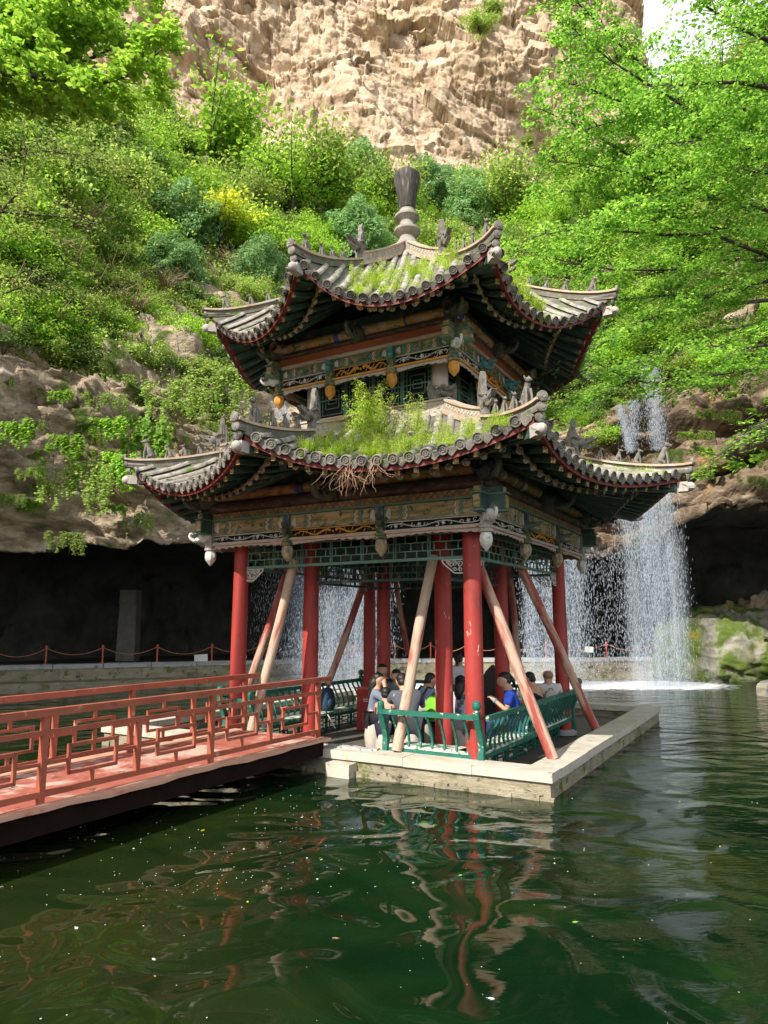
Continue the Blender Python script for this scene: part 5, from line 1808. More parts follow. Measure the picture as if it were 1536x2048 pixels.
# stone pillar in the cave
pc = aty(258, 1265, 27.0)
b = MB()
for k in range(5):
    b.box((pc.x + .02 * sin(k * 3), pc.y, LTOP + .27 + k * .53), (.70 - .02 * k, .6, .525), .03 * sin(k), .985)
mk("stone_pillar", b, MT['floor'], loc=(pc.x, pc.y, LTOP), label="square stone pillar standing in the dark cave at left", cat="pillar")


# boulders on the right: grouped rock masses, each its own stone
def boulder(c, r, seed, label, m, sq=(1, 1, 1)):
    n1, n2 = 150, 90
    th = np.linspace(0.02, pi * .62, n2); ph = np.linspace(0, 2 * pi, n1)
    T_, P2 = np.meshgrid(th, ph, indexing='ij')
    d = np.stack([np.sin(T_) * np.cos(P2), np.sin(T_) * np.sin(P2), np.cos(T_)], -1).reshape(-1, 3)
    k = 1 + .34 * fbm(d * 1.3 + seed, 5, seed) + .10 * fbm(d * 4 + seed, 5, seed + 3, .6) + .07 * blocks(d * 2.6 + seed, seed) + .04 * blocks(d * 6 + seed, seed + 2)
    V = d * k[:, None] * np.array(r) * np.array(sq)
    o = mk("boulder", (V, grid_faces(n2, n1)), m, smooth=False)
    o.location = c
    tag(o, label, "boulder", "boulders by the right cave mouth")
    return o


MT['moss'] = mat("mossy_rock", [(.3, (.16, .15, .12)), (.7, (.32, .30, .25))], .9, 1.2, bump=.8, bscale=8, bdist=.05,
                 over=((.085, .125, .018), .42, .9, .12), over2=((.24, .22, .03), .60, 1.1, .08))
MT['boulder'] = mat("tan_boulder", [(.3, (.20, .15, .10)), (.7, (.40, .31, .22))], .9, 1.2, bump=.8, bscale=6, bdist=.05,
                    over=((.10, .12, .03), .60, 1.2, .1))
p = aty(1480, 1330, 28.4); boulder((p.x + .3, p.y + 1.0, .6), (3.2, 1.5, 2.45), 4, "large mossy green boulder by the pool's right corner", MT['moss'])
p = aty(1420, 1300, 29.6); boulder((p.x - .1, p.y + 1.7, .5), (1.5, 1.3, 2.15), 9, "grey tan boulder left of the big mossy one", MT['boulder'])
p = aty(1536, 1290, 28.6); boulder((p.x + 1.2, p.y + 1.5, .6), (2.4, 1.6, 2.9), 14, "tall tan boulder at the right edge behind the mossy one", MT['boulder'])
p = aty(1355, 1330, 29.3); boulder((p.x, p.y + .9, .5), (.55, .5, 1.4), 19, "narrow wet grey boulder at the edge of the falling water", MT['moss'])
# ochre shelter corner at the right edge
p = aty(1566, 1320, 25.6)
root = thing("shelter", "small ochre brick shelter with a dark flat roof at the right edge", "shelter", (p.x + .4, p.y, .3))
b = MB(); b.box((p.x + .45, p.y + .4, .95), (.9, .8, 1.3)); mk("wall", b, mat("ochre_brick", [(.3, (.28, .17, .05)), (.7, (.40, .26, .09))], .8, 5, bump=.6), root)
b = MB(); b.box((p.x + .42, p.y + .38, 1.66), (1.15, 1.0, .10)); mk("roof", b, MT['bark'], root)
b = MB(); b.box((p.x + .45, p.y - .02, .40), (.9, .05, .22)); mk("plinth", b, MT['sign'], root)

# ================================================================== THINGS INSIDE THE PAVILION
def stool(x, y, label, h=.42, r=.17):
    b = MB(); b.lathe([(r * .82, 0), (r * .92, .04), (r * 1.06, h * .5), (r * .92, h - .04), (r * .84, h), (.02, h + .004)], (x, y, FZ), 18)
    mk("stool", b, MT['stool'], loc=(x, y, FZ), pav=True, auto=40, label=label, cat="stool", group="drum stools round the table")


# round table in the middle
tb = thing("table", "round stone table in the middle of the pavilion", "table", (0.1, 0, FZ), pav=True)
b = MB(); b.lathe([(.02, 0), (.55, .0), (.6, .02), (.6, .08), (.02, .09)], (0.1, 0, FZ + .62), 28); mk("tabletop", b, MT['stool'], tb, auto=40)
b = MB(); b.lathe([(.24, 0), (.16, .1), (.14, .4), (.24, .62)], (0.1, 0, FZ), 16); mk("pedestal", b, MT['stool'], tb, auto=40)

# red cabinet beside the far inner column
c = on_plane_y(736, 1440, .9)
cb = thing("cabinet", "small red donation cabinet by the left inner column", "cabinet", (c.x, .9, FZ), pav=True)
b = MB(); b.box((c.x, .9, FZ + .44), (.36, .32, .84)); mk("body", b, MT['red'], cb)
b = MB(); b.box((c.x, .9, FZ + .88), (.42, .38, .04)); mk("lid", b, MT['postred'], cb)
b = MB(); b.box((c.x + .04, .735, FZ + .66), (.12, .01, .02)); b.box((c.x + .04, .735, FZ + .62), (.12, .01, .015)); mk("slot", b, MT['sign'], cb)

# dark stele between the columns
c = on_plane_y(985, 1400, 1.9)
st = thing("stele", "dark upright stone slab with a pointed top between the columns", "stele", (c.x, 1.9, FZ), pav=True)
b = MB(); b.prism([(-.26, 0), (.26, 0), (.27, .75), (.22, 1.0), (.10, 1.22), (.02, 1.3), (-.12, 1.16), (-.22, .95), (-.27, .7)], (c.x, 1.9, FZ + .08), (1, 0, 0), (0, 0, 1), .14)
mk("slab", b, mat("black_stone", [(.3, (.02, .02, .02)), (.7, (.045, .042, .04))], .6, 6, bump=.3), st)
b = MB(); b.box((c.x, 1.9, FZ + .05), (.7, .34, .12)); mk("plinth", b, MT['floor'], st)
# second white slab lying near the water seen behind the cabinet is part of the far wall


# backpacks
def backpack(loc, rz, col, col2, label, scale=1.0, tilt=0):
    root = thing("backpack", label, "backpack", (0, 0, 0))
    root.matrix_world = Matrix.Translation(PW(loc)) @ Matrix.Rotation(rz + PAV_ANG, 4, 'Z') @ Matrix.Rotation(tilt, 4, 'X') @ Matrix.Scale(scale, 4)
    ORG[root.name] = (0, 0, 0)
    m1 = mat("backpack_cloth", [(.3, tuple(c * .8 for c in col)), (.7, col)], .7, 9, bump=.4)
    m2 = mat("backpack_trim", [(.5, col2)], .7, 9, bump=.3)
    b = MB()
    prof = [(.0, .0), (.13, .0), (.155, .05), (.165, .2), (.15, .36), (.10, .46), (.0, .49)]
    nseg = 16; vs = []
    zs = [0, .03, .10, .22, .34, .42, .47, .49]; ws = [.11, .15, .17, .17, .155, .13, .08, .02]; ds = [.07, .10, .12, .115, .10, .08, .05, .01]
    for z, w_, d_ in zip(zs, ws, ds):
        for k in range(nseg):
            a = 2 * pi * k / nseg
            ca, sa = cos(a), sin(a)
            vs.append((w_ * (abs(ca) ** .6) * (1 if ca > 0 else -1), d_ * (abs(sa) ** .7) * (1 if sa > 0 else -1), z))
    b.add(vs, [(i * nseg + k, i * nseg + (k + 1) % nseg, (i + 1) * nseg + (k + 1) % nseg, (i + 1) * nseg + k) for i in range(7) for k in range(nseg)] + [tuple(range(nseg - 1, -1, -1)), tuple(7 * nseg + k for k in range(nseg))])
    mk("bag", b, m1, root, smooth=True)
    b = MB(); b.ell((0, -.115, .15), (.12, .05, .11), 12, 8); mk("front_pocket", b, m1, root, smooth=True)
    for s_ in (-1, 1):
        b = MB(); b.tube([(s_ * .07, .06, .46), (s_ * .08, .13, .40), (s_ * .09, .15, .25), (s_ * .10, .12, .10), (s_ * .10, .07, .04)], .018, 6); mk("strap", b, m2, root, smooth=True)
    b = MB(); b.tube([(-.04, 0, .47), (-.03, 0, .53), (.03, 0, .53), (.04, 0, .47)], .012, 6); mk("handle", b, m2, root, smooth=True)
    return root


c = on_plane_x(655, 1415, -2.25)
backpack((c.x, c.y, .455), radians(80), (.012, .045, .085), (.01, .012, .02), "dark blue hiking backpack on the left bench by the bridge end", 1.0)
# walking stick leaning at that bench
a_ = PW(on_plane_x(655, 1428, -2.0)); b_ = PW(on_plane_x(683, 1480, -1.75))
b = MB(); b.tube([a_, a_.lerp(b_, .55)], .011, 8); b.mi = 1; b.tube([a_.lerp(b_, .55), b_], .008, 8); b.mi = 2; b.tube([a_ + (a_ - b_).normalized() * .12, a_], .016, 8)
mk("walking_stick", b, [MT['sign'], MT['bark'], MT['black']], loc=tuple(b_), label="thin white walking pole leaning at the left bench by the backpack", cat="walking pole")
# red cloth strip tied at the short bench
c = on_plane_y(566, 1418, -2.30)
b = MB(); vs = []
for j in range(7):
    for s_ in (-1, 1): vs.append((c.x + s_ * (.028 + .008 * sin(j)), c.y + .015 * sin(j * 1.4), c.z - .0 - j * .05))
b.add(vs, [(j * 2, j * 2 + 1, j * 2 + 3, j * 2 + 2) for j in range(6)]); b.tube([(c.x - .06, c.y, c.z + .01), (c.x, c.y, c.z + .02), (c.x + .08, c.y, c.z + .04)], .012, 5)
mk("ribbon", b, mat("red_ribbon", [(.5, (.6, .08, .07))], .7), loc=tuple(c), pav=True, label="strip of red cloth hanging left of the bridge-side inner column", cat="ribbon")

# ================================================================== SMALL THINGS ON THE WATER
rng = np.random.default_rng(12)
V = []; Fs = []; k0 = 0
for i in range(340):
    if i < 240:
        px = rng.normal(430, 260); py = rng.uniform(1560, 1800)
        if px < 0 or px > 1536: continue
    else:
        px = rng.uniform(0, 1536); py = rng.uniform(1420, 2048) 
    p = atz(px, py, .004)
    q = PAVM.inverted() @ p
    if PX0 - .05 < q.x < PX1 + .05 and PY0 - .08 < q.y < PY1: continue
    dist = p.length
    r = rng.uniform(.6, 1.1) * .0008 * dist * (2.1 if rng.random() < .05 else 1)
    vs = [(p.x + r * cos(a), p.y + r * sin(a) * 1.2, .006) for a in (0, 1.05, 2.1, 3.14, 4.2, 5.2)]
    V += vs + [(p.x, p.y, .006 + r * .6)]
    Fs += [(k0 + j, k0 + (j + 1) % 6, k0 + 6) for j in range(6)]; k0 += 7
m_ = MB(); m_.add(V, Fs)
mk("water_bubbles", m_, MT['whitecarve'], kind="stuff", label="tiny white bubbles and specks drifting on the dark green pool", cat="bubbles")
b = MB(); b.prism([(-.045, 0), (-.02, .022), (.02, .024), (.05, .004), (.02, -.022), (-.02, -.02)], (0, 0, .008), (1, 0, 0), (0, 1, 0), .004)
b.tube([(.045, .003, .008), (.075, .010, .012)], .002, 4)
lf = mesh_of("floating_leaf", b)
LC = {'yellow': mat("fallen_yellow_leaf", [(.5, (.65, .55, .05))], .6), 'green': mat("fallen_green_leaf", [(.5, (.25, .5, .05))], .6), 'white': mat("floating_petal", [(.5, (.8, .82, .9))], .5), 'brown': mat("fallen_brown_leaf", [(.5, (.35, .16, .04))], .6)}
for px, py, cl, sz, lab in ((153, 1857, 'white', 1.0, "white petal floating at lower left"), (406, 1661, 'yellow', 1.0, "small yellow leaf floating left of the pier block, out in the dark water"),
                            (642, 1720, 'green', .7, "pale green leaf floating in the middle of the reflected railing"), (1150, 1845, 'green', 1.0, "bright green leaf floating alone right of the column's reflection"),
                            (921, 1751, 'green', .9, "yellow-green leaf floating over the column's reflection"), (307, 1919, 'white', .8, "white petal floating by the lower left swirls"),
                            (983, 1998, 'white', .9, "bluish white petal near the bottom edge"), (495, 1804, 'yellow', .7, "tiny yellow leaf by the left swirls"), (1440, 1693, 'yellow', .6, "yellow leaf at the right side of the pool"),
                            (672, 1877, 'brown', .9, "thin brown leaf floating in the lower middle"), (604, 1635, 'white', .8, "white petal near the platform's pier"), (310, 1953, 'brown', .6, "brown leaf below the left swirls")):
    p = atz(px, py, 0)
    o = bpy.data.objects.new("floating_leaf" if cl != 'white' else "floating_petal", lf.copy()); o.data.materials.append(LC[cl]); sc.collection.objects.link(o)
    o.location = p; o.rotation_euler = (0, 0, px); o.scale = (sz * .5,) * 3
    tag(o, lab, "leaf" if cl != 'white' else "petal", "leaves and petals on the water")
# ================================================================== VEGETATION
MT['leaf_shrub'] = leafmat("shrub_leaf", (.13, .21, .045), (.26, .38, .075), (.42, .52, .13), trans=.5)
MT['leaf_bright'] = leafmat("bright_leaf", (.13, .29, .03), (.25, .45, .045), (.40, .57, .08), trans=.5)
MT['leaf_maple'] = leafmat("maple_leaf", (.07, .19, .025), (.16, .36, .04), (.30, .47, .075), trans=.55, rough=.35, spec=.4)
MT['leaf_dark'] = leafmat("dark_leaf", (.07, .13, .03), (.14, .24, .06), (.22, .32, .08))
MT['leaf_juniper'] = leafmat("juniper_leaf", (.09, .19, .055), (.17, .32, .11), (.28, .44, .19), trans=.4)
MT['leaf_yellow'] = leafmat("yellow_leaf", (.34, .44, .03), (.50, .56, .05), (.62, .62, .08), trans=.5, hue_obj=.03)
MT['leaf_weed'] = leafmat("weed_leaf", (.18, .35, .03), (.36, .52, .05), (.56, .60, .12), trans=.5)
MT['leaf_dry'] = leafmat("dry_grass", (.20, .16, .08), (.30, .24, .13), (.22, .26, .08), trans=.3)


def leaves(C, N, size, rng, aspect=.55, up=.5, jit=.35, droop=0.0):
    """rhombic leaf faces at centres C; N preferred normals (or None)"""
    n = len(C)
    nm = rng.normal(size=(n, 3)); nm[:, 2] = np.abs(nm[:, 2]) + up
    if N is not None: nm = N + nm * jit
    nm /= np.linalg.norm(nm, axis=1)[:, None]
    a = rng.normal(size=(n, 3)); a[:, 2] -= droop
    a -= nm * (a * nm).sum(1)[:, None]; a /= np.linalg.norm(a, axis=1)[:, None] + 1e-9
    b = np.cross(nm, a)
    s = (size * rng.uniform(.6, 1.35, n))[:, None]
    V = np.stack([C - a * s * .5, C + b * s * aspect * .5 + nm * s * .06, C + a * s * .5 - nm * s * .05, C - b * s * aspect * .5 + nm * s * .06], 1)
    return V.reshape(-1, 3)


def quads(n): return np.arange(n * 4).reshape(-1, 4)


def plant(name, kind, seed, mt, wood, n=5000, ls=.09, h=1.0, r=1.0, stems=7, label="", cat="shrub", group=None):
    """prototype at the origin: > crown, trunk (stems). Unit roughly metres; scaled on copying"""
    rng = np.random.default_rng(seed)
    root = bpy.data.objects.new(name, None); sc.collection.objects.link(root); ORG[root.name] = (0, 0, 0)
    tag(root, label, cat, group)
    C = []; b = MB()
    if kind == 'round':         # spreading shrub: many clumps in an uneven dome
        k = 46
        for i in range(k):
            d = rng.normal(size=3); d /= np.linalg.norm(d); d[2] = abs(d[2]) * .9 + .05
            rad = rng.uniform(.45, 1.0) * (1 + .25 * sin(d[0] * 4 + seed) + .2 * cos(d[1] * 5))
            c = np.array([d[0] * r * rad, d[1] * r * rad, h * (.12 + .85 * d[2] * rad)])
            m = int(n / k * rng.uniform(.5, 1.5)); sg = r * rng.uniform(.09, .2)
            C.append(c + rng.normal(size=(m, 3)) * [sg, sg, sg * .55])
            if i % 3 == 0:
                b.tube([(0, 0, -.3), tuple(c * .35 + [0, 0, .05]), tuple(c * .75), tuple(c)], [.03 * r, .02 * r, .012 * r, .005 * r], 4, cap=False)
    elif kind == 'airy':        # small tree: visible forks, loose leaf sprays
        for i in range(stems):
            a = rng.uniform(0, 2 * pi); l = rng.uniform(.1, .5) * r
            p0 = np.array([0, 0, -.3]); p1 = np.array([cos(a) * l * .4, sin(a) * l * .4, h * .4]); 
            b.tube([tuple(p0), tuple(p1 * .5), tuple(p1)], [.045 * r, .035 * r, .025 * r], 5, cap=False)
            for j in range(5):
                a2 = a + rng.uniform(-1.2, 1.2); l2 = rng.uniform(.35, 1.0) * r
                p2 = p1 + np.array([cos(a2) * l2 * .5, sin(a2) * l2 * .5, h * rng.uniform(.15, .35)])
                p3 = p1 + np.array([cos(a2) * l2, sin(a2) * l2, h * rng.uniform(.25, .6)])
                b.tube([tuple(p1), tuple(p2), tuple(p3)], [.02 * r, .014 * r, .005 * r], 4, cap=False)
                m = int(n / stems / 5)
                t = rng.random((m, 1)) ** .7
                q = p1 + (p3 - p1) * t
                C.append(q + rng.normal(size=(m, 3)) * [.15 * r, .15 * r, .09 * r] * (.3 + t))
    elif kind == 'juniper':     # dense rounded cone of fine foliage
        d = rng.normal(size=(n, 3)); d /= np.linalg.norm(d, axis=1)[:, None]
        lump = 1 + .30 * np.sin(d[:, 0] * 5 + seed) * np.cos(d[:, 2] * 6) + .22 * np.sin(d[:, 1] * 8 + d[:, 2] * 4)
        rad = rng.uniform(.45, 1.0, n) ** .45 * lump
        z = d[:, 2] * rad
        wz = np.sqrt(np.clip(1 - ((z + .25) / 1.5) ** 2, .05, 1))
        c = np.stack([d[:, 0] * rad * r * wz, d[:, 1] * rad * r * wz, h * (.55 + .5 * z)], 1)
        C.append(c)
        b.tube([(0, 0, -.3), (0, 0, h * .5), (0, 0, h * .9)], [.06, .04, .01], 5)
    elif kind == 'vine':        # hanging mat on a rock face, local +z up, face towards -y
        for i in range(30):
            x = rng.uniform(-r, r); z0 = rng.uniform(-.2, 1) * h * .5; l = rng.uniform(.3, 1.0) * h
            m = int(n / 30)
            t = rng.random(m)
            C.append(np.stack([x + rng.normal(0, .07, m) * r + t * rng.normal(0, .1), rng.normal(0, .07, m) - .06, z0 - l * t], 1))
            b.tube([(x, 0, z0), (x, -.05, z0 - l * .5), (x, -.03, z0 - l)], [.008, .006, .003], 3, cap=False)
    C = np.concatenate(C)
    if kind == 'juniper':
        nrm = C - np.array([0, 0, h * .45]); nrm /= np.linalg.norm(nrm, axis=1)[:, None]
        V = leaves(C, nrm, ls, rng, .35, 0, 1.2)
    elif kind == 'vine':
        V = leaves(C, np.tile([0, -1, .5], (len(C), 1)), ls, rng, .8, 0, .35)
    else:
        V = leaves(C, None, ls, rng, .55, .6)
    mk("crown", (V, quads(len(C))), MT[mt], root)
    mk("trunk", b, MT[wood], root)
    return root


PR = {
    'round1': plant("shrub", 'round', 1, 'leaf_shrub', 'bark', 5200, .10, 1.0, 1.0, cat="shrub"),
    'round2': plant("shrub", 'round', 2, 'leaf_bright', 'bark', 5200, .10, 1.1, 1.0, cat="shrub"),
    'round3': plant("shrub", 'round', 3, 'leaf_dark', 'bark', 4800, .10, .9, 1.0, cat="shrub"),
    'airy1': plant("small_tree", 'airy', 4, 'leaf_shrub', 'barkpale', 5600, .085, 1.9, 1.0, 4, cat="tree"),
    'airy2': plant("small_tree", 'airy', 5, 'leaf_bright', 'bark', 5600, .085, 1.7, 1.1, 5, cat="tree"),
    'airy3': plant("small_tree", 'airy', 15, 'leaf_bright', 'barkpale', 4200, .09, 1.8, 1.0, 5, cat="tree"),
    'juniper1': plant("juniper", 'juniper', 6, 'leaf_juniper', 'bark', 9000, .085, 1.6, .62, cat="juniper"),
    'juniper2': plant("juniper", 'juniper', 7, 'leaf_juniper', 'bark', 9000, .085, 1.3, .7, cat="juniper"),
    'yellow': plant("shrub", 'round', 8, 'leaf_yellow', 'bark', 2600, .09, .8, 1.0, cat="shrub"),
    'bare': plant("bare_shrub", 'airy', 31, 'leaf_dry', 'dry', 500, .07, 1.2, 1.1, 9, cat="shrub"),
    'vine': plant("vine", 'vine', 9, 'leaf_bright', 'bark', 1500, .13, 1.2, .8, cat="vine"),
    'vine2': plant("vine", 'vine', 10, 'leaf_shrub', 'bark', 2200, .08, 1.4, .9, cat="vine"),
}
USED = set()


def put(kind, px, py, s, label=None, group=None, dz=0.0, Y=None, sz=1.0):
    """the plant's BASE is where the sight line through (px, py) meets the terrain; s = radius scale"""
    p = aty(px, py, Y) if Y else slope_hit(px, py)
    if p is None: return None
    p = p + Vector((0, 0, dz))
    P0 = PR[kind]
    rz = RND.uniform(0, 6.28) if not kind.startswith('vine') else RND.uniform(-.3, .3)
    tl = (RND.uniform(-.1, .1), RND.uniform(-.1, .1), rz)
    if kind not in USED:
        USED.add(kind)
        P0.location = p; P0.rotation_euler = tl; P0.scale = (s, s, s * sz)
        o = P0
        if label: o["label"] = label
        if group: o["group"] = group
        elif "group" in o: del o["group"]
        return o
    return dup(P0, p, 0, (s, s, s * sz), label, group, rot=tl)


# individually recognisable plants --------------------------------------
put('airy3', 395, 395, 4.2, "loose spreading tree with forking bare stems against the cliff, top centre-left", sz=.95)
put('juniper1', 722, 432, 3.2, "round dark juniper highest behind the roof, left of the finial")
put('juniper2', 862, 438, 3.3, "round dark juniper just right of the finial's vase")
put('juniper2', 372, 500, 2.3, "pale rounded juniper left of the yellow bush")
put('juniper1', 708, 540, 2.6, "blue-green juniper between the ridge dragon and the finial")
put('juniper2', 545, 440, 2.3, "blue-green juniper above the yellow-leaved bush")
put('juniper1', 950, 480, 3.0, "bright green juniper right of the finial above the near horn")
put('juniper2', 345, 590, 1.9, "broad grey-green juniper under the yellow bush, left of the upper roof")
put('juniper1', 525, 600, 1.9, "grey-green juniper behind the left tip of the upper roof")
put('juniper2', 600, 575, 1.5, "small juniper directly behind the upper roof's front left horn")
put('yellow', 440, 515, 2.5, "yellow-leaved bush glowing between the junipers left of the upper roof", dz=1.5)
put('yellow', 550, 452, 1.4, "thin yellow-leaved bush above the left junipers", dz=1.2)
put('airy1', 640, 480, 3.4, "feathery olive-green tree behind the ridge left of the finial")
put('airy2', 585, 470, 3.0, "feathery green tree beside the olive one behind the upper roof")
put('airy1', 800, 470, 2.6, "thin grey-green tree behind the finial")
put('airy1', 1040, 490, 3.2, "pale grey-green tree behind the upper roof's near horn")
# bushes on the cliff face
for i, (px, py, s, k, lab) in enumerate(((960, 60, 1.6, 'round1', "grey-green bush high on the cliff above the vase"), (985, 25, 1.1, 'round1', "small bush at the cliff top near the picture's upper edge"),
                                         (1255, 195, 1.0, 'round3', "dark bush on the cliff's right shoulder"), (1150, 350, 2.3, 'round3', "dark bush at the cliff foot, right"),
                                         (1110, 320, 1.8, 'round1', "pale bush at the cliff foot beside the dark one"), (1055, 290, .8, 'round1', "tiny bush on the cliff right of the vase"),
                                         (1250, 210, .9, 'round1', "small green tuft on the right cliff edge"))):
    put(k, px, py, s, lab, Y=55.5)
# vines and shrubs on the left rock wall
put('vine2', 145, 960, 1.15, "round drooping shrub hanging on the left rock face", Y=20.2, sz=.8)
put('vine', 290, 870, .95, "broad-leaved vine hanging beside the dragon of the lower left ridge", Y=21.4, sz=1.3)
put('vine', 240, 930, .8, "leafy vine left of the lower roof's left tip", Y=21.2)
put('vine', 30, 860, .8, "big-leaved vine at the left edge of the rock wall", Y=19.3, sz=.7)
put('vine', 130, 885, .8, "big-leaved vine in the middle of the left rock wall", Y=20.1, sz=.6)
put('vine', 215, 850, .8, "vine creeping on the rock below the left shrubs", Y=20.9, sz=.6)
put('vine2', 210, 800, .7, "small leaf mat on the left rock wall under the ledge", Y=20.9, sz=.5)
put('vine2', 130, 1080, .6, "yellowish vine trailing to the cave's lip at left", Y=20.0, sz=.6)
put('vine', 225, 1015, .45, "single big-leaved plant on the dark rock over the cave", Y=21.0, sz=.5)
put('vine2', 275, 1040, .55, "mossy yellow-green vine left of the lower left pendant", Y=21.5, sz=.7)
put('vine', 120, 790, .55, "small bright plant on the upper left rock ledge", Y=20.3, sz=.5)
put('vine2', 440, 770, 1.3, "green mat on the rock left of the upper storey", Y=22.7, sz=.7)
put('vine2', 350, 790, 1.2, "moss-green hanging mat right of the rock ledge", Y=22.1, sz=.7)
put('vine', 1400, 900, .55, "bright leaves on the rock right of the lower roof's tip", Y=24.3, sz=.5)
put('vine', 1370, 870, .4, "bright leaf sprig just above the lower roof's right tip", Y=24.0, sz=.5)
put('vine2', 1450, 830, .6, "sprig of leaves on the right rock wall", Y=23.6, sz=.5)
put('vine2', 1500, 960, .6, "dry brownish growth on the right rock lip", Y=23.3, sz=.4)
for i, (px, py) in enumerate(((60, 945), (20, 1000))):
    put('vine2', px, py, .45, ("dry tuft hanging on the left rock face", "dry tuft at the left edge of the rock face")[i], Y=19.8, sz=.5)

for i in range(46):
    px = RND.uniform(-10, 470); py = 760 + 250 * RND.random() ** 1.2
    if px < 330 and py > 1040: continue
    Yv = float(lipY(px / 1400 * 21 - 11.5)) - .1
    k = RND.choice(('vine', 'vine2', 'vine2'))
    row = "upper" if py < 830 else "middle" if py < 920 else "lower"; colm = "left" if px < 160 else "centre" if px < 310 else "right"
    lab = ("leafy creeper" if k == 'vine' else "fine green mat") + " on the left rock face, " + row + " " + colm
    p = slope_hit(px, py)
    if p is None: continue
    put(k, px, py, RND.uniform(.25, .6), lab, lab, Y=p.y - .15, sz=.6)
for i in range(16):
    px = RND.uniform(1390, 1550); py = RND.uniform(780, 960); p = slope_hit(px, py)
    if p is None: continue
    lab = "creeper on the right rock ledges, " + ("upper" if py < 870 else "lower") + " part"
    put(RND.choice(('vine', 'vine2')), px, py, RND.uniform(.25, .5), lab, lab, Y=p.y - .15, sz=.6)
for i, (px, py, s_) in enumerate(((170, 640, 1.6), (215, 600, 1.5), (120, 600, 1.5), (260, 660, 1.3), (60, 560, 1.7), (330, 610, 1.2), (480, 560, 1.2), (540, 580, 1.1), (150, 520, 1.8), (20, 650, 1.5), (230, 480, 1.7), (90, 690, 1.2), (1400, 640, 1.6), (1460, 600, 1.6), (1440, 690, 1.2))):
    put('bare', px, py, s_, "dry bare-twigged bush " + ("on the right slope" if px > 1000 else "high on the left slope" if py < 570 else "above the left rock wall") + (", left part" if px < 150 else ", middle part" if px < 300 else ", right part"), "dry bare bushes")
# the mass of bushes over the slopes: like plants in one place share a label
zones = [((0, 330), (230, 420), 50, "upper left slope", 2.1), ((0, 330), (420, 560), 50, "middle left slope", 1.6), ((0, 300), (560, 720), 44, "lower left slope", 1.15),
         ((230, 520), (240, 470), 40, "slope under the loose tree", 2.1), ((300, 560), (560, 760), 36, "rocks left of the upper storey", 1.1), ((430, 720), (330, 520), 44, "left ridge behind the roof", 1.9),
         ((720, 1080), (370, 520), 44, "right ridge behind the roof", 2.1), ((1050, 1330), (380, 560), 30, "slope behind the maple", 2.3),
         ((1060, 1350), (560, 760), 34, "slope above the waterfall", 1.7), ((1090, 1240), (760, 880), 20, "bank beside the upper waterfall", 1.0),
         ((1330, 1560), (340, 600), 24, "upper right slope", 2.2), ((1330, 1560), (600, 740), 20, "slope over the right ledges", 1.2), ((1330, 1600), (60, 340), 22, "high right slope", 3.0)]
kinds_w = ['round1', 'round2', 'round2', 'airy1', 'airy2', 'round3', 'airy3', 'round1']
desc_k = {'round1': "mid-green shrub", 'round2': "bright green shrub", 'round3': "dark green shrub", 'airy1': "olive-green sapling", 'airy2': "bright green sapling", 'airy3': "light green sapling"}
for (x0, x1), (y0, y1), n, zn, s in zones:
    for i in range(n):
        # stratified so the slope is covered
        fx = (i * .618) % 1; fy = (i + RND.random()) / n
        px = x0 + (x1 - x0) * fx; py = y0 + (y1 - y0) * fy + 18
        k = RND.choice(kinds_w)
        p = slope_hit(px, py)
        if p is None: continue
        sz_ = RND.uniform(.55, 1.1)
        where = ("top " if fy < .33 else "middle " if fy < .67 else "bottom ") + ("left" if fx < .33 else "centre" if fx < .67 else "right")
        size = "small " if sz_ < .72 else "large " if sz_ > .95 else ""
        lab = size + desc_k[k] + ", " + where + " of the " + zn
        put(k, px, py, s * sz_ * (.85 if k.startswith('airy') else 1), lab, lab)


# ground cover between them: leaves over the whole slope
def cover():
    rng = np.random.default_rng(44)
    n = 190000
    x = rng.uniform(-26, 24, n); dy = 1.2 + 29 * rng.random(n) ** 1.15
    q = np.stack([x * .35, dy * .4, x * 0], 1)
    keep = (vnoise(q, 61) + .35 * vnoise(q * 3, 62)) > -.30 - (dy > 6) * .25
    x, dy = x[keep], dy[keep]
    z = prof_z(x, dy)
    Y = lipY(x) + dy
    C = np.stack([x, Y - .25, z + rng.exponential(.32, len(x)) - .05], 1)
    dist = np.linalg.norm(C, axis=1)
    V = leaves(C, None, .12 * np.clip(dist / 26, .8, 2.2), rng, .5, .5)
    return (V, quads(len(C)))


mk("ground_cover", cover(), MT['leaf_shrub'], kind="stuff", label="low green growth covering the slopes between the bushes", cat="ground cover")


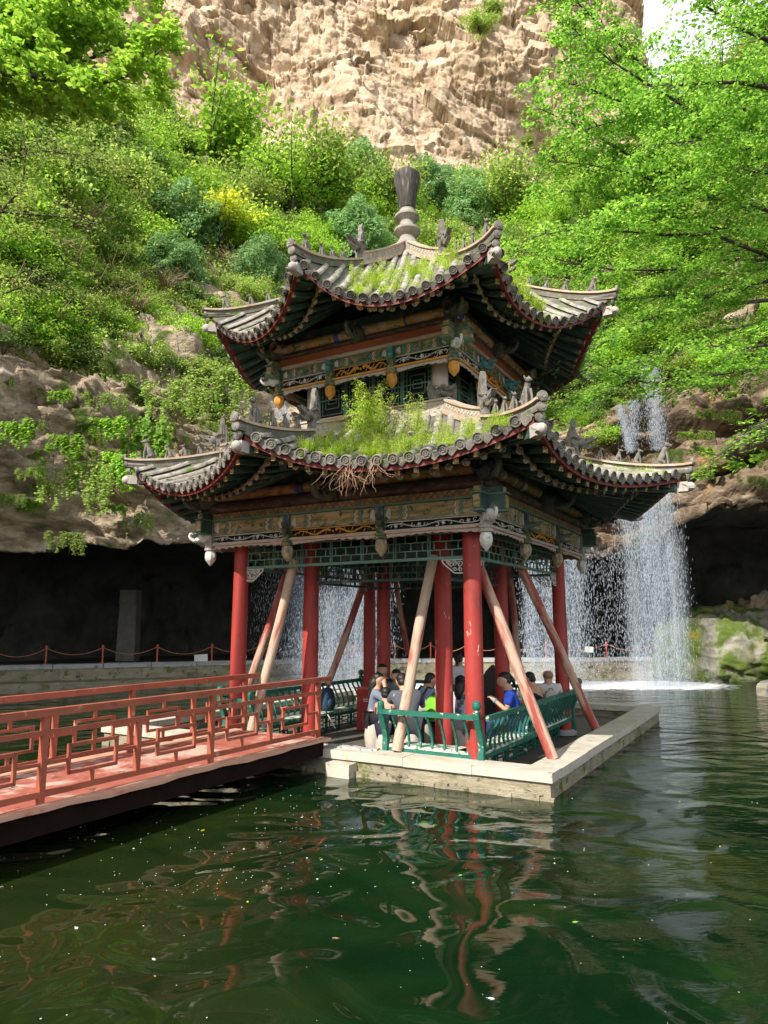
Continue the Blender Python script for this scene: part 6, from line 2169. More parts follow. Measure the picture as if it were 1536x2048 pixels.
# ------------------------------------------------------------ the two overhanging trees, branch by branch
def big_tree(name, label, base, trunk_pts, branches, mt, wood, leaf, per_m, seed, spray=1.0, flat=.16, tw=1.0, maxr=.05):
    rng = np.random.default_rng(seed)
    root = thing(name, label, "tree", base)
    b = MB()
    b.tube(trunk_pts, [.26, .22, .18, .12][:len(trunk_pts)], 12)
    mk("trunk", b, MT[wood], root, smooth=True)
    C = []; N = []
    for bi, (pts, dens) in enumerate(branches):
        pts = [np.array(p) for p in pts]
        seg = [np.linalg.norm(b_ - a_) for a_, b_ in zip(pts[:-1], pts[1:])]
        L_ = sum(seg)
        b = MB()
        rs = [maxr * (1 - .86 * i / (len(pts) - 1)) for i in range(len(pts))]
        b.tube([tuple(p) for p in pts], rs, 7)
        cum = np.concatenate([[0], np.cumsum(seg)])
        P = np.stack(pts)

        def at(s): return np.array([np.interp(s, cum, P[:, k]) for k in range(3)])
        nt_ = int(L_ * 7 * tw)
        for j in range(nt_):
            s_ = L_ * (.10 + .90 * (j + rng.random()) / nt_)
            p = at(s_); d = at(min(L_, s_ + .2)) - at(max(0, s_ - .2)); d /= np.linalg.norm(d) + 1e-9
            sd_ = 1 if j % 2 else -1
            hz = np.cross(d, [0, 0, 1]); hz /= np.linalg.norm(hz) + 1e-9
            l = spray * rng.uniform(.5, 1.2) * (1.15 - .65 * s_ / L_)
            dr = d * rng.uniform(.4, 1.0) + hz * sd_ * rng.uniform(.2, 1.0) + np.array([0, 0, rng.uniform(-.30, .22)])
            dr /= np.linalg.norm(dr)
            q1 = p + dr * l * .5 + [0, 0, .03]; q2 = p + dr * l + [0, 0, -.08 * l]
            b.tube([tuple(p), tuple(q1), tuple(q2)], [maxr * .22, maxr * .14, maxr * .05], 3, cap=False)
            for q in range(3):          # side twigs carrying flat leaf sprays
                t = rng.uniform(.25, 1)
                c0 = p + (q2 - p) * t
                e = dr * rng.uniform(.2, 1) + hz * rng.choice([-1, 1]) * rng.uniform(.3, 1) + np.array([0, 0, rng.uniform(-.10, .06)])
                e /= np.linalg.norm(e); ll = l * .45
                m = max(4, int(per_m * ll * dens))
                tt = rng.random((m, 1))
                side_ = np.cross(e, [0, 0, 1]); side_ /= np.linalg.norm(side_) + 1e-9
                cc = c0 + e * ll * tt + side_ * rng.normal(0, .10 * spray, (m, 1)) + np.array([0, 0, 1]) * rng.normal(0, flat * .16, (m, 1))
                C.append(cc)
                N.append(np.tile(np.array([0, 0, 1.0]) + rng.normal(0, .3, 3), (m, 1)))
        mk("branch", b, MT[wood], root, smooth=True)
    C = np.concatenate(C); N = np.concatenate(N)
    V = leaves(C, N, leaf, rng, .62, 0, .42)
    V = V - np.array(ORG[root.name])
    me = (V, quads(len(C)))
    o = bpy.data.objects.new("crown", mesh_of("crown", me)); o.data.materials.append(MT[mt]); sc.collection.objects.link(o); o.parent = root
    print(name, "leaves", len(C))
    return root


def br(pts, Y0, Y1):
    n = len(pts)
    return [tuple(aty(px, py, Y0 + (Y1 - Y0) * i / (n - 1))) for i, (px, py) in enumerate(pts)]


RB_ = [
    (br([(1700, 620), (1536, 512), (1480, 490), (1425, 468), (1330, 470), (1240, 462), (1170, 455), (1080, 470)], 15, 12.6), 1.0),
    (br([(1660, 420), (1536, 325), (1500, 300), (1420, 245), (1340, 195), (1290, 165), (1220, 120), (1160, 70), (1120, 30)], 15, 12.8), 1.0),
    (br([(1680, 400), (1536, 345), (1480, 340), (1420, 345), (1360, 370), (1290, 405), (1200, 430)], 14.6, 12.5), 1.1),
    (br([(1680, 540), (1540, 560), (1440, 585), (1390, 600), (1340, 625), (1290, 640), (1200, 690), (1150, 720)], 15, 13.4), 1.0),
    (br([(1700, 730), (1536, 735), (1480, 740), (1430, 750), (1370, 765), (1290, 765), (1230, 745), (1180, 720)], 15.4, 13.8), .9),
    (br([(1650, 150), (1536, 80), (1480, 55), (1440, 30), (1400, 5), (1360, -40)], 12, 10.4), .3),
    (br([(1680, 240), (1536, 175), (1480, 165), (1420, 165), (1370, 170), (1330, 170)], 12, 11), .7),
    (br([(1680, 300), (1560, 250), (1480, 215), (1400, 200), (1320, 215), (1240, 240), (1130, 270)], 16, 14), 1.1),
    (br([(1690, 480), (1560, 430), (1470, 400), (1380, 395), (1280, 350), (1180, 330), (1090, 320)], 16.5, 15), 1.1),
    (br([(1690, 560), (1560, 520), (1450, 520), (1340, 540), (1230, 540), (1120, 520), (1030, 500)], 16.5, 15), 1.1),
    (br([(1690, 640), (1560, 640), (1450, 660), (1350, 690), (1260, 730), (1180, 790), (1110, 820)], 16.8, 15.8), 1.1),
    (br([(1680, 60), (1560, 0), (1480, -20), (1400, -60)], 10.5, 9.5), 1.0),
    (br([(1560, 330), (1440, 260), (1330, 170), (1240, 90), (1170, 20), (1110, -40)], 16, 14.4), 1.2),
    (br([(1600, 360), (1480, 290), (1360, 250), (1250, 160), (1180, 90), (1120, 60)], 18.5, 17.5), 1.4),
    (br([(1620, 320), (1540, 250), (1460, 225), (1380, 215), (1300, 200), (1220, 180)], 18, 17), 1.4),
    (br([(1640, 200), (1580, 120), (1520, 60), (1480, 20), (1450, -60)], 18, 17.5), 1.3),
    (br([(1500, 300), (1380, 270), (1260, 210), (1160, 170), (1085, 160)], 15.6, 14), 1.3),
    (br([(1500, 420), (1380, 380), (1240, 300), (1150, 250), (1075, 215)], 16.4, 15), 1.3),
    (br([(1520, 470), (1400, 450), (1300, 420), (1190, 385), (1090, 380)], 17, 16), 1.2),
    (br([(1540, 600), (1440, 610), (1340, 590), (1230, 600), (1150, 620), (1090, 600)], 17.4, 16.6), 1.2),
    (br([(1700, 350), (1600, 300), (1540, 260), (1480, 255), (1400, 280), (1310, 290)], 13.4, 12.4), 1.1),
    (br([(1700, 700), (1600, 690), (1530, 690), (1470, 700), (1420, 690)], 13.4, 12.6), .8),
    (br([(1670, 760), (1600, 790), (1536, 845), (1500, 865), (1450, 900), (1425, 920)], 13.0, 12.4), .35),
    (br([(1700, 170), (1600, 110), (1560, 90), (1510, 100), (1460, 170)], 14.0, 13.4), 1.3),
    (br([(1700, 250), (1600, 180), (1540, 150), (1490, 180), (1440, 215)], 14.0, 13.4), 1.1),
]
tb_ = Vector((12.2, 13.2, .3))
big_tree("maple_tree", "spreading tree with flat leafy sprays reaching in from the right over the pool", tuple(tb_),
         [tuple(tb_), (12.0, 13.6, 4), (11.6, 14.0, 8), (11.4, 14.2, 13)], RB_, 'leaf_maple', 'bark', .088, 70, 21, spray=1.25, maxr=.055)

LB_ = [
    (br([(-160, 130), (0, 146), (60, 150), (130, 165), (200, 168), (260, 150), (300, 118), (335, 92)], 7.2, 6.6), 1.25),
    (br([(-160, 60), (0, 96), (50, 90), (90, 60), (130, 10), (160, -30)], 7.2, 6.8), 1.3),
    (br([(-120, 130), (10, 125), (70, 100), (110, 62), (160, 60), (215, 45)], 7.4, 7.0), 1.2),
    (br([(-120, 160), (0, 135), (80, 140), (150, 130), (230, 95), (275, 80)], 7.8, 7.4), 1.0),
    (br([(-160, 0), (0, 30), (90, 10), (200, -20), (290, -30)], 7.4, 7.0), 1.0),
    (br([(-160, 20), (0, 60), (60, 50), (120, 30), (200, 10)], 8.2, 8.0), 1.2),
    (br([(-150, 200), (-20, 180), (60, 178), (140, 186), (210, 180)], 7.8, 7.4), .8),
]
lb_ = Vector((-9.4, 5.6, .8))
big_tree("broadleaf_tree", "dark-limbed broadleaf tree whose branches hang in at the top left corner", tuple(lb_),
         [tuple(lb_), (-9.2, 5.8, 4), (-8.6, 6.0, 7.5), (-8.2, 6.2, 12)], LB_, 'leaf_bright', 'bark', .082, 150, 22, spray=.62, flat=.3, tw=1.6, maxr=.038)
# thinner sprays of a slope tree at the left edge
LB2 = [
    (br([(-120, 500), (0, 425), (45, 375), (52, 300), (40, 240)], 14.5, 14), .55),
    (br([(-60, 420), (20, 425), (110, 432), (180, 440)], 14.5, 14.2), .6),
    (br([(-120, 300), (0, 320), (80, 300), (160, 310), (240, 330)], 15.4, 15), .7),
    (br([(-120, 240), (0, 205), (70, 215), (150, 235), (230, 250)], 13.4, 13), .7),
    (br([(-120, 600), (0, 590), (80, 560), (150, 540)], 16.4, 16), .6),
]
l2 = Vector((-12.6, 15.2, 3.0))
big_tree("slender_tree", "slender tree with thin dark twigs leaning in at the left edge", tuple(l2),
         [tuple(l2), (-12.0, 15.0, 5), (-11.6, 14.8, 8), (-11.0, 14.6, 13)], LB2, 'leaf_shrub', 'bark', .075, 60, 23, spray=1.1, flat=.25, maxr=.035)


# ------------------------------------------------------------ weeds rooted in the roof tiles
def weed(name, seed, kind, mt='leaf_weed'):
    rng = np.random.default_rng(seed)
    b = MB(); C = []; 
    if kind == 'fern':      # upright stem with feathery side leaves
        ns = 5 if seed % 2 else 3
        for i in range(ns):
            a = rng.uniform(0, 6.28); ln = rng.uniform(.6, 1.0)
            top = np.array([cos(a) * .3 * ln, sin(a) * .3 * ln, ln])
            pts = [tuple(top * t + np.array([0, 0, 0])) for t in (0, .4, .75, 1)]
            b.tube(pts, [.010, .008, .005, .002], 4, cap=False)
            m = 120
            t = rng.uniform(.12, 1, m)[:, None]
            wd = (1.1 - t) * .26 + .04
            an = rng.uniform(0, 6.28, (m, 1)); rr_ = rng.random((m, 1)) ** .5
            C.append(top * t + np.concatenate([np.cos(an) * wd * rr_, np.sin(an) * wd * rr_, rng.normal(0, .025, (m, 1))], 1))
        C = np.concatenate(C); V = leaves(C, None, .055, rng, .4, .8)
    elif kind == 'tuft':    # grass-like tuft
        n = 90; V = []
        for i in range(n):
            a = rng.uniform(0, 6.28); l = rng.uniform(.4, 1.0); sp = rng.uniform(.1, .6)
            r0 = rng.uniform(0, .25); x0, y0 = cos(a) * r0, sin(a) * r0; w_ = .02
            px_, py_ = -sin(a) * w_, cos(a) * w_
            m = np.array([x0 + cos(a) * sp * .4 * l, y0 + sin(a) * sp * .4 * l, l * .6]); e = np.array([x0 + cos(a) * sp * l, y0 + sin(a) * sp * l, l * (.95 - sp * .5)])
            V += [[x0, y0, 0], m - [px_, py_, 0], e, m + [px_, py_, 0]]
        V = np.array(V)
        C = V[::4]
    else:                   # low cushion
        m = 700; a = rng.uniform(0, 6.28, m); rr_ = rng.random(m) ** .5
        C = np.stack([np.cos(a) * rr_, np.sin(a) * rr_, rng.exponential(.22, m) * (1.1 - rr_)], 1); V = leaves(C, None, .085, rng, .4, .8)
    o = bpy.data.objects.new(name, None); sc.collection.objects.link(o); ORG[o.name] = (0, 0, 0)
    mk("foliage", (V, quads(len(V) // 4)), MT[mt], o)
    if b.v: mk("stem", b, MT['barkpale'], o)
    o["category"] = "weed"
    return o


WD = {'f1': weed("roof_weed", 1, 'fern'), 'f2': weed("roof_weed", 2, 'fern'), 't1': weed("roof_weed", 3, 'tuft'), 'c1': weed("roof_weed", 5, 'cushion'), 'c2': weed("roof_weed", 6, 'cushion')}
WUSED = set()


def putw(k, loc, s, label, group, rz=None, zs=1.0):
    p = PW(loc); rz = RND.uniform(0, 6.28) if rz is None else rz
    if k not in WUSED:
        WUSED.add(k); o = WD[k]; o.location = p; o.rotation_euler = (0, 0, rz); o.scale = (s, s, s * zs); o["label"] = label; o["group"] = group
        return o
    return dup(WD[k], p, rz, (s, s, s * zs), label, group)


SEC = {('low', i): sector(LOW, i)[0] for i in range(8)}
SEC.update({('up', i): sector(UPP, i)[0] for i in range(8)})
rw0 = random.Random(17)
# sector 1 = between the front horn (-90) and the near corner (-45); 0 = left corner to front horn; 2 = near corner to right horn
# distinct tall ones on the lower roof
S1 = SEC[('low', 1)]
for k, s_, t, sc_, lab in (('f1', -.42, .26, 1.0, "tall bushy weed on the lower roof before the upper storey's lattice window"), ('f2', -.28, .3, .85, "feathery weed just right of the tall one on the lower roof"),
                           ('f1', -.55, .28, .8, "feathery weed left of the tall one on the lower roof"), ('f2', .12, .26, .70, "slim upright weed in front of the upper window's right half"),
                           ('f1', .26, .30, .55, "slim weed beside the fish-tailed dragon at the upper column"), ('f2', -.02, .5, .62, "thin stemmed weed in the middle of the lower roof's front slope"),
                           ('f1', .36, .55, .45, "small feathery weed below the ridge towards the near horn")):
    putw(k, tuple(S1(s_, t)), sc_ * 1.12, lab, "tall weeds on the lower roof")
for q_ in range(9):
    putw(rw0.choice(('f1', 'f2')), tuple(S1(rw0.uniform(-.62, -.2), rw0.uniform(.24, .42))), rw0.uniform(.6, 1.0), "one of the feathery weeds massed before the upper lattice window", "feathery weeds before the upper window")
rw_ = random.Random(99)


def scatter(key, n, smin, smax, tmin, tmax, sz, label, group, kinds=('c1', 'c2', 't1', 'f2', 'c1', 't1'), zs=1.0):
    S = SEC[key]
    for i in range(n):
        s_ = rw_.uniform(smin, smax); t = rw_.uniform(tmin, tmax)
        k = rw_.choice(kinds)
        m = {'c': 1.0, 't': 1.1, 'f': 1.5}[k[0]]
        lab = label
        if n > 10:
            q = (s_ - smin) / (smax - smin)
            lab = {'c': "low cushion", 't': "grassy tuft", 'f': "feathery sprig"}[k[0]] + " " + ("at the left" if q < .2 else "left of the middle" if q < .4 else "in the middle" if q < .6 else "right of the middle" if q < .8 else "at the right") + (" edge" if t > (tmin + tmax) / 2 else " top") + " of the " + label
        putw(k, tuple(S(s_, t) + Vector((0, 0, .02))), sz * rw_.uniform(.7, 1.3) * m, lab, lab if n > 10 else group, zs=zs * (1.7 if k[0] == 'c' else 1))


scatter(('low', 1), 60, -.74, .2, .5, .98, .21, "lower front weeds", "", kinds=('c1', 't1', 'f2', 'f1', 'f1', 'f2'))
scatter(('low', 1), 38, .1, .9, .45, 1.0, .17, "lower roof's near-corner weeds", "", kinds=('c2', 'f2', 'f1', 'f1', 'f2'))
scatter(('low', 1), 20, -.6, .6, .25, .6, .18, "lower roof's upper front growth", "")
scatter(('low', 1), 14, .5, .92, .7, 1.0, .15, "moss towards the near horn", "")
scatter(('low', 2), 24, -.1, .85, .3, .95, .17, "lower right slope's weeds", "")
scatter(('low', 0), 4, -.2, .6, .3, .8, .12, "lone weed on the pale lower left roof wing", "weeds on the lower left wing", kinds=('t1', 'f2'))
scatter(('up', 1), 52, -.45, .92, .45, 1.0, .19, "upper roof's front weeds", "", kinds=('c2', 't1', 'f2', 'f1', 'f2'))
scatter(('up', 1), 6, -.62, -.3, .5, .9, .24, "leafy sprig near the upper roof's front left horn", "sprigs by the upper left horn", kinds=('f1', 'f2'))
scatter(('up', 2), 60, -.88, .2, .6, 1.0, .36, "upper roof's right-hand growth", "", kinds=('f1', 'f2', 't1', 'c1'))
scatter(('up', 0), 4, .3, .8, .5, .95, .14, "small weed on the upper roof's left wing", "weeds on the upper left wing", kinds=('t1', 'f2'))
# dry vine hanging from the front eave
b = MB(); rv = random.Random(5); e0 = S1(-.20, 1.0)
for i in range(34):
    p = Vector(e0) + Vector((rv.uniform(-.35, .45), rv.uniform(-.05, .12), rv.uniform(-.1, .05))); pts = [p]
    d = Vector((rv.uniform(-.5, .5), rv.uniform(-.3, .1), -1))
    for j in range(7):
        d = (d + Vector((rv.uniform(-.9, .9), rv.uniform(-.4, .4), rv.uniform(-.5, .25)))).normalized()
        p = p + d * rv.uniform(.04, .09); pts.append(p.copy())
    b.tube(pts, [.0042 - .0004 * j for j in range(8)], 3, cap=False)
mk("dry_vine", b, mat("dry_vine", [(.3, (.22, .11, .07)), (.7, (.42, .29, .19))], .8, 9, bump=0), loc=tuple(e0), pav=True, label="tangle of dry pinkish vine dangling from the lower front eave", cat="vine")
# ================================================================== PEOPLE
def skin_mesh(name, verts, edges, radii, levels=2):
    me = bpy.data.meshes.new(name + "_src"); me.from_pydata([tuple(v) for v in verts], edges, [])
    o = bpy.data.objects.new(name + "_src", me); sc.collection.objects.link(o)
    m = o.modifiers.new("s", 'SKIN'); m.use_smooth_shade = True
    sv = me.skin_vertices[0].data
    for i, r in enumerate(radii):
        sv[i].radius = (r, r) if not hasattr(r, '__len__') else r
        sv[i].use_root = (i == 0)
    s2 = o.modifiers.new("d", 'SUBSURF'); s2.levels = levels
    dg = bpy.context.evaluated_depsgraph_get()
    out = bpy.data.meshes.new_from_object(o.evaluated_get(dg)); out.name = name
    out.polygons.foreach_set("use_smooth", [True] * len(out.polygons))
    bpy.data.objects.remove(o); bpy.data.meshes.remove(me)
    return out


def cloth(name, c): return mat(name, [(.3, tuple(x * .75 for x in c)), (.7, c)], .85, 7, bump=.4, bscale=12)


SKIN = mat("skin", [(.3, (.42, .24, .15)), (.7, (.50, .30, .20))], .55, 9, bump=0)
HAIR = mat("black_hair", [(.3, (.008, .007, .006)), (.7, (.022, .018, .015))], .5, 20, bump=.5, stretch=(1, 1, .3))


def person(label, loc, face, seat=.42, lean=0.15, side=0.0, head=(0, 0), arms='lap', shirt=(.5, .5, .5), pants=(.03, .03, .04), hair='short',
           s=1.0, sleeves='short', standing=False, group="people resting in the pavilion"):
    """face = heading in degrees in the pavilion frame (0 = +x right, 90 = away)"""
    root = bpy.data.objects.new("person", None); sc.collection.objects.link(root); ORG[root.name] = (0, 0, 0)
    root.location = PW((loc[0], loc[1], FZ)); root.rotation_euler = (0, 0, PAV_ANG + radians(face - 90)); s = s * 1.06; root.scale = (s,) * 3
    tag(root, label, "person", group)
    hz = (.90 if standing else seat + .10) / 1
    up = Vector((side, lean, sqrt(max(0.2, 1 - lean * lean - side * side))))
    pel = Vector((0, 0, hz)); waist = pel + up * .16; chest = pel + up * .36; neck = pel + up * .49 + Vector((0, lean * .05, 0))
    hd = Vector((head[0], head[1], 1)).normalized()
    hb = neck + hd * .055; hc = neck + hd * .145; ht = neck + hd * .235
    rt = Vector((1, 0, 0)); fw = Vector((head[0] * -.0, 1, -head[1] * .9)).normalized()
    V = []; E_ = []; R = []

    def add(p, r, par=None):
        V.append(Vector(p)); R.append(r)
        if par is not None: E_.append((par, len(V) - 1))
        return len(V) - 1
    i0 = add(pel, .125); i1 = add(waist, .115, i0); i2 = add(chest, .125, i1); i3 = add(neck, .075, i2); i4 = add(hb, .072, i3); i5 = add(hc, .112, i4); i6 = add(ht, .078, i5)
    add(hc + fw * .118 - hd * .02, .018, i5)
    for sx in (-1, 1): add(hc + Vector((sx * .10, -.01, 0)) - hd * .01, .018, i5)      # nose
    sh, sw = [], .185
    armp = {}
    for sx in (-1, 1):
        S = chest + Vector((sx * sw, 0, 0)) + up * .06
        if arms == 'lap': e = S + Vector((sx * .05, .10, -.24)); w_ = pel + Vector((sx * .10, .36, .08))
        elif arms == 'phone': e = S + Vector((sx * .03, .05, -.24)); w_ = e + Vector((-sx * .09, .17, .13))
        elif arms == 'face' : e = S + Vector((sx * .02, .22, -.16)); w_ = hc + Vector((sx * .07, .10, -.07))
        elif arms == 'table': e = S + Vector((sx * .08, .20, -.18)); w_ = e + Vector((-sx * .05, .24, .02))
        elif arms == 'back': e = S + Vector((sx * .10, -.05, -.24)); w_ = e + Vector((sx * .02, .05, -.2))
        else: e = S + Vector((sx * .06, -.02, -.27)); w_ = e + Vector((0, .08, -.24))
        a = add(S, .062, i2); b_ = add(e, .044, a); c = add(w_, .030, b_)
        d = (w_ - e).normalized(); pm = w_ + d * .055
        pi_ = add(pm, .034, c)
        sdv = d.cross(Vector((0, 0, 1))).normalized() if abs(d.z) < .95 else Vector((1, 0, 0))
        for k, (off, ln) in enumerate(((-.026, .055), (-.009, .065), (.009, .062), (.026, .048))):
            f0 = pm + sdv * off + d * .03; f1 = f0 + d * ln * .6 + Vector((0, 0, -.008)); f2 = f1 + (d * .6 + Vector((0, 0, -.6))).normalized() * ln * .5
            q = add(f0, .0095, pi_); q = add(f1, .009, q); add(f2, .0075, q)
        t0 = w_ + d * .02 + sdv * -sx * .03; q = add(t0, .011, c); add(t0 + d * .04 - sdv * sx * .012, .009, q)
        armp[sx] = (S, e, w_, pm, d)
    legs = {}
    for sx in (-1, 1):
        H_ = pel + Vector((sx * .09, 0, -.02))
        if standing: K = H_ + Vector((0, .02, -.43)); A = K + Vector((0, -.02, -.40))
        else: K = H_ + Vector((sx * .05, .42, .02)); A = Vector((K.x, K.y - .02, .09))
        T_ = A + Vector((sx * .02, .14, -.05))
        h = add(H_, .085, i0); k = add(K, .062, h); a = add(A, .042, k); add(T_, .036, a)
        legs[sx] = (H_, K, A, T_)
    body = bpy.data.objects.new("body", skin_mesh("body", V, E_, R)); body.data.materials.append(SKIN); sc.collection.objects.link(body); body.parent = root
    # shirt
    V, E_, R = [], [], []
    a0 = add(pel - up * .02, .142); a1 = add(waist, .132, a0); a2 = add(chest, .148, a1); a3 = add(chest + up * .10, .085, a2)
    for sx in (-1, 1):
        S, e, w_, pm, d = armp[sx]
        if sleeves == 'none':
            add(S * .85 + chest * .15, .07, a2); continue
        q = add(S, .080, a2)
        if sleeves == 'short': add(S.lerp(e, .75), .066, q)
        else: q = add(e, .060, q); add(e.lerp(w_, .88), .045, q)
    o = bpy.data.objects.new("shirt", skin_mesh("shirt", V, E_, R)); o.data.materials.append(cloth("shirt_cloth", shirt)); sc.collection.objects.link(o); o.parent = root
    V, E_, R = [], [], []
    a0 = add(pel, .150)
    for sx in (-1, 1):
        H_, K, A, T_ = legs[sx]
        q = add(H_, .105, a0); q = add(K, .082, q); add(A + Vector((0, 0, .04)), .062, q)
    o = bpy.data.objects.new("trousers", skin_mesh("trousers", V, E_, R)); o.data.materials.append(cloth("trouser_cloth", pants)); sc.collection.objects.link(o); o.parent = root
    for sx in (-1, 1):
        H_, K, A, T_ = legs[sx]; b = MB(); c = (A + T_) / 2
        b.ell((c.x, c.y, .045), (.05, .13, .05), 10, 6); o = mk("shoe", b, MT['black'], root, smooth=True)
    if hair != 'bald':
        b = MB(); back = -fw * .022
        M = hd.to_track_quat('Z', 'Y').to_matrix()
        b.ell(hc + hd * .030 + back * 1.3, (.094, .098, .088), 14, 9)
        b.ell(hc - hd * .03 + back * 2.2, (.085, .07, .07), 12, 7)
        if hair == 'long':
            b.tube([hc + back * 2 + hd * .03, hc + back * 3.2 - hd * .08, hc + back * 3.6 - hd * .20, hc + back * 3 - hd * .28], [.085, .09, .075, .04], 10)
        if hair == 'tail':
            b.ell(hc + back * 4.6 + hd * .04, (.04, .04, .04), 8, 6)
            b.tube([hc + back * 5 + hd * .03, hc + back * 6 - hd * .06, hc + back * 5.6 - hd * .17], [.032, .035, .012], 8)
        mk("hair", b, HAIR, root, smooth=True)
    else:
        b = MB(); b.ell(hc - fw * .022 - hd * .012, (.090, .086, .072), 14, 9)
        mk("cropped_hair", b, mat("stubble", [(.3, (.20, .12, .08)), (.7, (.30, .19, .13))], .6, 9, bump=0), root, smooth=True)
    root_info = dict(root=root, hc=hc, hand=armp, chest=chest, up=up, fw=fw)
    return root_info


def loc_at(px, py, y=None, x=None):
    c = on_plane_y(px, py, y) if y is not None else on_plane_x(px, py, x)
    return (c.x, c.y)


# right bench: three people facing in (towards -x), leaning on its back
p1 = person("woman in a blue short-sleeved shirt looking down at her phone on the right bench", loc_at(1035, 1440, x=2.22), 200, lean=.26, head=(0, .42), arms='phone', shirt=(.012, .05, .36), pants=(.02, .03, .10), hair='tail', s=1.06)
p2 = person("person in a black sleeveless top bending forward beside the blue-shirted woman", loc_at(1082, 1420, x=2.20), 165, lean=.30, head=(-.1, .45), arms='lap', shirt=(.008, .008, .010), pants=(.03, .04, .07), hair='short', sleeves='none')
p3 = person("bald man in a white T-shirt with a pale backpack on the right bench", loc_at(1098, 1402, x=2.16), 115, lean=-.02, head=(0, .05), arms='lap', shirt=(.62, .60, .55), pants=(.10, .10, .11), hair='bald')
# round the table
p4 = person("person in a grey flower-printed shirt seated between the two near columns", loc_at(921, 1452, y=-.75), 95, lean=.05, head=(0, .2), arms='table', shirt=(.42, .43, .48), pants=(.30, .30, .32), hair='long')
p5 = person("woman in white with a ponytail standing at the back of the pavilion", loc_at(918, 1405, y=1.6), 100, lean=.02, head=(0, .1), arms='down', shirt=(.62, .64, .70), pants=(.02, .02, .03), hair='tail', standing=True, s=.93)
p6 = person("person in a pale blue top with a dark strap behind the pale prop", loc_at(846, 1425, y=-.3), 60, lean=.22, head=(.1, .35), arms='table', shirt=(.26, .36, .50), pants=(.03, .03, .05), hair='short')
p7 = person("broad man in a dark grey T-shirt hunched on a stool behind the front bench", loc_at(822, 1462, y=-1.55), 118, lean=.34, side=-.18, head=(-.25, .45), arms='table', shirt=(.085, .095, .12), pants=(.03, .035, .045), hair='short', s=1.08)
p8 = person("child in a navy basketball vest with a red number on a stool", loc_at(771, 1470, y=-1.50), 100, lean=.05, head=(0, .15), arms='table', shirt=(.008, .010, .028), pants=(.02, .02, .04), hair='short', sleeves='none', s=.86)
p9 = person("woman in a grey long-sleeved sweater holding her face, left of the child", loc_at(748, 1452, y=-.85), 25, lean=.10, head=(0, .25), arms='face', shirt=(.20, .24, .31), pants=(.015, .015, .02), hair='long', sleeves='long')
p10 = person("person with dark hair facing the table behind the child", loc_at(800, 1432, y=.55), 270, lean=.2, head=(0, .4), arms='table', shirt=(.14, .18, .20), pants=(.02, .02, .03), hair='short')
p11 = person("dark-haired person in black by the left inner column", loc_at(765, 1425, y=.85), 300, lean=.05, head=(0, .2), arms='lap', shirt=(.015, .015, .02), pants=(.02, .02, .03), hair='long', s=1.04)

# stools under those who sit round the table
for pz, lab in ((p4, "pale drum stool under the person in the flower-printed shirt"), (p6, "drum stool under the pale blue top"), (p7, "pale drum stool under the broad man in dark grey"), (p8, "pale drum stool under the child"),
                (p9, "pale drum stool under the woman in the grey sweater"), (p10, "drum stool behind the child, across the table"), (p11, "drum stool by the left inner column")):
    q = PAVM.inverted() @ pz['root'].location
    stool(q.x, q.y, lab, h=.42 * pz['root'].scale[0] - .0 if pz is not p7 else .44)
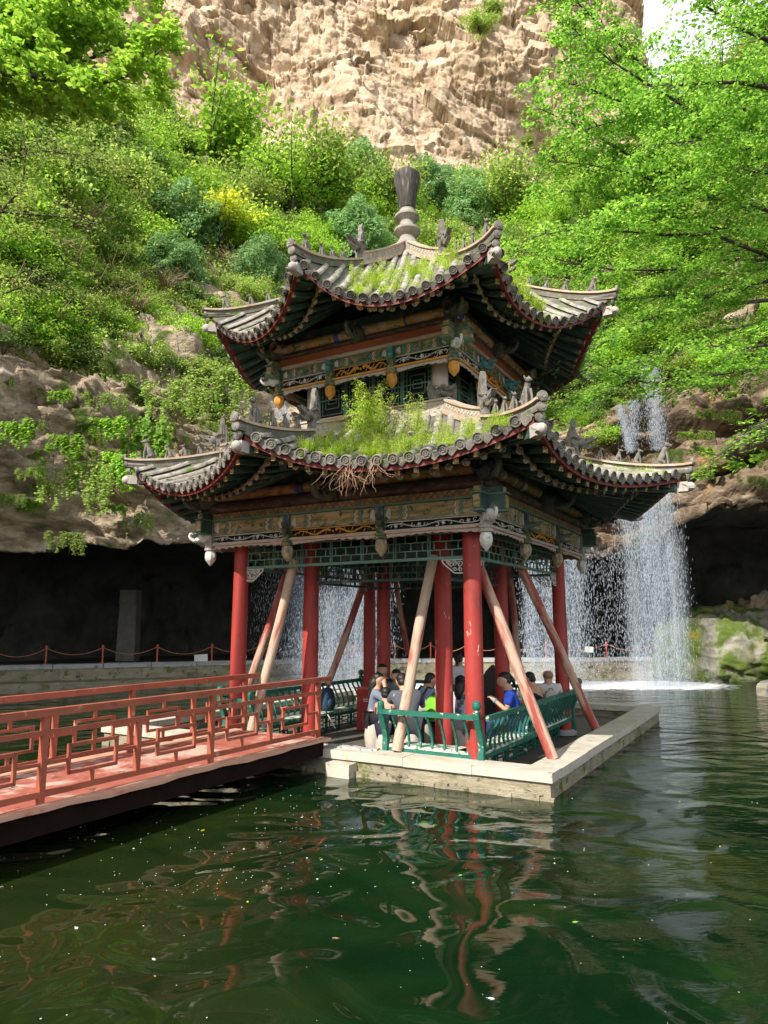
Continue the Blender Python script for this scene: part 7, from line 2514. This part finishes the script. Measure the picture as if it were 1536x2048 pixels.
# prints, phone, straps
pr = p4['root']; b = MB(); rr = random.Random(2)
for k in range(7):
    c = p4['chest'] + Vector((rr.uniform(-.11, .11), -.142, rr.uniform(-.3, .08)))
    b.prism([(.028 * cos(a) * (1 + .4 * (j % 2)), .036 * sin(a) * (1 + .4 * (j % 2))) for j, a in enumerate([2 * pi * i / 8 for i in range(8)])], c, (1, 0, 0), (0, 0, 1), .012)
mk("flower_print", b, cloth("print_grey", (.12, .14, .20)), pr)
pr = p8['root']; b = MB(); c = p8['chest'] + Vector((0, -.142, -.10))
b.tube([c + Vector((.035 * cos(a), 0, .05 + .03 * sin(a))) for a in np.linspace(2.8, -1.4, 9)] + [c + Vector((-.02, 0, -.05))], .011, 5)
mk("red_number", b, cloth("number_red", (.55, .03, .08)), pr)
b = MB()
for sx in (-1, 1):
    b.tube([p8['chest'] + Vector((sx * .15, .03, .11)), p8['chest'] + Vector((sx * .125, -.11, .04)), p8['chest'] + Vector((sx * .145, -.10, -.10))], .008, 5)
mk("vest_piping", b, cloth("piping", (.6, .35, .33)), pr)
h0 = p1['hand'][-1][3]; h1 = p1['hand'][1][3]; c = (h0 + h1) / 2 + Vector((0, .05, .04))
b = MB(); b.M = Matrix.Translation(c) @ Matrix.Rotation(.9, 4, 'X'); b.box((0, 0, 0), (.075, .15, .010))
ph = bpy.data.objects.new("phone", mesh_of("phone", b)); ph.data.materials.append(MT['black']); sc.collection.objects.link(ph)
bpy.context.view_layer.update()
ph.matrix_world = p1['root'].matrix_world.copy(); ph.data.materials[0] = MT['black']
tag(ph, "dark phone held up by the woman in blue", "phone")
w0 = p1['hand'][-1][2]
b = MB(); b.tube([w0 - p1['hand'][-1][4] * .012, w0 + p1['hand'][-1][4] * .014], .040, 12); mk("wristwatch", b, cloth("watch_blue", (.12, .35, .5)), p1['root'], smooth=True)
b = MB()
for sx in (-1, 1):
    b.tube([p6['chest'] + Vector((sx * .10, .10, .10)), p6['chest'] + Vector((sx * .11, -.05, .15)), p6['chest'] + Vector((sx * .09, -.152, .0)), p6['chest'] + Vector((sx * .08, -.15, -.2))], .016, 5)
mk("dark_strap", b, cloth("strap_dark", (.02, .03, .05)), p6['root'])
# backpacks worn or propped
q = PAVM.inverted() @ p3['root'].location
backpack((q.x + .12, q.y - .26, .56), radians(25), (.50, .48, .43), (.12, .12, .12), "pale canvas backpack on the bald man's back", .9)
c = on_plane_y(866, 1418, -.45)
backpack((c.x, c.y, c.z - .22), radians(-10), (.16, .50, .02), (.05, .08, .03), "lime green backpack on the seated person left of the inner column", .95, -.1)
